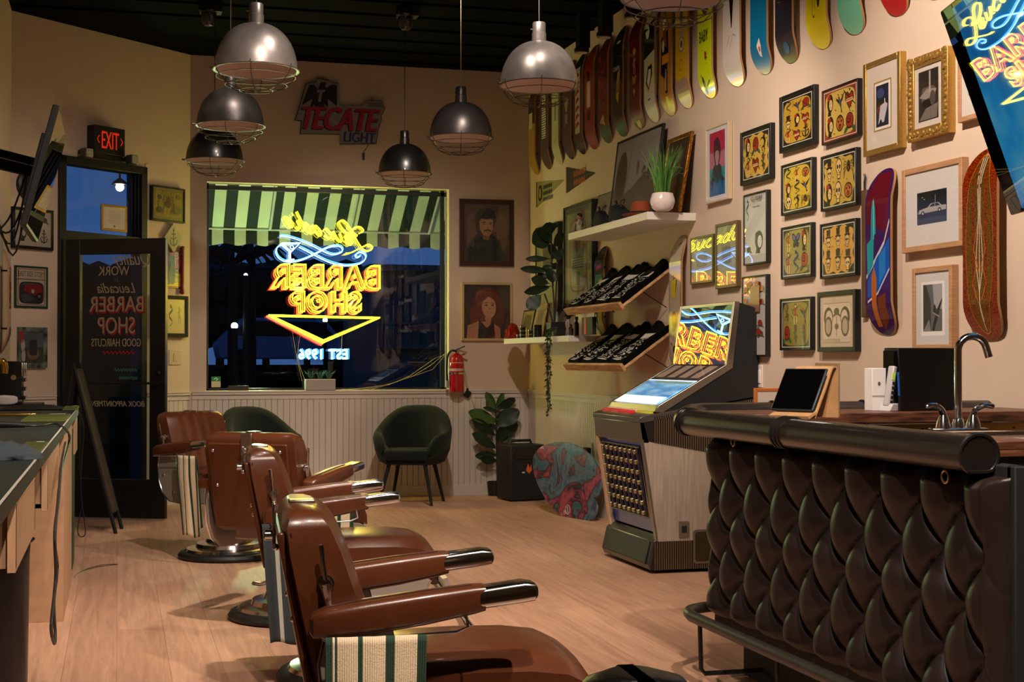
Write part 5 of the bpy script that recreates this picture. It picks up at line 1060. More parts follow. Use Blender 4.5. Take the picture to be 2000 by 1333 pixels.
# single display boards
def board_px(name, label, px, yt, yb, w, shapes, base, X=XR - .05, **k):
    a = onX(px, yt, X); b_ = onX(px, yb, X); return board(name, label, (XR - .002, (a.y + b_.y) / 2, (a.z + b_.z) / 2), abs(a.z - b_.z), w, shapes, base, **k)
TL_ = '1f8c94'
S = [('3a1c50', rect(-1, -1, 1, 1)), ('5c1420', [(-.85, .35), (.8, .2), (.85, .7), (.5, .95), (-.5, .95), (-.85, .7)]), ('b8b4b8', strip([(-.9, -.3), (-.2, -.1), (.5, .1), (.9, .35)], .05)), (TL_, [(-.55, .15), (-.5, .5), (-.35, .66), (-.2, .52), (-.15, .22)]), ('b8c8c8', strip([(-.3, .15), (-.32, .62)], .03)), ('1c50a8', [(-.8, -.35), (-.1, -.08), (.9, .15), (.9, -.25), (0, -.5), (-.8, -.55)]), (TL_, [(-.8, -.3), (-.35, -.15), (-.3, .2), (-.85, .1)]), ('2870b8', [(.1, -.05), (.6, .05), (.6, -.25), (.1, -.4)]), ('b8b4b8', strip([(-.8, -.6), (0, -.5), (.9, -.22)], .03)), ('a85c1c', [(-.45, -.9), (-.5, -.3), (-.3, -.18), (-.1, -.32), (-.1, -.9)]), ('6c3418', [(.0, -.95), (-.0, -.55), (.6, -.5), (.6, -.8)])]
board_px('display_skateboard', 'glossy purple-edged skateboard inlaid with blue and teal surfboard shapes', 1718, 328, 655, .235, S, '2a1444', sq=2.2, gloss=.06, group=None)
GO = mat('glitter_gold', 'a8701c', .3, .6, noise=.8, nscale=260, col2='3a1804'); GR = mat('glitter_orange', 'a03808', .25, .3, noise=.5, nscale=160, col2='501000', coat=.6)
S = [(GO, [(x * .80, z * .95) for x, z in ell(0, 0, 1, 1, 36)]), (GR, rect(-.42, -.75, -.30, .85)), (GR, rect(.30, -.75, .42, .85)), ('b8a890', strip([(-.12, .9), (-.05, .3), (-.2, -.2), (.0, -.5), (.05, -.8)], .04)), ('b8a890', strip([(.12, .9), (.05, .3), (.2, -.2), (.0, -.5), (.05, -.8)], .04)), ('b86830', strip([(-.1, -.2), (-.4, -.4), (0, -.65), (.4, -.4), (.1, -.2)], .025)), ('b86830', strip([(-.1, .2), (-.35, -.05), (0, -.3), (.35, -.05), (.1, .2)], .025)), ('c8bca8', strip([(0, .95), (0, -.9)], .03)), ('c87838', strip(ell(0, 0, .78, .93, 50), .012))]
board_px('display_skateboard', 'glittering orange and gold pinstriped skateboard beside the oak car picture', 1917, 288, 666, .25, S, GR, sq=2.2, gloss=.1)
S = [('8a7c68', rect(-1, -1, 1, 1)), ('b0a48c', rect(-.85, -.95, .85, .95))] + rnd_shapes(30, ['6c3420', '4c4438', 'b8802c', 'c8bca4', '8a5c38'], -.85, .9, .25) + mot(m_skull, 0, .3, .7, '5c4c3c') + mot(m_lady, -.1, -.2, .8, '7a4830') + [('c8b820', [(-.6, .35), (.2, .4), (.1, .1), (-.5, .15)]), ('2c2420', ell(0, -.6, .3, .06))]
board_px('display_skateboard', 'worn cream skateboard with doodles standing behind the jukebox', 1321, 459, 740, .21, S, 'a89c84', gloss=.12)
S = [('3c342c', rect(-1, .25, 1, 1)), ('b02c24', strip([(-.6, .5), (.6, .56)], .09)), ('3c7a6c', rect(-.8, .1, .8, .38)), ('b8a81c', [(-.3, -1), (.9, -1), (.9, .3), (.1, .25)]), ('1c1c1c', rect(-.9, -1, -.3, .1))] + [('c8c4a8', rect(-.75, -.9 + k * .17, -.45, -.82 + k * .17)) for k in range(6)]
board_px('display_skateboard', 'dark and yellow skateboard standing on the small shelf behind the folded shirts', 1171, 481, 660, .19, S, '2c2620', gloss=.15)
# leather strop strip
a = onX(1690, 372, XR - .01); b_ = onX(1692, 620, XR - .01); t = thing('leather_strop', 'long brown leather strop with a metal hook hung beside the inlaid skateboard', 'razor strop', (XR - .002, a.y - .0, (a.z + b_.z) / 2), -PI / 2); h = (a.z - b_.z) / 2
mb = MB(); mb.prism([(-.022, -h), (.022, -h), (.03, h), (-.02, h)], -.02, .001, mat('strop_leather', '5a3826', .55, noise=.3, nscale=8)); mb.build('strap', t, bevel=.003); mb = MB(); mb.tube([(0, -.012, h), (0, -.012, h + .04), (.006, -.012, h + .06), (0, -.012, h + .08)], .005, BLK, 6); mb.build('hook', t)
# ================================================================ PENDANT LAMPS
LM = mat('lamp_dusty_steel', '8a8480', .36, .6, noise=.25, nscale=14); LMD = mat('lamp_black_enamel', '121212', .3, .1, coat=.3); LI = mat('lamp_inner_enamel', 'e6d2c6', .45); CG = mat('cage_wire', '5a4a3c', .35, .8)
def lamp(label, px, zc, m, first=None, cord=None):
    v = camvec(px, zc); t = thing('pendant_lamp', label, 'lamp', (v.x, v.y, 2.6), 0, 'caged dome pendant lamps')
    R0 = .198; prof = [(R0 * math.cos(a) ** .85 if a < 1.56 else .036, .225 * math.sin(a)) for a in (PI / 2 * k / 14 * .93 for k in range(15))]
    prof = [(R0 + .006, -.006), (R0 + .008, 0)] + prof
    mb = MB(); mb.lathe(prof, m, n=56, caps=False); mb.lathe([(.045, .215), (.0, .217)], m, n=32, caps=False); sh = mb.build('lamp_shade', t, 50)
    mb = MB(); mb.lathe([(r - .004, z - .004) for r, z in prof[2:]], LI, n=56, caps=False); mb.lathe([(R0 + .006, -.006), (R0 - .004, -.004)], m, n=56, caps=False); mb.build('inner_enamel', sh, 50)
    mb = MB(); mb.lathe([(.037, .215), (.037, .265), (.034, .268), (.034, .315), (.030, .322), (.004, .326)], m, n=32); mb.cyl((0, 0, .28), (-.045, 0, .285), .003, m, n=6); mb.build('socket_cap', t)
    mb = MB(); mb.cyl((0, 0, .32), (0, 0, CEIL - 2.6), .003, cord or BLK, n=8); mb.build('hanging_cord', t)
    mb = MB()
    def gc(r, z): return [(r * math.cos(2 * PI * k / 40), r * math.sin(2 * PI * k / 40), z) for k in range(40)]
    for r, z in ((.207, -.004), (.19, -.035), (.148, -.075), (.08, -.10)): mb.tube(gc(r, z), .0022, CG, 5, closed=True)
    for k in range(6):
        a = 2 * PI * k / 6 + .3; mb.tube([(r * math.cos(a), r * math.sin(a), z) for r, z in ((.207, .012), (.204, -.01), (.19, -.037), (.148, -.077), (.08, -.102), (0, -.108))], .0022, CG, 5)
    mb.cyl((-.207, -.02, -.004), (-.225, -.025, -.004), .006, CG, n=8); mb.build('wire_cage', t)
    mb = MB(); mb.lathe([(.018, .2), (.018, .15), (.03, .11), (.034, .08), (.028, .05), (.012, .035), (0, .033)], mat('frosted_bulb', 'c8beb4', .3), n=20, caps=False); mb.build('bulb', t)
lamp('largest dusty grey caged dome lamp, nearest of the left row', 499, 6.86, LM)
lamp('middle smudged grey caged dome lamp of the left row', 449, 8.5, mat('lamp_smudged', '4c4846', .4, .7, noise=.5, nscale=9), cord=CG)
lamp('black caged dome lamp farthest back in the left row', 418, 10.0, LMD)
lamp('big caged dome lamp cut by the top edge over the skateboards', 1317, 5.48, LM)
lamp('silver caged dome lamp with a bright highlight, hanging in front of the corner', 1053, 7.25, LM, cord=mat('steel_rod', '8c8680', .3, .9))
lamp('dark grey caged dome lamp right of the beer sign', 900, 8.97, mat('lamp_charcoal', '34302f', .35, .6), cord=CG)
lamp('black caged dome lamp over the window, just below the beer sign', 790, 10.7, LMD)
# ceiling spots by the skateboards and ceiling heads
for px, py, lab in ((1136, 100, 'small black ceiling spot farthest along the skateboard row'), (1180, 70, 'small black ceiling spot in the middle above the skateboard row'), (1236, 33, 'small black ceiling spot nearest, beside the cut-off lamp')):
    p = onX(px, py, 3.3); t = thing('ceiling_spotlight', lab, 'spotlight', (p.x, p.y, p.z), 0, 'black spots above the skateboards')
    mb = MB(); mb.lathe([(.05, -.012), (.055, -.008), (.055, .018), (.03, .028)], BLK, n=28); mb.build('head', t); mb = MB(); mb.lathe([(.045, -.014), (.03, -.013), (.0, -.0135)], mat('spot_lens', 'b8a898', .3), n=28); mb.build('lens', t)
    mb = MB(); mb.bb((-.03, -.05, .02), (.05, .05, CEIL - p.z), BLK); mb.build('mounting_box', t)
for px, py, lab in ((408, 22, 'dark domed ceiling fixture left of the largest lamp'), (792, 30, 'dark domed ceiling fixture right of the middle, above the beer sign')):
    p = onZ(px, py, CEIL - .06); t = thing('ceiling_camera', lab, 'ceiling fixture', (p.x, p.y, CEIL), 0, 'dark dome fixtures on the black ceiling')
    mb = MB(); mb.lathe([(.07, 0), (.07, -.06), (.055, -.075), (.05, -.14), (.03, -.165), (.005, -.17)], mat('dome_grey', '1c1b1e', .25, coat=.4), n=28); mb.build('dome', t); mb = MB(); mb.bb((-.06, -.06, -.07), (.09, .06, -.0), BLK); mb.build('mounting_box', t)

# ================================================================ NEON SIGN (drawn on the plane Y = NY, reads from the street)
NY = YB + .03
def NP(px, py, off=0): p = onY(px, py, NY + off); return (p.x, p.y, p.z)
NYEL = mat('neon_yellow', 'ffe020', .4, emit=9, ecol='fff01c'); NBLU = mat('neon_blue', '60a0ff', .4, emit=9, ecol='2878ff'); NWB = mat('neon_ice', 'a0d0ff', .4, emit=8, ecol='78b8ff'); NRED = mat('neon_red', 'ff5030', .4, emit=5, ecol='ff3c28'); NORA = mat('neon_orange', 'ffa030', .4, emit=5, ecol='ff9022')
NS = thing('neon_sign', 'neon barber shop sign in yellow, blue and red hanging mirrored inside the window', 'neon sign', NP(632, 600), 0)
def nb(mb, name):
    c = Vector(NS.location); mb.v = [tuple(Vector(v) - c) for v in mb.v]; return mb.build(name, NS, 50)
def C8(x, y): return (510 + x / 8, 400 + y / 8)
def ntube(mb, pts, m, r=.0065, dx=0, dy=0, off=0, k=5):
    P = smooth([NP(x + dx, y + dy, off) for x, y in pts], k); mb.tube(P, r, m, 6)
# script: glyph strokes in a slanted local frame running right to left
GL = {'e': [(0, .4), (.5, .5), (.55, .8), (.3, 1), (.05, .7), (.1, .2), (.4, 0), (.85, .25)], 'u': [(0, 1), (.05, .3), (.25, 0), (.55, .25), (.65, 1), (.65, .3), (.95, .1)], 'c': [(.6, .8), (.35, 1), (.05, .7), (.05, .25), (.35, 0), (.8, .2)],
      'a': [(.6, .85), (.35, 1), (.05, .6), (.1, .1), (.35, 0), (.6, .35), (.66, 1), (.64, .3), (.95, .1)], 'd': [(.6, .85), (.35, 1), (.05, .6), (.1, .1), (.35, 0), (.6, .35), (.8, 2.0), (.64, .3), (.95, .1)], 'i': [(.1, 1), (.08, .3), (.3, 0), (.6, .15)]}
mb = MB(); bx, by = 1440, 650; adv = (-176, -53)
pos = 0
for ch in 'eucadia':
    wch = .72 if ch == 'i' else 1.0
    for d in ((0, 0), (22, -15)):
        pts = [C8(bx + adv[0] * (pos + u * .9) - v * 62 + d[0], by + adv[1] * (pos + u * .9) - v * 150 + d[1]) for u, v in GL[ch]]
        ntube(mb, pts, NYEL, .0046 if d[0] == 0 else .0024)
    if ch == 'i': ntube(mb, [C8(bx + adv[0] * (pos) - 130, by + adv[1] * pos - 235), C8(bx + adv[0] * pos - 150, by + adv[1] * pos - 275)], NYEL, .0055)
    pos += wch * .92
LS = [(1560, 440), (1600, 400), (1540, 345), (1450, 365), (1440, 430), (1500, 480), (1440, 500), (1330, 430), (1240, 330), (1225, 265), (1290, 245), (1370, 330), (1450, 470), (1520, 600), (1600, 700), (1690, 720), (1740, 670), (1680, 620), (1590, 660), (1490, 710), (1390, 755), (1320, 760)]
for d in ((0, 0), (-26, 14)): ntube(mb, [C8(x + d[0], y + d[1]) for x, y in LS], NYEL, .005 if d[0] == 0 else .0024)
nb(mb, 'script_tube')
mb = MB()
S1 = [(290, 490), (400, 500), (560, 545), (750, 620), (950, 720), (1080, 775), (1180, 775), (1265, 730), (1240, 660), (1130, 650), (1000, 690), (850, 770), (700, 840), (560, 885), (420, 895), (290, 850), (230, 750), (260, 660), (330, 630)]
S2 = [(590, 665), (700, 720), (850, 800), (1050, 895), (1250, 948), (1400, 950), (1550, 920), (1630, 840), (1610, 770), (1530, 750), (1470, 795), (1500, 830), (1550, 800)]
for d in ((0, 0), (14, -22)):
    for S_ in (S1, S2): ntube(mb, [C8(x + d[0], y + d[1]) for x, y in S_], NWB if d[0] == 0 else NBLU, .0045 if d[0] == 0 else .003)
for d in ((0, 0), (18, -12)):
    for Pq in ([(300, 615), (600, 612), (455, 745), (300, 615)], [(440, 740), (436, 860)], [(385, 880), (500, 868)]): mb.tube([NP(*C8(x + d[0], y + d[1])) for x, y in Pq], .006, NWB, 6)
mb.tube([NP(*C8(480 + 26 * math.cos(a), 665 + 26 * math.sin(a))) for a in (2 * PI * k / 12 for k in range(12))], .004, NWB, 5, closed=True)
nb(mb, 'scroll_tube')
def ntext(mb, s, x0, x1, y0, y1, m, r, off=0, dx=0, dy=0, space=1.12, fat=.035):
    a = Vector(NP(x0 + dx, y1 + dy, off)); b_ = Vector(NP(x1 + dx, y0 + dy, off)); c = (a + b_) / 2; w = b_.x - a.x; h = b_.z - a.z
    mb.text(s, c.x, c.z, w, h, c.y, m, mirror=True, tube=r, space=space, fat=fat)
mb = MB(); ntext(mb, 'BARBER', 531, 743, 518, 562, NYEL, .019, space=1.22); ntext(mb, 'SHOP', 570, 707, 569, 610, NYEL, .02, space=1.22)
# small eye loops inside the letters
for x, y in ((724, 532), (724, 550), (655, 529), (612, 530), (612, 546), (552, 528), (585, 580), (622, 588)):
    mb.tube([NP(x + 3.0 * math.cos(a), y + 3.0 * math.sin(a)) for a in (2 * PI * k / 12 for k in range(12))], .0032, NYEL, 5, closed=True)
nb(mb, 'block_letter_tube')
mb = MB(); ntext(mb, 'BARBER', 524, 737, 524, 567, NRED, .016, -.012, space=1.22); ntext(mb, 'SHOP', 563, 701, 574, 615, NRED, .016, -.012, space=1.22); ntext(mb, 'BARBER', 527.5, 740, 521, 565, NORA, .010, -.006, space=1.22); ntext(mb, 'SHOP', 566.5, 704, 571.5, 612.5, NORA, .010, -.006, space=1.22); nb(mb, 'shadow_letter_tube')
mb = MB()
for d in ((0, 0), (5, 2.2)): mb.tube([NP(525 + d[0], 616 + d[1] * .6), NP(742 - d[0], 621 + d[1] * .4), NP(632, 669 - d[1] * 1.6)], .0072, NYEL, 8, closed=True)
nb(mb, 'arrow_tube')
mb = MB(); mb.tube([NP(520, 618), NP(628, 675)], .007, NRED, 8); mb.tube([NP(524, 617), NP(631, 672)], .006, NORA, 8); nb(mb, 'arrow_shadow_tube')
mb = MB(); ntext(mb, 'EST 1996', 583, 679, 682, 703, NWB, .03, space=1.1, fat=0); ntext(mb, 'EST 1996', 586, 682, 681, 702, NBLU, .02, .01, space=1.1, fat=0); nb(mb, 'date_tube')
mb = MB(); AB = glassmat('acrylic_backing', 'f4f8f8', 1.3)
for r_ in ((518, 514, 748, 572), (556, 566, 716, 616), (574, 678, 688, 708)):
    a = NP(r_[0], r_[3], .02); b_ = NP(r_[2], r_[1], .02); mb.bb((a[0], a[1], a[2]), (b_[0], b_[1] + .003, b_[2]), AB)
nb(mb, 'acrylic_backing')
WR = mat('pale_wire', 'b8ac70', .5)
mb = MB()
for x0, y0, x1, y1 in ((578, 361, 578, 424), (681, 366, 678, 428)): mb.tube([NP(x0, y0), NP(x1, y1)], .0015, BLK, 5)
for P in ([(571, 648), (578, 690), (590, 745)], [(586, 655), (582, 700), (598, 750)], [(668, 655), (667, 682)]): ntube(mb, P, WR, .002)
mb_split = MB.split; c_ = Vector(NS.location); mb.v = [tuple(Vector(v) - c_) for v in mb.v]; mb.split('hanging_wire', NS)
# loose wires from the sill to the extinguisher
t = thing('loose_cable', 'bundle of pale low-voltage wires draped from the window sill up to the extinguisher', 'cable', onY(760, 755, YB - .03)); c = Vector(t.location)
for P in ([(655, 762), (700, 760), (760, 752), (800, 735), (850, 700), (880, 690)], [(655, 763), (720, 763), (770, 748), (808, 734), (840, 715), (868, 692)], [(690, 764), (740, 757), (802, 737), (845, 722), (868, 696), (882, 686)]):
    mb = MB(); mb.tube([Vector(onY(x, y, YB - .03 + (.02 if x < 850 else -.03))) - c for x, y in P], .0022, WR, 6); mb.build('wire', t)

# ================================================================ BEER SIGN
def BP(x, y): p = onY(560 + x / 7.405, 140 + y / 7.405, YB - .05); return p
c0 = BP(760, 620); t = thing('beer_sign', 'dim grey metal beer sign with a black eagle and red lettering above the window', 'sign', (c0.x, YB - .002, c0.z))
def bp(P): return [(BP(x, y).x - c0.x, BP(x, y).z - c0.z) for x, y in P]
SG = mat('sign_grey', '8a857f', .5, noise=.1); SRED = mat('sign_red', 'a01018', .5); SBLK = mat('sign_black', '0c0c0c', .5); SNAV = mat('sign_navy', '1a2468', .5)
OUT = [(120, 695), (190, 470), (280, 165), (420, 150), (440, 95), (600, 120), (620, 150), (745, 165), (765, 200), (780, 500), (1110, 495), (1140, 425), (1385, 425), (1395, 490), (1430, 520), (1400, 590), (1370, 640), (1380, 690), (1330, 830), (1300, 1040), (775, 1050), (785, 905), (195, 895), (215, 710)]
mb = MB(); mb.prism(bp(OUT), -.045, -.004, SBLK); mb.build('backing', t); 
mb = MB(); ox, oy = 760, 600; mb.prism(bp([(ox + (x - ox) * .985, oy + (y - oy) * .975) for x, y in OUT]), -.050, -.046, SG); mb.build('face_plate', t)
mb = MB(); eg = [[(325, 190), (400, 195), (450, 260), (500, 150), (560, 155), (580, 185), (550, 190), (570, 240), (640, 190), (725, 195), (725, 500), (590, 395), (600, 520), (540, 465), (545, 515), (400, 515), (405, 480), (335, 520), (375, 390), (215, 490)]]
for P in eg: mb.prism(bp(P), -.0525, -.0505, SBLK)
mb.prism(bp([(440, 265), (560, 265), (545, 300), (515, 300), (490, 440), (450, 440), (475, 300), (430, 310)]), -.0545, -.0527, SG); mb.build('eagle_emblem', t)
mb = MB()
for m_, dx, dy, o_ in ((SBLK, -18, 14, -.0525), (SRED, 0, 0, -.0545)):
    a = BP(225 + dx, 825 + dy); b_ = BP(1340 + dx, 550 + dy); mb.text('TECATE', (a.x + b_.x) / 2 - c0.x, (a.z + b_.z) / 2 - c0.z, b_.x - a.x, b_.z - a.z, o_, m_, shear=.28, bold=.012, space=.92); mb.text('TECATE', (a.x + b_.x) / 2 - c0.x - .008, (a.z + b_.z) / 2 - c0.z, b_.x - a.x, b_.z - a.z, o_ - .0002, m_, shear=.28, bold=.02, space=.92)
a = BP(815, 1015); b_ = BP(1275, 890); mb.text('LIGHT', (a.x + b_.x) / 2 - c0.x, (a.z + b_.z) / 2 - c0.z, b_.x - a.x, b_.z - a.z, -.0525, SNAV, shear=.12, bold=.008)
a = BP(1175, 505); b_ = BP(1370, 458); mb.text('CERVEZA', (a.x + b_.x) / 2 - c0.x, (a.z + b_.z) / 2 - c0.z, b_.x - a.x, b_.z - a.z, -.0525, SBLK, shear=.1)
mb.build('lettering', t, smooth=0)
mb = MB(); mb.tube([(q[0], -.02, q[1]) for q in bp([(1190, 1050), (1170, 1090), (1125, 1150), (1118, 1200)])], .003, BLK, 6); q = bp([(1118, 1220)])[0]; mb.bb((q[0] - .01, -.03, q[1] - .03), (q[0] + .01, -.012, q[1] + .03), BLK); mb.build('pull_cord', t)
mb = MB()
for x, y in ((515, 85), (1245, 405)): q = bp([(x, y)])[0]; mb.tube([(q[0] + .012 * math.cos(a), -.02, q[1] + .012 * math.sin(a)) for a in (2 * PI * k / 12 for k in range(12))], .002, CG, 5, closed=True)
mb.split('hanging_ring', t)

# ================================================================ EXIT SIGN, CLOCK, SWITCHES
DEP = .09
a = onW(185, 243, DEP); b_ = onW(244, 252, DEP); c_ = onW(184, 297, DEP); w = (Vector((a.x, a.y)) - Vector((b_.x, b_.y))).length; h = a.z - c_.z; m_ = (a + b_) / 2 - WN * (DEP - .002)
t = thing('exit_sign', 'black emergency exit sign with red letters over the door', 'exit sign', (m_.x, m_.y, (a.z + c_.z) / 2), WA)
mb = MB(); mb.bb((-w / 2, -DEP, -h / 2), (w / 2, 0, h / 2), mat('exit_black', '0e0e0e', .5)); mb.build('housing', t, bevel=.004)
EX = mat('exit_red', 'c02010', .5, emit=.55, ecol='e02a12'); mb = MB(); mb.text('EXIT', 0, 0, w * .56, h * .62, -DEP - .001, EX, bold=.004)
for s_ in (-1, 1): mb.poly(strip([(s_ * w * .35, .03), (s_ * w * .42, 0), (s_ * w * .35, -.03)], .008), -DEP - .001, EX)
mb.build('lettering', t, smooth=0)
for (px, py, lab) in ((172, 299, 'left'), (261, 312, 'right')):
    q = onW(px, py, .12); lx = wt(q) - wt(t.location); mb = MB(); mb.box((lx, -.10, q.z - t.location.z), (.075, .07, .075), mat('lamp_head', '3c3a34', .4)); hd = mb.build('emergency_lamp', t, bevel=.01); mb = MB(); mb.box((lx, -.137, q.z - t.location.z), (.062, .006, .062), mat('faceted_lens', 'c8c4a8', .2, .1, noise=.6, nscale=120)); mb.build('lens', hd)
    mb = MB(); mb.bb((lx - .01, -.06, q.z - t.location.z), (lx + .01, -.02, q.z - t.location.z + .03), BLK); mb.build('lamp_arm', t)
mb = MB(); mb.bb((-w / 2 - .04, -.06, -h / 2 - .03), (w / 2 + .05, -.0, -h / 2 + .0), BLK); mb.build('lamp_bracket', t)
q = onW(62, 362, .03); q2 = onW(62, 331, .03); r = (q2.z - q.z); t = thing('wall_clock', 'round black-rimmed wall clock behind the left television', 'clock', q - WN * .028, WA); Mx = Matrix.Rotation(PI / 2, 4, 'X')
mb = MB(); mb.lathe([(r, 0), (r, .03), (r * .86, .04), (r * .84, .02)], BLK, n=48, M=Mx); mb.build('rim', t); mb = MB(); mb.lathe([(r * .85, .012), (.001, .013)], mat('clock_face', '9c9080', .6), n=48, M=Mx); mb.build('dial', t)
mb = MB(); mb.poly(strip([(0, 0), (-.04, .07)], .007), -.016, BLK); mb.poly(strip([(0, 0), (.06, -.05)], .005), -.016, BLK)
for k in range(12): mb.text(str(k or 12), r * .68 * math.sin(k * PI / 6), r * .68 * math.cos(k * PI / 6), .016 if 0 < k < 10 else .024, .024, -.015, BLK)
mb.build('hand', t, smooth=0)
loc, rz, w, h = wall_rect(331, 354, 684, 713, side='W', dep=.01); t = thing('light_switch', 'cream light switch plate beside the open door edge', 'light switch', loc, rz); mb = MB(); mb.bb((-w / 2, -.008, -h / 2), (w / 2, 0, h / 2), mat('switch_cream', 'c4b090', .4)); mb.build('plate', t, bevel=.002); mb = MB(); mb.bb((-w * .15, -.013, -h * .28), (w * .15, -.006, h * .28), mat('switch_cream')); mb.build('rocker', t, bevel=.002)
loc, rz, w, h = wall_rect(1470, 1488, 714, 757, dep=.01); t = thing('light_switch', 'white double light switch plate between the jukebox and the tablet', 'light switch', loc, rz); mb = MB(); mb.bb((-w / 2, -.008, -h / 2), (w / 2, 0, h / 2), mat('switch_white', 'e0d2c6', .35)); mb.build('plate', t, bevel=.002)
for s_ in (-1, 1):
    mb = MB(); mb.bb((s_ * w * .22 - w * .12, -.013, -h * .3), (s_ * w * .22 + w * .12, -.006, h * .3), mat('switch_white')); mb.build('rocker', t, bevel=.002)

# ================================================================ TELEVISIONS
n = Vector((-.9123, .2492, -.3249)).normalized(); hx = Vector((-n.y, n.x, 0)).normalized() * 1.0
if hx.y > 0: hx = -hx                                # towards the camera = viewer's right
A = O + ray(1836, 23) * 5.3; H_ = .805; zz = (n.cross(hx)); zz = zz if zz.z > 0 else -zz
Wd = H_ * 1.72; ctr = A + hx * Wd / 2 - zz * H_ / 2
Mt = Matrix((( hx.x, -n.x, zz.x), (hx.y, -n.y, zz.y), (hx.z, -n.z, zz.z)))
t = thing('wall_television', 'large tilted television high on the right wall, its screen glowing blue', 'television', ctr, rot=Mt.to_euler())
mb = MB(); mb.bb((-Wd / 2, 0, -H_ / 2), (Wd / 2, .035, H_ / 2), BLKG); mb.bb((-Wd * .35, .035, -H_ * .35), (Wd * .35, .06, H_ * .3), BLK); mb.build('housing', t, bevel=.004)
m = bpy.data.materials.new('tv_picture'); m.use_nodes = True; nt = m.node_tree; b = nt.nodes['Principled BSDF']; tc = nt.nodes.new('ShaderNodeTexCoord'); nn_ = nt.nodes.new('ShaderNodeTexNoise'); nn_.inputs['Scale'].default_value = 2.2; nn_.inputs['Detail'].default_value = 3
nt.links.new(tc.outputs['Object'], nn_.inputs['Vector']); r_ = nt.nodes.new('ShaderNodeValToRGB'); e_ = r_.color_ramp.elements; e_[0].position = .3; e_[0].color = lin('0a4c8c'); e_[1].position = .7; e_[1].color = lin('58a8b4'); x_ = e_.new(.5); x_.color = lin('2080b8')
nt.links.new(nn_.outputs['Fac'], r_.inputs[0]); nt.links.new(r_.outputs[0], b.inputs['Emission Color']); b.inputs['Emission Strength'].default_value = .75; b.inputs['Base Color'].default_value = (0, 0, 0, 1); b.inputs['Roughness'].default_value = .02; b.inputs['Specular IOR Level'].default_value = 1.0; b.inputs['Coat Weight'].default_value = 1; b.inputs['Coat Roughness'].default_value = 0; b.inputs['Coat IOR'].default_value = 1.9
mb = MB(); mb.bb((-Wd / 2 + .13, -.0015, -H_ / 2 + .015), (Wd / 2 - .13, -.0005, H_ / 2 - .02), m)
TVG = mat('tv_dark_glass', '020202', .0, spec=1.0, coat=1); TVG.node_tree.nodes['Principled BSDF'].inputs['Coat Roughness'].default_value = 0; TVG.node_tree.nodes['Principled BSDF'].inputs['Coat IOR'].default_value = 1.9
for s_ in (-1, 1): mb.bb((s_ * (Wd / 2 - .005), -.0015, -H_ / 2 + .006), (s_ * (Wd / 2 - .13), -.0005, H_ / 2 - .006), TVG)
mb.build('screen', t, smooth=0)
mb = MB(); ml_ = Mt.transposed() @ (Vector((XR, ctr.y, ctr.z)) - ctr); mb.cyl((0, .06, 0), tuple(ml_), .03, BLK); mb.build('wall_bracket', t)
# left television
n2 = Vector((math.cos(.25), 0, -math.sin(.25))); ct = Vector((-.335, 7.35, 2.09)); tw, thh = .95, .58
h2 = Vector((0, 1, 0)); z2 = Vector((math.sin(.25), 0, math.cos(.25))); M2 = Matrix(((h2.x, -n2.x, z2.x), (h2.y, -n2.y, z2.y), (h2.z, -n2.z, z2.z)))
t = thing('wall_television', 'small television seen edge-on on an arm from the left wall', 'television', ct, rot=M2.to_euler())
mb = MB(); mb.bb((-tw / 2, 0, -thh / 2), (tw / 2, .03, thh / 2), BLK); mb.bb((-tw * .3, .03, -thh * .3), (tw * .3, .06, thh * .3), BLK); mb.build('housing', t, bevel=.004)
mb = MB(); mb.bb((-tw / 2 + .012, -.001, -thh / 2 + .015), (tw / 2 - .012, -.0002, thh / 2 - .012), TVG); mb.build('screen', t, smooth=0)
mb = MB(); 
def tl(p): return tuple(M2.transposed() @ (Vector(p) - ct))
mb.tube([tl((-.40, 7.35, 2.12)), tl((-.58, 7.0, 2.12)), tl((XL, 7.3, 2.12))], .028, BLK, 8); mb.tube([tl((-.40, 7.35, 2.17)), tl((-.58, 7.0, 2.17))], .02, BLK, 8)
v0_ = [tl((XL + .03, y, z)) for y in (7.1, 7.5) for z in (1.98, 2.26)]; mb.tube([v0_[0], v0_[1], v0_[3], v0_[2]], .02, BLK, 6, closed=True); mb.tube([tl((-.60, 6.9, 1.98)), tl((-.60, 6.9, 2.28))], .02, BLK, 6); mb.tube([tl((-.60, 6.9, 2.24)), tl((XL, 7.0, 2.24))], .02, BLK, 6); mb.tube([tl((-.60, 6.9, 2.02)), tl((XL, 7.0, 2.02))], .02, BLK, 6); mb.build('swing_arm', t)
mb = MB(); 
for k in range(4): mb.tube(smooth([tl((-.42, 7.3, 2.15 - .1 * (k % 2))), tl((-.5, 7.1 + .1 * k, 1.86 - .05 * k)), tl((-.62, 7.2, 1.8 + .08 * k)), tl((XL + .02, 7.3, 1.95))], 6), .005, BLK, 6)
mb.tube(smooth([tl((XL + .02, 7.3, 2.0)), tl((XL + .03, 7.35, 1.7)), tl((XL + .05, 7.3, 1.5))], 5), .006, BLK, 6); mb.build('cable', t)
# skateboard edge-on on the left wall
t = board('display_skateboard', 'patterned skateboard seen edge-on on the left wall', (XL + .002, 10.1, 1.60), .72, .2, rnd_shapes(30, ['b8b0b4', '2c2430', '5c3040'], -.8, .8, .3), '6a4c3c', rz=PI / 2)
t = thing('wall_cabinet_edge', 'pale frame edge mounted on the left wall in front of the skateboard', 'picture frame', (XL, 9.8, 1.95)); mb = MB(); mb.bb((0, -.2, -.15), (.03, .1, .15), mat('pale_grey_frame', '8c8880', .4)); mb.build('frame', t, bevel=.003)
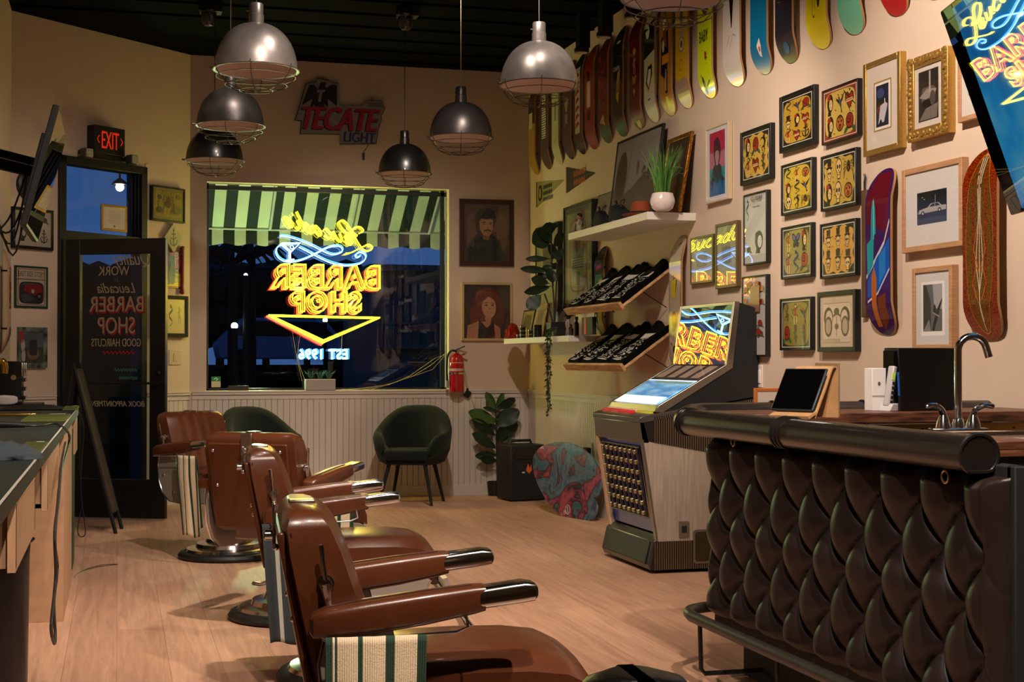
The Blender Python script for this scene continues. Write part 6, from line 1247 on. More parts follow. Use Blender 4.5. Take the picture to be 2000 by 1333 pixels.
# ================================================================ SHELVES ON THE RIGHT WALL
UX, UY0, UY1 = 3.21, 8.39, 10.02
t = thing('floating_shelf', 'upper white floating shelf holding the big frame, hat and potted grass', 'shelf', (XR - .001, (UY0 + UY1) / 2, 2.13), 0)
mb = MB(); mb.bb((UX - XR, -(UY1 - UY0) / 2, -.05), (0, (UY1 - UY0) / 2, 0), WHITE); mb.build('shelf_board', t, bevel=.002)
SZ = 1.375
t = thing('floating_shelf', 'lower white floating shelf in the corner holding the fig plant and tins', 'shelf', (XR - .001, 10.93, SZ), 0)
mb = MB(); mb.bb((UX - XR, -.91, -.045), (0, .91, 0), WHITE); mb.build('shelf_board', t, bevel=.002)
def on_upper(px, X): p = onX(px, 400, X); return p.y
# leaning frames
def leaning(name, label, px0, px1, X0, zt, yb, fw, fm, shapes, lean_dx=.09, mc='5c5a56', base=2.13, dep=.02):
    a = onX(px0, 400, X0 + lean_dx); b_ = onX(px1, 400, X0 + lean_dx); w = a.y - b_.y; h = zt - base; ang = math.atan2(lean_dx, h)
    L_ = math.hypot(h, lean_dx); cx = X0 + lean_dx / 2; t = thing(name, label, 'picture', (cx, (a.y + b_.y) / 2, base + h / 2 + .002), rot=(-ang, 0, -PI / 2))
    iw, ih, y = frame_geo(t, w, L_, fw, dep, fm, 1, mc)
    if shapes: art_mesh(t, shapes, iw, ih, y - .0006)
    return t
S = [('8c8a86', rect(-.5, -.5, .5, .5)), ('5c564c', [(-.5, -.5), (.5, -.5), (.5, -.1), (.1, .0), (-.2, -.15), (-.5, -.05)]), ('3c362a', ell(-.33, .05, .13, .33)), ('5a5448', [(-.2, -.2), (.3, .05), (.4, -.05), (-.1, -.35)]), ('6c4c44', ell(.05, .12, .03, .09)), ('5a4a44', ell(.2, .02, .05, .1)), ('4a3c38', ell(.32, .04, .04, .09)), ('3c3834', strip([(-.12, .45), (-.2, -.2)], .008)), ('8a8680', strip([(-.1, -.12), (.3, .1)], .02))]
leaning('framed_photograph', 'big black framed dim photograph leaning on the wall on the upper shelf', 1211, 1301, 3.42, 2.765, 0, .022, BLK, S, .08)
leaning('framed_print', 'gold beaded frame leaning at the right end of the upper shelf', 1310, 1357, 3.43, 2.645, 0, .028, mat('gold_bead', 'c8862c', .3, .7, noise=.4, nscale=90, col2='6a3c10'), [('3a2c20', rect(-.5, -.5, .5, .5)), ('5c3428', blob(.5, .5, seed=3)), ('4c4238', ell(.1, .2, .2, .2)), ('7a3428', ell(.0, -.3, .2, .08))], .09, '3a2c20')
leaning('framed_print', 'small thin-framed pale print leaning at the left of the big frame on the upper shelf', 1172, 1199, 3.42, 2.42, 0, .008, BLK, [('8a8468', rect(-.5, -.5, .5, .5))] + place(m_rose(), 0, 0, .7, .7, '6c6850'), .05, '8a8468', dep=.012)
leaning('framed_print', 'small dark-framed yellowish card leaning on the corner shelf, leftmost of three', 1026, 1048, 3.36, 1.62, 0, .012, BLK, [('9a9050', rect(-.5, -.5, .5, .5)), ('6c6038', blob(.7, .7, seed=2))], .05, '9a9050', SZ, .012)
leaning('framed_print', 'small gold-framed certificate leaning on the corner shelf, middle of three', 1052, 1072, 3.36, 1.66, 0, .014, GOLD, [('9a9464', rect(-.5, -.5, .5, .5)), ('787048', rect(-.3, -.3, .3, .35))], .05, '9a9464', SZ, .012)
leaning('framed_print', 'small orange-gold frame behind the fig stems on the corner shelf, rightmost of three', 1073, 1090, 3.38, 1.66, 0, .014, mat('gold_bead'), [('6c6050', rect(-.5, -.5, .5, .5))], .05, '6c6050', SZ, .012)
# shoes: black trainers
def blobrow(mb, pts, m):
    for x, y, z, r, s in pts: mb.ball((x, y, z), r, m, 14, s)
SHM = mat('black_suede', '0b0c0e', .9); SOLE = mat('grey_sole', '4a4440', .7)
for k, (px, lab) in enumerate(((1215, 'black trainer shoe beside the hat on the upper shelf'), (1178, 'black trainer shoe at the left end of the upper shelf'))):
    p = onX(px, 420, 3.30); t = thing('trainer_shoe', lab, 'shoe', (3.30, p.y, 2.13), math.radians(-82 - 8 * k), 'black shoes on the upper shelf')
    mb = MB(); P = [(x * .145, y * .05) for x, y in ((-1, .6), (-.9, -.6), (-.5, -.85), (.3, -.9), (.85, -.7), (1, 0), (.85, .75), (.3, .9), (-.5, .8))]; mb.prismM(P, 0, .025, SOLE, Matrix()); mb.build('sole', t, bevel=.006)
    mb = MB(); rings = []
    for u in range(11):
        v = u / 10; x = -.14 + .275 * v; hh = (.105, .11, .105, .10, .095, .085, .072, .062, .056, .046, .02)[u]; ww = (.03, .04, .042, .042, .043, .045, .047, .047, .044, .036, .015)[u]
        rings.append([(x, ww * math.cos(a), .02 + max(0, hh * math.sin(a)) * (1 + .08 * math.sin(u * 3 + a * 4))) for a in (PI * q / 12 for q in range(13))] + [(x, -ww, .015), (x, ww, .015)])
    mb.loft(rings, SHM); mb.build('upper', t, 70)
    mb = MB(); 
    for q in range(5): mb.tube([(-.02 + .022 * q, -.022, .112 - .012 * q), (-.015 + .022 * q, 0, .122 - .012 * q), (-.01 + .022 * q, .022, .112 - .012 * q)], .0035, SHM, 6)
    mb.tube(smooth([(-.02, 0, .12), (-.05, .02, .15), (-.02, .03, .16), (.0, .01, .13)], 5), .003, SHM, 6); mb.tube([(-.06, 0, .10), (-.09, .0, .155)], .008, SHM, 6); mb.build('lace', t)
p = onX(1251, 414, 3.31); t = thing('felt_hat', 'rust-brown felt hat with a dark band lying on the upper shelf', 'hat', (3.31, p.y, 2.135)); HT = mat('rust_felt', '8a3c14', .85)
mb = MB(); mb.lathe([(.001, .004), (.09, .004), (.118, .012), (.123, .018), (.09, .014), (.07, .016)], HT, n=40, caps=False); mb.build('brim', t); mb = MB(); mb.lathe([(.07, .014), (.066, .045), (.06, .085), (.05, .1), (.03, .096), (.001, .09)], HT, n=40, caps=False); mb.build('crown', t); mb = MB(); mb.lathe([(.0715, .015), (.069, .035)], BLKM, n=40, caps=False); mb.build('hat_band', t)
# potted grass
p = onX(1294, 410, 3.29); t = thing('potted_grass', 'tufted green grass plant in a round white pot on the upper shelf', 'plant', (3.29, p.y, 2.131)); PW = mat('white_glaze', 'e6d8d0', .12, coat=.6)
mb = MB(); mb.lathe([(.045, 0), (.065, .015), (.078, .05), (.078, .07), (.066, .108), (.058, .112), (.054, .105), (.05, .09)], PW, n=48); mb.build('pot', t); mb = MB(); mb.lathe([(.055, .098), (.001, .1)], mat('dark_soil', '1c140e', .9), n=24, caps=False); mb.build('soil', t)
G1 = mat('grass_green', '6aa044', .6); G2 = mat('grass_dark', '3f7430', .6); rn = random.Random(4); mb = MB()
for k in range(105):
    a = rn.uniform(0, 2 * PI); r = rn.uniform(0, .045); L_ = rn.uniform(.16, .32); sp = rn.uniform(.02, .12) * (1.4 if k % 9 == 0 else 1); x, y = r * math.cos(a), r * math.sin(a); m = G1 if k % 3 else G2; w = rn.uniform(.0015, .003)
    P = [(x, y, .1), (x + sp * .35 * math.cos(a), y + sp * .35 * math.sin(a), .1 + L_ * .55), (x + sp * math.cos(a), y + sp * math.sin(a), .1 + L_ * (1 if k % 9 else .55))]
    mb.tube(smooth(P, 3), [w, w, w, w * .9, w * .7, w * .5, .0004], m, 3)
tag(mb.build('grass_blade', t), kind='stuff')
# figurine
p = onX(1137, 432, 3.30); t = thing('bobblehead_figure', 'little figurine in a white shirt standing at the left end of the upper shelf', 'figurine', (3.27, p.y - .02, 2.131), -PI / 2)
mb = MB(); mb.lathe([(.025, 0), (.025, .012)], mat('gold_bead'), n=20); mb.build('stand', t); mb = MB(); mb.lathe([(.014, .012), (.02, .03), (.017, .05), (.022, .075), (.012, .095), (.006, .1)], mat('shirt_white', 'b8b0a0', .7), n=20); mb.tube([(-.022, 0, .085), (-.034, -.012, .07), (-.02, -.02, .09)], .006, mat('skin_fig', 'a8785c', .6), 8); mb.tube([(.022, 0, .085), (.03, -.01, .06)], .006, mat('skin_fig'), 8); mb.build('body', t); mb = MB(); mb.ball((0, -.002, .118), .02, mat('skin_fig'), 16, (.9, .9, 1.1)); mb.build('head', t); mb = MB(); mb.ball((0, .004, .127), .021, mat('hair_fig', '2a1a12', .8), 16, (1, 1, .9)); mb.build('hair', t)

# t-shirt racks
TE = mat('black_cotton', '050505', .95, bump=.3, bscale=90, spec=.08); TP = mat('print_white', 'c8c4bc', .8)
def rack(label, X0, z0, X1, z1, y0, y1, nn, seed, tlab):
    ang = math.atan2(z1 - z0, X1 - X0); L_ = math.hypot(z1 - z0, X1 - X0)
    t = thing('display_rack', label, 'shelf', (X0, (y0 + y1) / 2, z0), rot=(0, -ang, 0)); hw_ = (y0 - y1) / 2 if y0 > y1 else (y1 - y0) / 2
    mb = MB(); mb.bb((0, -hw_, -.0), (L_, hw_, .018), PINE); mb.build('sloped_board', t, bevel=.0015)
    mb = MB(); mb.bb((-.022, -hw_, -.012), (0, hw_, .042), PINE); mb.build('front_lip', t, bevel=.0015)
    mb = MB()
    for s_ in (-1, 1):
        y = s_ * (hw_ - .08); R_ = Matrix.Rotation(ang, 3, 'Y'); e0 = R_ @ Vector((L_ * .25 * math.cos(ang) , 0, 0)); q = (L_ - .01, y, 0); wallp = Vector((X1 - X0, 0, 0)); wl = Matrix.Rotation(ang, 3, 'Y') @ wallp
        mb.tube([(L_ * .45, y, -.002), (wl.x, y, wl.z)], .0035, BLK, 6)
    mb.split('wire_bracket', t)
    w = 2 * hw_ / nn; rn = random.Random(seed)
    for k in range(nn):
        y = hw_ - w * (k + .5); s = thing('folded_shirt', tlab[k], 'shirt', (0, 0, 0), rot=(0, -ang, 0), group='black printed shirts on the sloping racks')
        s.location = Vector((X0, (y0 + y1) / 2, z0)) + Matrix.Rotation(-ang, 3, 'Y') @ Vector((.008, y, .019))
        L2 = L_ + .035; nx, ny_ = 26, 14; V = []; amp = rn.uniform(0, 6)
        for i in range(nx + 1):
            for j in range(ny_ + 1):
                u = i / nx; v = j / ny_; e = min(1, u / .06, (1 - u) / .04, v / .1, (1 - v) / .1); z = .034 * max(0, e) ** .5 + .006 * math.sin(u * 9 + v * 5 + amp) * e + (.026 * max(0, math.sin(v * 7 + amp)) * max(0, (u - .82) / .18)) 
                V.append((u * L2 + (.028 * math.sin(v * 8 + amp) * (u ** 8)), (v - .5) * w * .97 + .004 * math.sin(u * 11 + amp), z))
        n1 = len(V); V += [(x, y_, 0) for x, y_, z in V]; idx = lambda i, j: i * (ny_ + 1) + j
        F_ = [(idx(i, j), idx(i + 1, j), idx(i + 1, j + 1), idx(i, j + 1)) for i in range(nx) for j in range(ny_)]; F_ += [tuple(a + n1 for a in f[::-1]) for f in F_]
        for i in range(nx): F_ += [(idx(i, 0), idx(i + 1, 0), idx(i + 1, 0) + n1, idx(i, 0) + n1), (idx(i, ny_), idx(i + 1, ny_), idx(i + 1, ny_) + n1, idx(i, ny_) + n1)]
        for j in range(ny_): F_ += [(idx(0, j), idx(0, j + 1), idx(0, j + 1) + n1, idx(0, j) + n1), (idx(nx, j), idx(nx, j + 1), idx(nx, j + 1) + n1, idx(nx, j) + n1)]
        mb = MB(); mb.add(V, F_, TE); mb.build('folded_cloth', s, 60)
        mb = MB(); 
        def pat(u0, u1, v0, v1, a=0): uc, vc, ur, vr = (u0 + u1) / 2, (v0 + v1) / 2, (u1 - u0) / 2, (v1 - v0) / 2; big = ur * vr > .01; mb.add([((uc + ur * (1 if big else rn.uniform(.6, 1.1)) * (cu_ if not big else max(-1, min(1, cu_ * 1.5)))) * L2, (vc - .5 + vr * (sv_ if not big else max(-1, min(1, sv_ * 1.5))) + a * cu_ * .5) * w, 0) for cu_, sv_ in ((math.cos(q_ * PI / 4), math.sin(q_ * PI / 4)) for q_ in range(8))], [tuple(range(8))], TP)
        pat(.60, .72, .2, .82); 
        for q in range(95): u = rn.uniform(.08, .58); v = rn.uniform(.14, .84); du = rn.uniform(.01, .045); dv = rn.uniform(.02, .09); pat(u, u + du, v, v + dv, rn.uniform(-.06, .06))
        pat(.04, .075, .2, .8); pat(.085, .10, .25, .75)
        mb.v = [(x, y_, .034 + .006 * math.sin(x / L2 * 9 + (y_ / w + .5) * 5 + amp) + .0012) for x, y_, z in mb.v]; mb.build('shirt_print', s, smooth=0)
rack('upper sloping pine rack of black printed shirts', 3.20, 1.545, 3.53, 1.79, 9.98, 8.79, 4, 3, ['black shirt with white print, first from the left on the upper rack', 'black shirt with white print, second from the left on the upper rack', 'black shirt with white print, third from the left on the upper rack', 'black shirt with a white square print at the right end of the upper rack'])
rack('lower sloping pine rack of black printed shirts', 3.20, 1.14, 3.53, 1.375, 10.0, 8.76, 4, 8, ['black shirt with white print, first from the left on the lower rack', 'black shirt with white print, second from the left on the lower rack', 'black shirt with white print, third from the left on the lower rack', 'black shirt with a large white print at the right end of the lower rack'])

# ================================================================ PLANTS
LF = mat('fig_leaf', '1c3216', .5, noise=.35, nscale=6); LF2 = mat('fig_leaf_light', '33541f', .4, coat=.2); ST = mat('fig_stem', '2a2018', .7); POT = mat('black_pot', '0b0b0c', .5)
def leaf(t, a, b_, wr, m, cup=.12, roll=0, name='leaf'):
    a = Vector(a); b_ = Vector(b_); d = b_ - a; L_ = d.length; d.normalize(); side = d.cross(Vector((0, -1, 0))); side = side.normalized() if side.length > .1 else Vector((1, 0, 0)); side = Matrix.Rotation(roll, 3, d) @ side; up = side.cross(d).normalized()
    mb = MB(); V = []; n = 9; mcol = 6
    for i in range(n + 1):
        u = i / n; wv = wr * L_ * (math.sin(PI * min(1, u * .93 + .04)) ** .75) * (.72 + .5 * u)
        for j in range(mcol + 1):
            v = -1 + 2 * j / mcol; V.append(a + d * (L_ * u) + side * (v * wv / 2) + up * (cup * L_ * (abs(v) ** 1.5) * .35 - .12 * L_ * (u - .3) ** 2 + .012 * math.sin(u * 14) * abs(v) * L_ * 1.2))
    mb.add(V, [(i * (mcol + 1) + j, i * (mcol + 1) + j + 1, (i + 1) * (mcol + 1) + j + 1, (i + 1) * (mcol + 1) + j) for i in range(n) for j in range(mcol)], m)
    mb.tube([a, a - d * .02], .003, ST, 5); o = mb.build(name, t, 80); return o
def fig(name, label, base, Yp, sc, ox, oy, leaves, stems, potf, tints=()):
    t = thing(name, label, 'plant', base); c = Vector(base); rn = random.Random(len(label))
    for i, (x0, y0, x1, y1, wr) in enumerate(leaves):
        dy0 = rn.uniform(-.02, .02); dy1 = rn.uniform(-.09, .07)
        a = onY(ox + x0 / sc, oy + y0 / sc, Yp + dy0) - c; b_ = onY(ox + x1 / sc, oy + y1 / sc, Yp + dy1) - c
        leaf(t, a, b_, wr, LF2 if i in tints else LF, .1, rn.uniform(-.5, .5))
    for P in stems:
        mb = MB(); mb.tube(smooth([onY(ox + x / sc, oy + y / sc, Yp) - c for x, y in P], 4), .007, ST, 8); mb.build('stem', t)
    potf(t); return t
def pot1(t): mb = MB(); mb.lathe([(.06, 0), (.072, .12), (.072, .125), (.062, .125), (.06, .1)], POT, n=32); mb.build('pot', t); mb = MB(); mb.lathe([(.062, .105), (.001, .107)], mat('dark_soil'), n=20, caps=False); mb.build('soil', t)
b0 = onZ(971, 970, 0)
fig('potted_fig_tree', 'fiddle-leaf fig in a small black pot on the floor beside the green armchair', (b0.x, b0.y + .07, 0), b0.y + .07, 3.92, 860, 720,
    [(425, 310, 350, 185, .45), (425, 300, 487, 188, .4), (430, 300, 578, 240, .5), (425, 410, 220, 335, .5), (430, 440, 600, 320, .62), (430, 500, 592, 420, .6), (415, 510, 252, 390, .42), (430, 540, 560, 520, .6), (420, 610, 250, 500, .42), (425, 470, 335, 435, .6), (425, 665, 270, 672, .42), (430, 710, 312, 690, .5), (430, 650, 545, 590, .5), (440, 760, 535, 665, .5), (430, 570, 505, 460, .6), (430, 330, 330, 300, .3), (425, 380, 500, 330, .6)], [[(437, 885), (432, 700), (428, 500), (425, 300)]], pot1, (0, 1, 3))
def pot2(t):
    mb = MB(); mb.bb((-.075, -.075, 0), (.075, .075, .12), POT); mb.build('pot', t, bevel=.004)
pb = onX(1088, 655, 3.37)
fig('potted_fig_tree', 'tall-stemmed fiddle-leaf fig in a square black pot on the corner shelf', (3.37, pb.y, SZ), pb.y, 4.44, 980, 380,
    [(430, 330, 270, 420, .85), (425, 350, 400, 240, .8), (400, 560, 210, 560, .3), (395, 660, 165, 645, .28), (400, 770, 260, 730, .6), (410, 800, 200, 850, .38), (335, 880, 225, 990, .8), (445, 770, 400, 640, .7), (445, 450, 535, 330, .6), (445, 500, 520, 560, .6), (430, 600, 490, 640, .6), (400, 730, 310, 690, .6), (430, 420, 330, 310, .6), (480, 580, 530, 470, .5), (470, 720, 525, 620, .5), (430, 620, 350, 640, .5), (440, 560, 440, 430, .7), (440, 300, 480, 250, .5), (450, 660, 480, 760, .4)], [[(455, 1120), (450, 900), (435, 700), (430, 330)], [(440, 1110), (400, 950), (370, 860)], [(460, 1100), (470, 850), (480, 600)]], pot2, ())
# trailing plant over the shelf edge
pv = onX(1072, 650, 3.17); t = thing('trailing_plant', 'small-leafed trailing plant hanging down from the corner shelf', 'plant', (3.19, pv.y, SZ)); rn = random.Random(2); VL = mat('vine_leaf', '27361c', .5)
mb = MB(); mb.bb((.02, -.06, 0), (.12, .06, .07), POT); mb.build('pot', t, bevel=.004)
st = MB(); lv = MB()
for k in range(9):
    L_ = rn.uniform(.2, .62) if k < 7 else .62; y0 = rn.uniform(-.06, .06); P = [(.06, y0 * .5, .07), (.0, y0, .06)] + [(-.02 + .01 * math.sin(q * 2 + k), y0 * (1 - .08 * q) + .012 * math.sin(q * 1.7 + k * 2), .03 - L_ * q / 8) for q in range(9)]
    P = smooth(P, 3); st.tube(P, .0018, VL, 5)
    for i, p in enumerate(P):
        if i % 2 == 0 or rn.random() < .4:
            a = rn.uniform(0, 2 * PI); dx, dy = math.cos(a), math.sin(a); s_ = rn.uniform(.018, .027); q = Vector(p); e = q + Vector((dx * s_, dy * s_, -s_ * rn.uniform(.3, 1.2))); sd = Vector((-dy, dx, 0)) * s_ * .5; md = (q + e) / 2 + Vector((0, 0, .002)); lv.add([q, md + sd, e, md - sd], [(0, 1, 2, 3)], VL)
st.build('stem', t); tag(lv.build('leaf', t, smooth=0), kind='stuff')
# planter on the sill
a = onY(597, 764, YB - .02); b_ = onY(655, 764, YB - .02); w = b_.x - a.x; t = thing('window_planter', 'pale rectangular planter of three spiky succulents on the window sill', 'planter', ((a.x + b_.x) / 2, YB + .02, WZ0)); PL = mat('planter_cream', 'a89c90', .5)
mb = MB(); mb.bb((-w / 2, -.05, 0), (w / 2, .05, .095), PL); mb.build('trough', t, bevel=.003)
SU = mat('succulent', '2c5440', .5)
for k in (-1, 0, 1):
    mb = MB(); rn = random.Random(k + 5)
    for q in range(16): a = 2 * PI * q / 16; e = rn.uniform(.4, 1.2); mb.tube([(k * w * .3, 0, .09), (k * w * .3 + .05 * math.cos(a) * e * .6, .03 * math.sin(a), .09 + .05), (k * w * .3 + .06 * math.cos(a) * e, .045 * math.sin(a), .09 + .05 + .04 * rn.random())], [.008, .006, .0005], SU, 4)
    mb.build('succulent', t)
# window sticker and small sign
a = onY(413, 736, YB + .1); b_ = onY(431, 757, YB + .1); t = thing('window_sticker', 'green and cream sticker in the lower left corner of the window glass', 'sticker', ((a.x + b_.x) / 2, YB + .107, (a.z + b_.z) / 2)); w = (b_.x - a.x) / 2; h = (a.z - b_.z) / 2
mb = MB(); mb.bb((-w, -.001, -h), (w, .001, h * .1), flat('b8ac88')); mb.bb((-w, -.001, h * .1), (w, .001, h), flat('1c7a3c')); mb.poly(strip([(-w * .4, h * .5), (0, h * .75), (w * .4, h * .5), (0, h * .3)], .008), -.0016, flat('c8d8b8')); mb.build('sticker', t, smooth=0)
a = onY(445, 762, YB + .04); t = thing('desk_sign', 'small dark wooden name block on the window sill beside the sticker', 'sign', (a.x + .09, YB + .04, WZ0)); mb = MB(); mb.bb((-.085, -.012, 0), (.085, .012, .042), mat('dark_wood_block', '2a180e', .5)); mb.build('block', t, bevel=.003)
# sink of wires by the extinguisher, extinguisher
e0 = onY(892, 766, YB - .09); t = thing('fire_extinguisher', 'red fire extinguisher with a black hose hung on the wall right of the window', 'fire extinguisher', (e0.x, YB - .085, e0.z)); FX = mat('extinguisher_red', 'a80e14', .25, coat=.5); hh = onY(892, 692, YB - .09).z - e0.z
mb = MB(); mb.lathe([(.058, 0), (.064, .01), (.064, hh * .86), (.052, hh * .95), (.028, hh), (.02, hh + .01)], FX, n=36); mb.build('cylinder', t)
mb = MB(); mb.lathe([(.0645, hh * .55), (.0648, hh * .55), (.0648, hh * .78), (.0645, hh * .78)], mat('label_cream', 'b8a890', .6), n=36, caps=False); mb.lathe([(.065, hh * .62), (.0652, hh * .76)], FX, n=36, caps=False); mb.lathe([(.0655, hh * .47), (.0665, hh * .47), (.0665, hh * .51), (.0655, hh * .51)], CHR, n=36, caps=False); mb.build('label_band', t)
mb = MB(); mb.lathe([(.018, hh), (.018, hh + .035)], BR, n=20); mb.tube([(.0, -.01, hh + .035), (.09, -.02, hh + .01)], .008, BR, 8); mb.tube([(-.02, -.01, hh + .03), (.07, -.02, hh + .07)], .006, BLK, 8); mb.build('valve_handle', t)
mb = MB(); mb.tube(smooth([(-.01, -.02, hh + .02), (-.05, -.03, hh + .03), (-.085, -.02, hh - .02), (-.09, -.01, hh * .6), (-.085, -.01, hh * .3)], 6), .009, BLK, 8); mb.cyl((-.085, -.01, hh * .3), (-.085, -.01, hh * .1), .013, mat('nozzle_grey', '8a8680', .5)); mb.build('hose', t)
mb = MB(); mb.box((0, .06, hh * .6), (.05, .05, .06), STEEL); mb.build('wall_hook', t)
q = onY(913, 770, YB - .035); t = thing('power_adapter', 'black plug-in adapter dangling below the fire extinguisher', 'power adapter', q); mb = MB(); mb.box((0, 0, 0), (.05, .03, .06), BLKM, Matrix.Rotation(.6, 3, 'Y')); mb.box((0, 0, .035), (.02, .02, .03), BLKM); mb.build('body', t, bevel=.004)
mb = MB()
for P in ([(0, 0, .04), (-.02, .0, .12), (-.05, .01, .3)], [(.005, 0, .04), (-.01, 0, .14), (-.045, .01, .3)], [(.02, .0, .0), (.06, .0, -.1), (.1, .01, -.24)]): mb.tube(smooth(P, 4), .0022, WR, 5)
mb.build('cord', t)

# corner shelf clutter
def at_shelf(px, X=3.27): return onX(px, 655, X).y
t = thing('gift_bag', 'crumpled shiny red bag at the left end of the corner shelf', 'bag', (3.29, at_shelf(1001, 3.29), SZ)); RB = mat('red_foil', '8c1c10', .25, .4, bump=.6, bscale=30)
mb = MB(); rn = random.Random(3); rings = []
for u in range(9):
    z = (0, .01, .03, .055, .08, .1, .118, .13, .138)[u]; r = (.07, .082, .085, .078, .066, .055, .045, .028, .008)[u]; rings.append([(r * .8 * math.cos(a) * (1 + .17 * rn.uniform(-1, 1)), r * 1.15 * math.sin(a) * (1 + .17 * rn.uniform(-1, 1)), z) for a in (2 * PI * k / 18 for k in range(18))])
mb.loft(rings, RB); mb.build('pouch', t, 20)
TIN = mat('tin_dark', '241c18', .3, .3); TINS = mat('tin_silver', '9a948a', .25, .9)
k_ = 0
for px, n_, r in ((1015, 1, .028), (1022, 3, .03), (1038, 2, .03), (1050, 3, .036)):
    y = at_shelf(px, 3.25)
    for q in range(n_):
        pl_ = ['lowest', 'second', 'top'][q] if n_ > 1 else 'single'
        t = thing('pomade_tin', '%s dark hair product tin in the %s stack beside the red bag' % (pl_, {1015: 'one-tin', 1022: 'tall narrow', 1038: 'two-tin', 1050: 'widest'}[px]), 'tin', (3.25 + .0, y, SZ + .034 * q), 0, 'hair product tins on the corner shelf')
        mb = MB(); mb.lathe([(r, 0), (r, .022)], TIN, n=24); mb.build('jar', t); mb = MB(); mb.lathe([(r + .001, .022), (r + .001, .031), (r - .003, .033)], TINS if px < 1045 else TIN, n=24); mb.build('lid', t)
t = thing('gold_tube', 'thin upright gold tube between the tins', 'tube', (3.235, at_shelf(1029, 3.235), SZ)); mb = MB(); mb.lathe([(.008, 0), (.008, .085), (.004, .09)], GOLD, n=16); mb.build('tube', t)
t = thing('spray_bottle', 'slim black bottle standing right of the square plant pot', 'bottle', (3.27, at_shelf(1126, 3.27), SZ)); mb = MB(); mb.lathe([(.018, 0), (.018, .09), (.01, .1), (.01, .115), (.014, .116), (.014, .14)], BLKG, n=20); mb.build('bottle_body', t)
t = thing('figurine', 'small pale and dark statuette with a black cap on the corner shelf', 'figurine', (3.30, at_shelf(1110, 3.30), SZ)); mb = MB(); mb.lathe([(.022, 0), (.024, .03), (.018, .06), (.022, .1), (.012, .13)], mat('pale_ceramic', '8a7670', .3), n=20); mb.build('body', t); mb = MB(); mb.ball((0, 0, .15), .022, BLK, 14); mb.lathe([(.04, .15), (.02, .165)], BLK, n=20); mb.build('cap', t)
t = thing('perfume_bottle', 'small glinting glass bottle on the corner shelf', 'bottle', (3.25, at_shelf(1115, 3.25), SZ)); mb = MB(); mb.lathe([(.02, 0), (.022, .05), (.01, .065), (.01, .085), (.001, .087)], mat('dark_glass', '3a2c28', .08, coat=1), n=20); mb.build('bottle_body', t)
t = thing('record_case', 'black case with a bright red stripe at the right end of the corner shelf', 'case', (3.33, at_shelf(1150, 3.25), SZ), -PI / 2); mb = MB(); mb.bb((-.1, -.1, 0), (.14, -.07, .125), mat('case_black', '0c0b0a', .7)); mb.build('case_body', t, bevel=.002); mb = MB(); mb.bb((-.04, -.102, .004), (.0, -.1, .12), mat('stripe_red', 'c8080e', .6)); mb.build('stripe', t)

# ================================================================ CORNER FLOOR THINGS
s0 = onZ(980, 975, 0); t = thing('speaker_box', 'black boxy party speaker on the floor between the fig and the marbled board', 'speaker', (3.25, 11.72, 0), math.radians(8)); SPK = mat('speaker_black', '0d0e10', .6)
sp_c = onZ(985, 979, 0); sp_r = onZ(1056, 980, 0); w = .30; h = .475
t.location = ((sp_c.x + sp_r.x) / 2 + .02, min(sp_c.y, sp_r.y) + .19, 0)
mb = MB(); mb.bb((-.16, -.15, .01), (.16, .15, h), SPK); mb.build('cabinet', t, bevel=.01)
mb = MB(); mb.bb((-.13, -.155, .04), (.13, -.15, h * .7), mat('speaker_grille', '121212', .8, bump=1, bscale=500)); mb.build('grille', t); mb = MB(); mb.bb((-.12, -.158, h * .75), (.12, -.15, h * .9), BLKG); mb.build('control_panel', t, bevel=.003); mb = MB(); mb.tube([(-.1, 0, h), (-.09, 0, h + .03), (.09, 0, h + .03), (.1, 0, h)], .012, SPK, 8); mb.build('carry_handle', t)
mb = MB(); mb.poly([(-.02, .26), (0, .32), (.015, .28), (.03, .31), (.035, .26), (.01, .235)], -.1562, flat('c85a28')); mb.poly(rect(-.055, .238, -.03, .25), -.1562, flat('b8b0a8')); mb.poly(rect(.05, .30, .09, .305), -.1562, flat('8a8680')); mb.poly(rect(.05, .29, .085, .295), -.1562, flat('8a8680')); mb.build('logo', t, smooth=0)
# marbled board leaning: its own sloping plane
def marble():
    m = bpy.data.materials.new('poured_resin'); m.use_nodes = True; nt = m.node_tree; b = nt.nodes['Principled BSDF']; tc = nt.nodes.new('ShaderNodeTexCoord'); n = nt.nodes.new('ShaderNodeTexNoise'); n.inputs['Scale'].default_value = 3.4; n.inputs['Detail'].default_value = 7; n.inputs['Distortion'].default_value = 1.4
    nt.links.new(tc.outputs['Object'], n.inputs['Vector']); r = nt.nodes.new('ShaderNodeValToRGB'); r.color_ramp.interpolation = 'EASE'; e = r.color_ramp.elements; e[0].position = .28; e[0].color = lin('24282a'); e[1].position = .75; e[1].color = lin('e0c0b4')
    for p, c in ((.36, '3a4a54'), (.43, '5c6a74'), (.47, '1f5c70'), (.50, '565c64'), (.53, '2c2426'), (.56, '743040'), (.62, '9c4854'), (.66, '6c3c44'), (.70, 'c08a84')): x = e.new(p); x.color = lin(c)
    nt.links.new(n.outputs['Fac'], r.inputs[0]); nt.links.new(r.outputs[0], b.inputs['Base Color']); b.inputs['Roughness'].default_value = .35; b.inputs['Coat Weight'].default_value = .5; return m
nn = Vector((-math.cos(.16), 0, math.sin(.16))); nn = Vector((-.93, -.28, .2)).normalized(); P0 = onZ(1150, 1018, 0)
OUTB = [(1042, 925), (1040, 900), (1047, 882), (1062, 870), (1085, 864), (1108, 865), (1130, 872), (1148, 885), (1156, 893), (1163, 904), (1172, 922), (1175, 945), (1168, 968), (1160, 975), (1166, 988), (1163, 1005), (1153, 1017), (1130, 1019), (1105, 1012), (1085, 1000), (1068, 980), (1052, 952)]
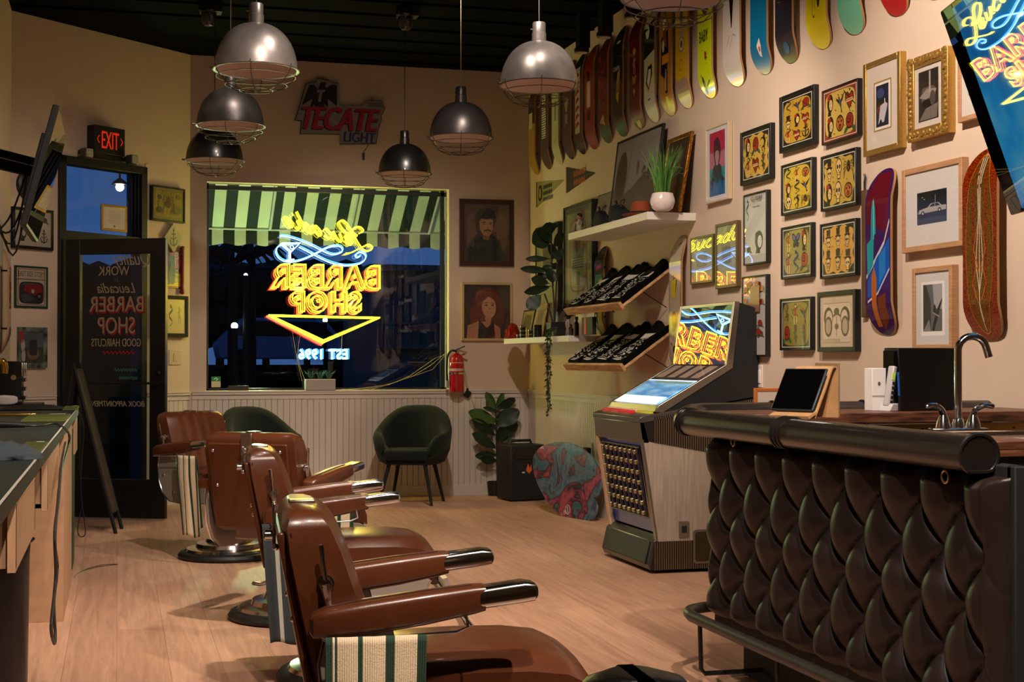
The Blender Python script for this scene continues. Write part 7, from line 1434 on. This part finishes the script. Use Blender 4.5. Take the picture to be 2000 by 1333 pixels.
Q = [onP(x, y, P0, nn) for x, y in OUTB]; Q = [Vector(q) for q in Q]; cen = sum(Q, Vector()) / len(Q); zmin = min(q.z for q in Q)
t = thing('marbled_skimboard', 'swirled grey, pink and blue resin skimboard leaning in the corner beside the jukebox', 'skimboard', cen)
Q = smooth([q - cen for q in Q] + [Q[0] - cen], 4)[:-1]; n_ = len(Q); mb = MB(); V = [q for q in Q] + [q - nn * .016 for q in Q]; mb.add(V, [tuple(range(n_)), tuple(range(n_, 2 * n_))[::-1]] + [(i, (i + 1) % n_, (i + 1) % n_ + n_, i + n_) for i in range(n_)], marble()); mb.build('board', t, bevel=.004)
ux = nn.cross(Vector((0, 0, 1))).normalized(); ux = -ux if ux.y > 0 else ux; uz = ux.cross(nn).normalized(); uz = uz if uz.z > 0 else -uz
def onb(px, py): return onP(px, py, P0, nn) - cen + nn * .002
mb = MB(); mb.tube([onb(1109 + 4.5 * math.cos(a), 996 + 9 * math.sin(a)) for a in (2 * PI * k / 20 for k in range(20))], .002, flat('c8c0b8'), 4, closed=True); mb.tube([onb(1108, 990), onb(1110, 1006)], .002, flat('c8c0b8'), 4); mb.build('logo', t)
q = onX(1150, 880, XR - .03); t = thing('wall_outlet', 'grey outlet box with a black plug above the marbled skimboard', 'outlet', (XR - .012, q.y, q.z), -PI / 2); mb = MB(); mb.bb((-.04, -.012, -.06), (.04, 0, .06), WAINS); mb.build('plate', t, bevel=.002); mb = MB(); mb.bb((-.05, -.05, -.02), (.03, -.012, .02), BLKM); mb.build('plug', t, bevel=.003)

# ================================================================ LEFT WORK COUNTER
CT = mat('dark_green_laminate', '22342f', .38, noise=.2, nscale=30); CEg = mat('counter_edge', '2a302e', .4); MDF = mat('raw_mdf', 'b08a66', .7, noise=.12, nscale=20); BIR = mat('birch_ply', 'cda27c', .55, noise=.2, nscale=14, stretch=(4, 4, .6)); GP_ = mat('green_panel', '0e3a2c', .5)
CX = -.235; t = thing('work_counter', 'long dark green work counter with raw wood drawer units along the left wall', 'counter', (CX, 6, 0))
mb = MB(); mb.bb((-.52, -3.7, .86), (0, 3.12, .899), CT); mb.build('worktop', t, bevel=.002); mb = MB(); mb.bb((-.003, -3.7, .858), (.004, 3.12, .896), CEg); mb.bb((-.004, -3.7, .8985), (.003, 3.12, .9), mat('worn_white_edge', 'c8c0b4', .6)); mb.build('front_edging', t, smooth=0)
for (y0, y1, z0) in ((3.63, 4.45, .695), (5.22, 6.27, .68), (8.6, 9.05, .66), (2.5, 3.0, .69)):
    mb = MB(); mb.bb((-.45, y0 - 6, z0), (-.0, y0 - 6 + .02, .857), MDF); mb.bb((-.45, y1 - 6.02, z0), (0, y1 - 6, .857), MDF); mb.bb((-.45, y0 - 6, z0), (-.02, y1 - 6, z0 + .015), MDF); d = mb.build('drawer_box', t, smooth=0); mb = MB(); mb.bb((-.02, y0 - 6.01, z0 - .01), (.0, y1 - 6 + .01, .85), BIR); mb.build('drawer_front', d, bevel=.0015)
mb = MB(); mb.bb((-.5, 6.83 - 6, 0), (.0, 6.85 - 6, .857), MDF); mb.bb((-.02, 6.852 - 6, 0), (.0, 8.0 - 6, .857), BIR); mb.bb((-.5, 7.98 - 6, 0), (-.02, 8.0 - 6, .857), MDF); mb.build('cupboard', t, bevel=.0015)
mb = MB(); mb.bb((-.5, 8.5 - 6, 0), (-.01, 8.9 - 6, .8), GP_); mb.build('end_panel', t, bevel=.0015)
mb = MB(); mb.bb((-.50, 5.0 - 6, .72), (-.1, 5.12 - 6, .85), MDF); mb.tube([(-.14, 5.2 - 6, .8), (-.12, 5.15 - 6, .78)], .01, BLK, 6); mb.build('inner_rail', t, smooth=0)
t = thing('side_cabinet', 'low black cabinet in the far left corner behind the folding sign', 'cabinet', (-.62, 10.0, 0)); mb = MB(); mb.bb((-.13, -.8, 0), (.1, .6, .86), BLKM); mb.build('body', t); mb = MB(); mb.bb((-.13, -.82, .86), (.12, .62, .895), CT); mb.build('worktop', t)
t = thing('waste_bin', 'tall black waste bin under the near end of the work counter', 'bin', (-.425, 4.42, 0)); mb = MB(); mb.lathe([(.165, 0), (.17, .02), (.178, .62), (.18, .665), (.172, .68), (.15, .685)], mat('bin_black', '0a0a0b', .35), n=48); mb.build('barrel', t); mb = MB(); mb.tube([(.16, .06, .65), (.185, .03, .667), (.16, 0, .65)], .006, BLK, 6); mb.build('lid_hinge', t)
# counter items
OM = mat('olive_mat', '5c6424', .7, bump=.2)
def matitem(label, p0, p1, p2, z=.9):
    a = onZ(*p0, z); b_ = onZ(*p1, z); c = onZ(*p2, z); t = thing('ribbed_mat', label, 'mat', ((a.x + b_.x) / 2, (a.y + c.y) / 2, z + .001), 0, 'olive ribbed silicone mats on the green counter'); w = abs(b_.x - a.x) / 2; l = abs(c.y - a.y) / 2
    mb = MB(); mb.bb((-w, -l, 0), (w, l, .005), OM)
    for k in range(18): x = -w + 2 * w * (k + .3) / 18; mb.bb((x, -l, .005), (x + w / 22, l, .009), OM)
    mb.build('mat_sheet', t, smooth=0); mb = MB(); mb.bb((w * .0, l * .82, .0095), (w * .75, l * .93, .0105), flat('c8c4b0')); mb.build('logo', t, smooth=0)
matitem('olive ribbed mat nearest, beside the folded grey cloth', (30, 889), (76, 889), (88, 868)); matitem('olive ribbed mat in the middle, past the trimmer cable', (40, 825), (128, 825), (132, 812)); matitem('olive ribbed mat at the far end of the counter', (122, 802), (150, 802), (153, 796))
p = onZ(28, 897, .9); t = thing('folded_cloth', 'crumpled slate grey cloth lying near the front of the green counter', 'cloth', (p.x - .035, p.y + .04, .9)); GC = mat('slate_cloth', '3e4a4f', .85)
mb = MB(); rings = []; rn = random.Random(6)
for u in range(15):
    v = u / 14; x = -.14 + .25 * v; hh = .052 * math.sin(PI * min(1, .12 + v * .86)) ** .5 + .004 * math.sin(u * 2.2); ww = .10 * (1 - .2 * v ** 3) * (1 if v < .95 else .6); rings.append([(x + .01 * math.sin(a * 3), ww * math.cos(a) + .008 * math.sin(a * 5 + u), max(0, hh * math.sin(a) * (1 + .16 * math.sin(a * 6 + u * .9)))) for a in (2 * PI * k / 30 for k in range(30))])
mb.loft(rings, GC); mb.build('cloth_folds', t, 60)
p = onZ(8, 790, .9); t = thing('hair_trimmer', 'white hair clipper lying by the black tool chest', 'clipper', (p.x + .03, p.y - .3, .901), .3); WTm = mat('clipper_white', 'c0b8b4', .3)
mb = MB(); rr_ = [[(x, y, z + .035) for y, z in rrect(w_, h_, .012, 4)] for x, w_, h_ in ((-.09, .02, .02), (-.06, .032, .03), (.0, .036, .032), (.05, .03, .028), (.07, .026, .02))]; mb.loft(rr_, WTm); mb.build('body', t, 50); mb = MB(); mb.box((.085, 0, .03), (.03, .05, .012), BR); mb.build('blade', t)
t = thing('tool_chest', 'black multi-drawer tool chest with chrome-clipped combs at the left edge', 'tool chest', (onZ(10, 785, .9).x - .03, 10.1, .9)); ca_ = onY(42, 710, 10.0); cz = onY(20, 706, 10.0).z - .9; mb = MB(); mb.bb((-.08, -.1, 0), (ca_.x - t.location.x, .15, cz), mat('chest_black', '0c0c0c', .3)); mb.build('case_body', t, bevel=.003)
mb = MB(); xx = ca_.x - t.location.x
for k in range(4): mb.bb((xx, -.09, .03 + k * .06), (xx + .025, .1, .055 + k * .06), BLKG)
for k in range(3): mb.tube([(xx + .005 + .012 * k, -.11, cz - .01), (xx + .005 + .012 * k, -.115, cz - .1)], .005, CHR, 6)
mb.cyl((xx - .05, -.1, cz * .62), (xx - .05, -.115, cz * .62), .018, BR); mb.build('drawer', t, bevel=.002)
t = thing('hair_dryer', 'brass-coloured nozzle poking in over the tool chest', 'hair dryer', (onY(3, 712, 9.8).x, 9.8, .9)); zq = onY(3, 712, 9.8).z - .9; mb = MB(); mb.tube(smooth([(-.05, 0, zq - .02), (.0, 0, zq + .02), (.02, 0, zq - .01), (.02, 0, zq - .06)], 5), .022, mat('brass_shine', 'b08a3c', .2, .9), 12); mb.build('nozzle', t); mb = MB(); mb.cyl((-.04, 0, 0), (-.04, 0, zq), .02, BLK); mb.build('stand', t)
q = onZ(60, 812, .9); t = thing('brass_tray', 'long thin brass tray lying on the counter behind the middle mat', 'tray', (q.x - .1, q.y, .9)); mb = MB(); mb.bb((-.14, -.03, 0), (.13, .03, .012), mat('brass_shine')); mb.build('tray_body', t, bevel=.003)
q = onZ(90, 800, .9); t = thing('black_cape', 'black barber cape spread on the far end of the counter', 'cape', (q.x - .06, q.y + .1, .9)); mb = MB(); rn = random.Random(8); nx = 16; V = [(-.22 + .4 * i / nx, -.25 + .5 * j / nx, .004 + .03 * abs(math.sin(i * 1.1 + j * .7)) * math.sin(PI * i / nx) * math.sin(PI * j / nx)) for i in range(nx + 1) for j in range(nx + 1)]; mb.add(V, [(i * (nx + 1) + j, i * (nx + 1) + j + 1, (i + 1) * (nx + 1) + j + 1, (i + 1) * (nx + 1) + j) for i in range(nx) for j in range(nx)], BLKM); mb.build('cloth_folds', t, 60)
# trimmer with cable over the edge
q = onZ(30, 836, .905); t = thing('corded_trimmer', 'black trimmer whose cable loops over the counter edge almost to the floor', 'trimmer', (q.x, q.y, .9)); mb = MB(); mb.tube([(-.16, 0, .015), (-.05, 0, .018), (.04, 0, .014)], [.016, .014, .009], BLK, 10); mb.build('body', t)
mb = MB()
def loc_(px, py, X): return onX(px, py, X) - Vector(t.location)
cp = [Vector((.04, 0, .014)), Vector((.10, .02, .012)), onZ(110, 828, .91) - Vector(t.location), loc_(133, 845, CX + .03), loc_(134, 870, CX + .03), loc_(120, 920, CX + .03), loc_(112, 990, CX + .03), loc_(107, 1060, CX + .03), loc_(112, 1110, CX + .03), loc_(104, 1180, CX + .03), loc_(100, 1230, CX + .03), loc_(106, 1258, CX + .03), loc_(108, 1240, CX + .03), loc_(105, 1180, CX + .025), loc_(109, 1120, CX + .03), loc_(107, 1040, CX + .03), loc_(114, 980, CX + .03), loc_(119, 915, CX + .03), loc_(128, 865, CX + .03)]
mb.tube(smooth(cp, 5), .0055, mat('cable_grey', '2c2826', .5), 8); mb.build('cable', t)
# A-frame sign
f0 = onZ(226, 1043, 0); f1 = onZ(238, 1034, 0); tp = onY(143, 711, 10.25); t = thing('folding_sign', 'black wooden A-frame sidewalk sign folded narrow beside the counter', 'sign', (f0.x, f0.y, 0)); d_ = Vector((f1.x - f0.x, f1.y - f0.y, 0)); top_ = Vector((tp.x - f0.x, 0, tp.z))
BRD = mat('chalkboard', '141212', .9, noise=.4, nscale=6, col2='3a2420')
mb = MB(); 
for q in (Vector(), d_): mb.tube([q, q + top_], .013, BLKM, 4)
mb.tube([top_ * .96, d_ + top_ * .96], .012, BLKM, 4); mb.tube([top_ * .12, d_ + top_ * .12], .012, BLKM, 4); mb.build('front_leg', t)
mb = MB(); a = top_ * .12; b_ = top_ * .96; mb.add([a, a + d_, b_ + d_, b_, a + Vector((.008, 0, .004)), a + d_ + Vector((.008, 0, .004)), b_ + d_ + Vector((.008, 0, .004)), b_ + Vector((.008, 0, .004))], [(0, 1, 2, 3), (4, 7, 6, 5), (0, 4, 5, 1), (3, 2, 6, 7)], BRD); mb.build('board', t, smooth=0)
bl_ = Vector((-.36 - 0, .05, 0)) ; mb = MB()
for q in (Vector(), d_): mb.tube([top_ + q, Vector((-.44, .02, 0)) + q], .013, BLKM, 4)
mb.build('back_leg', t)
t = thing('floor_cable', 'thin cord lying on the wooden floor by the counter', 'cable', onZ(190, 1110, 0)); c = Vector(t.location); mb = MB(); mb.tube(smooth([onZ(x, y, .003) - c for x, y in ((145, 1128), (155, 1118), (190, 1108), (230, 1103), (200, 1104), (165, 1113), (150, 1122))], 5), .0018, mat('cable_grey'), 5); mb.build('cord', t)
t = thing('floor_cable', 'black cord looping down beside the folding sign', 'cable', onZ(165, 1050, 0)); c = Vector(t.location); mb = MB(); mb.tube(smooth([onY(x, y, 9.35) - c for x, y in ((150, 800), (163, 830), (160, 900), (158, 960), (165, 1020), (166, 1045), (155, 1048), (152, 1030), (160, 990))], 5), .003, BLK, 6); mb.build('cord', t)
# small framed photo behind the bar tablet
a = onY(1471, 787, 5.32); b_ = onY(1535, 763, 5.32); t = thing('framed_photograph', 'small orange wood framed photograph standing low behind the tablet', 'picture', ((a.x + b_.x) / 2, 5.32, (a.z + b_.z) / 2), 0); w = b_.x - a.x; h = b_.z - a.z + .0
iw, ih, y = frame_geo(t, w, h + .12, .014, .015, mat('orange_wood', 'a85c24', .45), 1, 'c8b8a8'); art_mesh(t, [('c8b8a8', rect(-.5, -.5, .5, .5)), ('a08878', rect(-.4, -.4, .4, .2)), ('5c4038', ell(.2, .0, .06, .25)), ('8c4c3c', ell(-.2, -.05, .2, .12))], iw, ih, y - .001)
t.location.z -= .05
# near dark chair at the bottom edge
v = camvec(1240, 1.75); t = thing('padded_stool', 'black padded chair back just entering at the bottom edge of the picture', 'chair', (v.x, v.y, 0), math.radians(-4))
mb = MB(); hz = onZ(1240, 1318, .8).z; 
q = ray(1235, 1314); k = v.y / q.y; ztop = EYE + q.z * k
mb.loft([[(.0 + x, y, z) for x, y in rrect(w_, .045, .04, 6)] for z, w_ in ((ztop - .3, .07), (ztop - .1, .085), (ztop - .03, .08), (ztop - .008, .06), (ztop, .03))], mat('black_leatherette'))
mb.build('backrest', t, 60); mb = MB(); mb.cyl((0, 0, 0), (0, 0, ztop - .25), .03, CHR); mb.lathe([(.2, 0), (.2, .02), (.05, .04)], CHR); mb.build('stand', t)

# ================================================================ LIGHT
def light(kind, name, loc, e, col, size=.1, rot=None, spot=None, blend=.5, target=None):
    l = bpy.data.lights.new(name, kind); l.energy = e; l.color = col
    if kind == 'AREA': l.size = size
    else: l.shadow_soft_size = size
    if kind == 'SPOT': l.spot_size = math.radians(spot); l.spot_blend = blend
    o = bpy.data.objects.new(name, l); COL.objects.link(o); o.location = loc
    if target is not None: o.rotation_euler = (Vector(target) - Vector(loc)).to_track_quat('-Z', 'Y').to_euler()
    return o
WM = (1, .82, .69)
# track spots hung from the black ceiling over the near half of the room
LT = ((.6, 1.4, .9, 3.6, 0, 380, 70), (1.6, 2.2, 1.5, 4.6, 0, 430, 70), (1.7, 4.4, 3.54, 5.7, 1.8, 360, 70), (.9, 5.0, .9, 7.4, 0, 390, 70), (1.9, 6.2, 3.54, 8.0, 1.8, 170, 65),
      (.2, 3.4, -.3, 6.4, .8, 110, 60), (1.9, 7.2, 1.7, 9.7, 0, 170, 65))
for i, (x, y, tx, ty, tz, e, sp) in enumerate(LT):
    light('SPOT', 'track_spot', (x, y, 3.66), e * 1.32, WM, .05, spot=sp, blend=.8, target=(tx, ty, tz))
for px, py, e, c in ((585, 560, 11, (1, .88, .08)), (690, 590, 11, (1, .88, .08)), (632, 440, 7, (1, .9, .1)), (620, 500, 3, (.2, .5, 1))):
    light('POINT', 'neon_tube_glow', NP(px, py, -.05), e, c, 0)
light('SPOT', 'track_spot', (1.9, 8.4, 3.66), 210, WM, .05, spot=58, blend=.9, target=(2.2, 12.2, .8))
light('SPOT', 'track_spot', (1.3, 6.2, 3.66), 85, WM, .05, spot=140, blend=.5, target=(1.3, 6.9, 2.0))
light('SPOT', 'track_spot', (.8, 7.6, 3.66), 130, WM, .05, spot=60, blend=.9, target=(-.2, 11.2, 1.0))
vs = bpy.context.scene.view_settings; vs.view_transform = 'Standard'; vs.look = 'None'; vs.gamma = 1; vs.exposure = 0; vs.use_curve_mapping = False
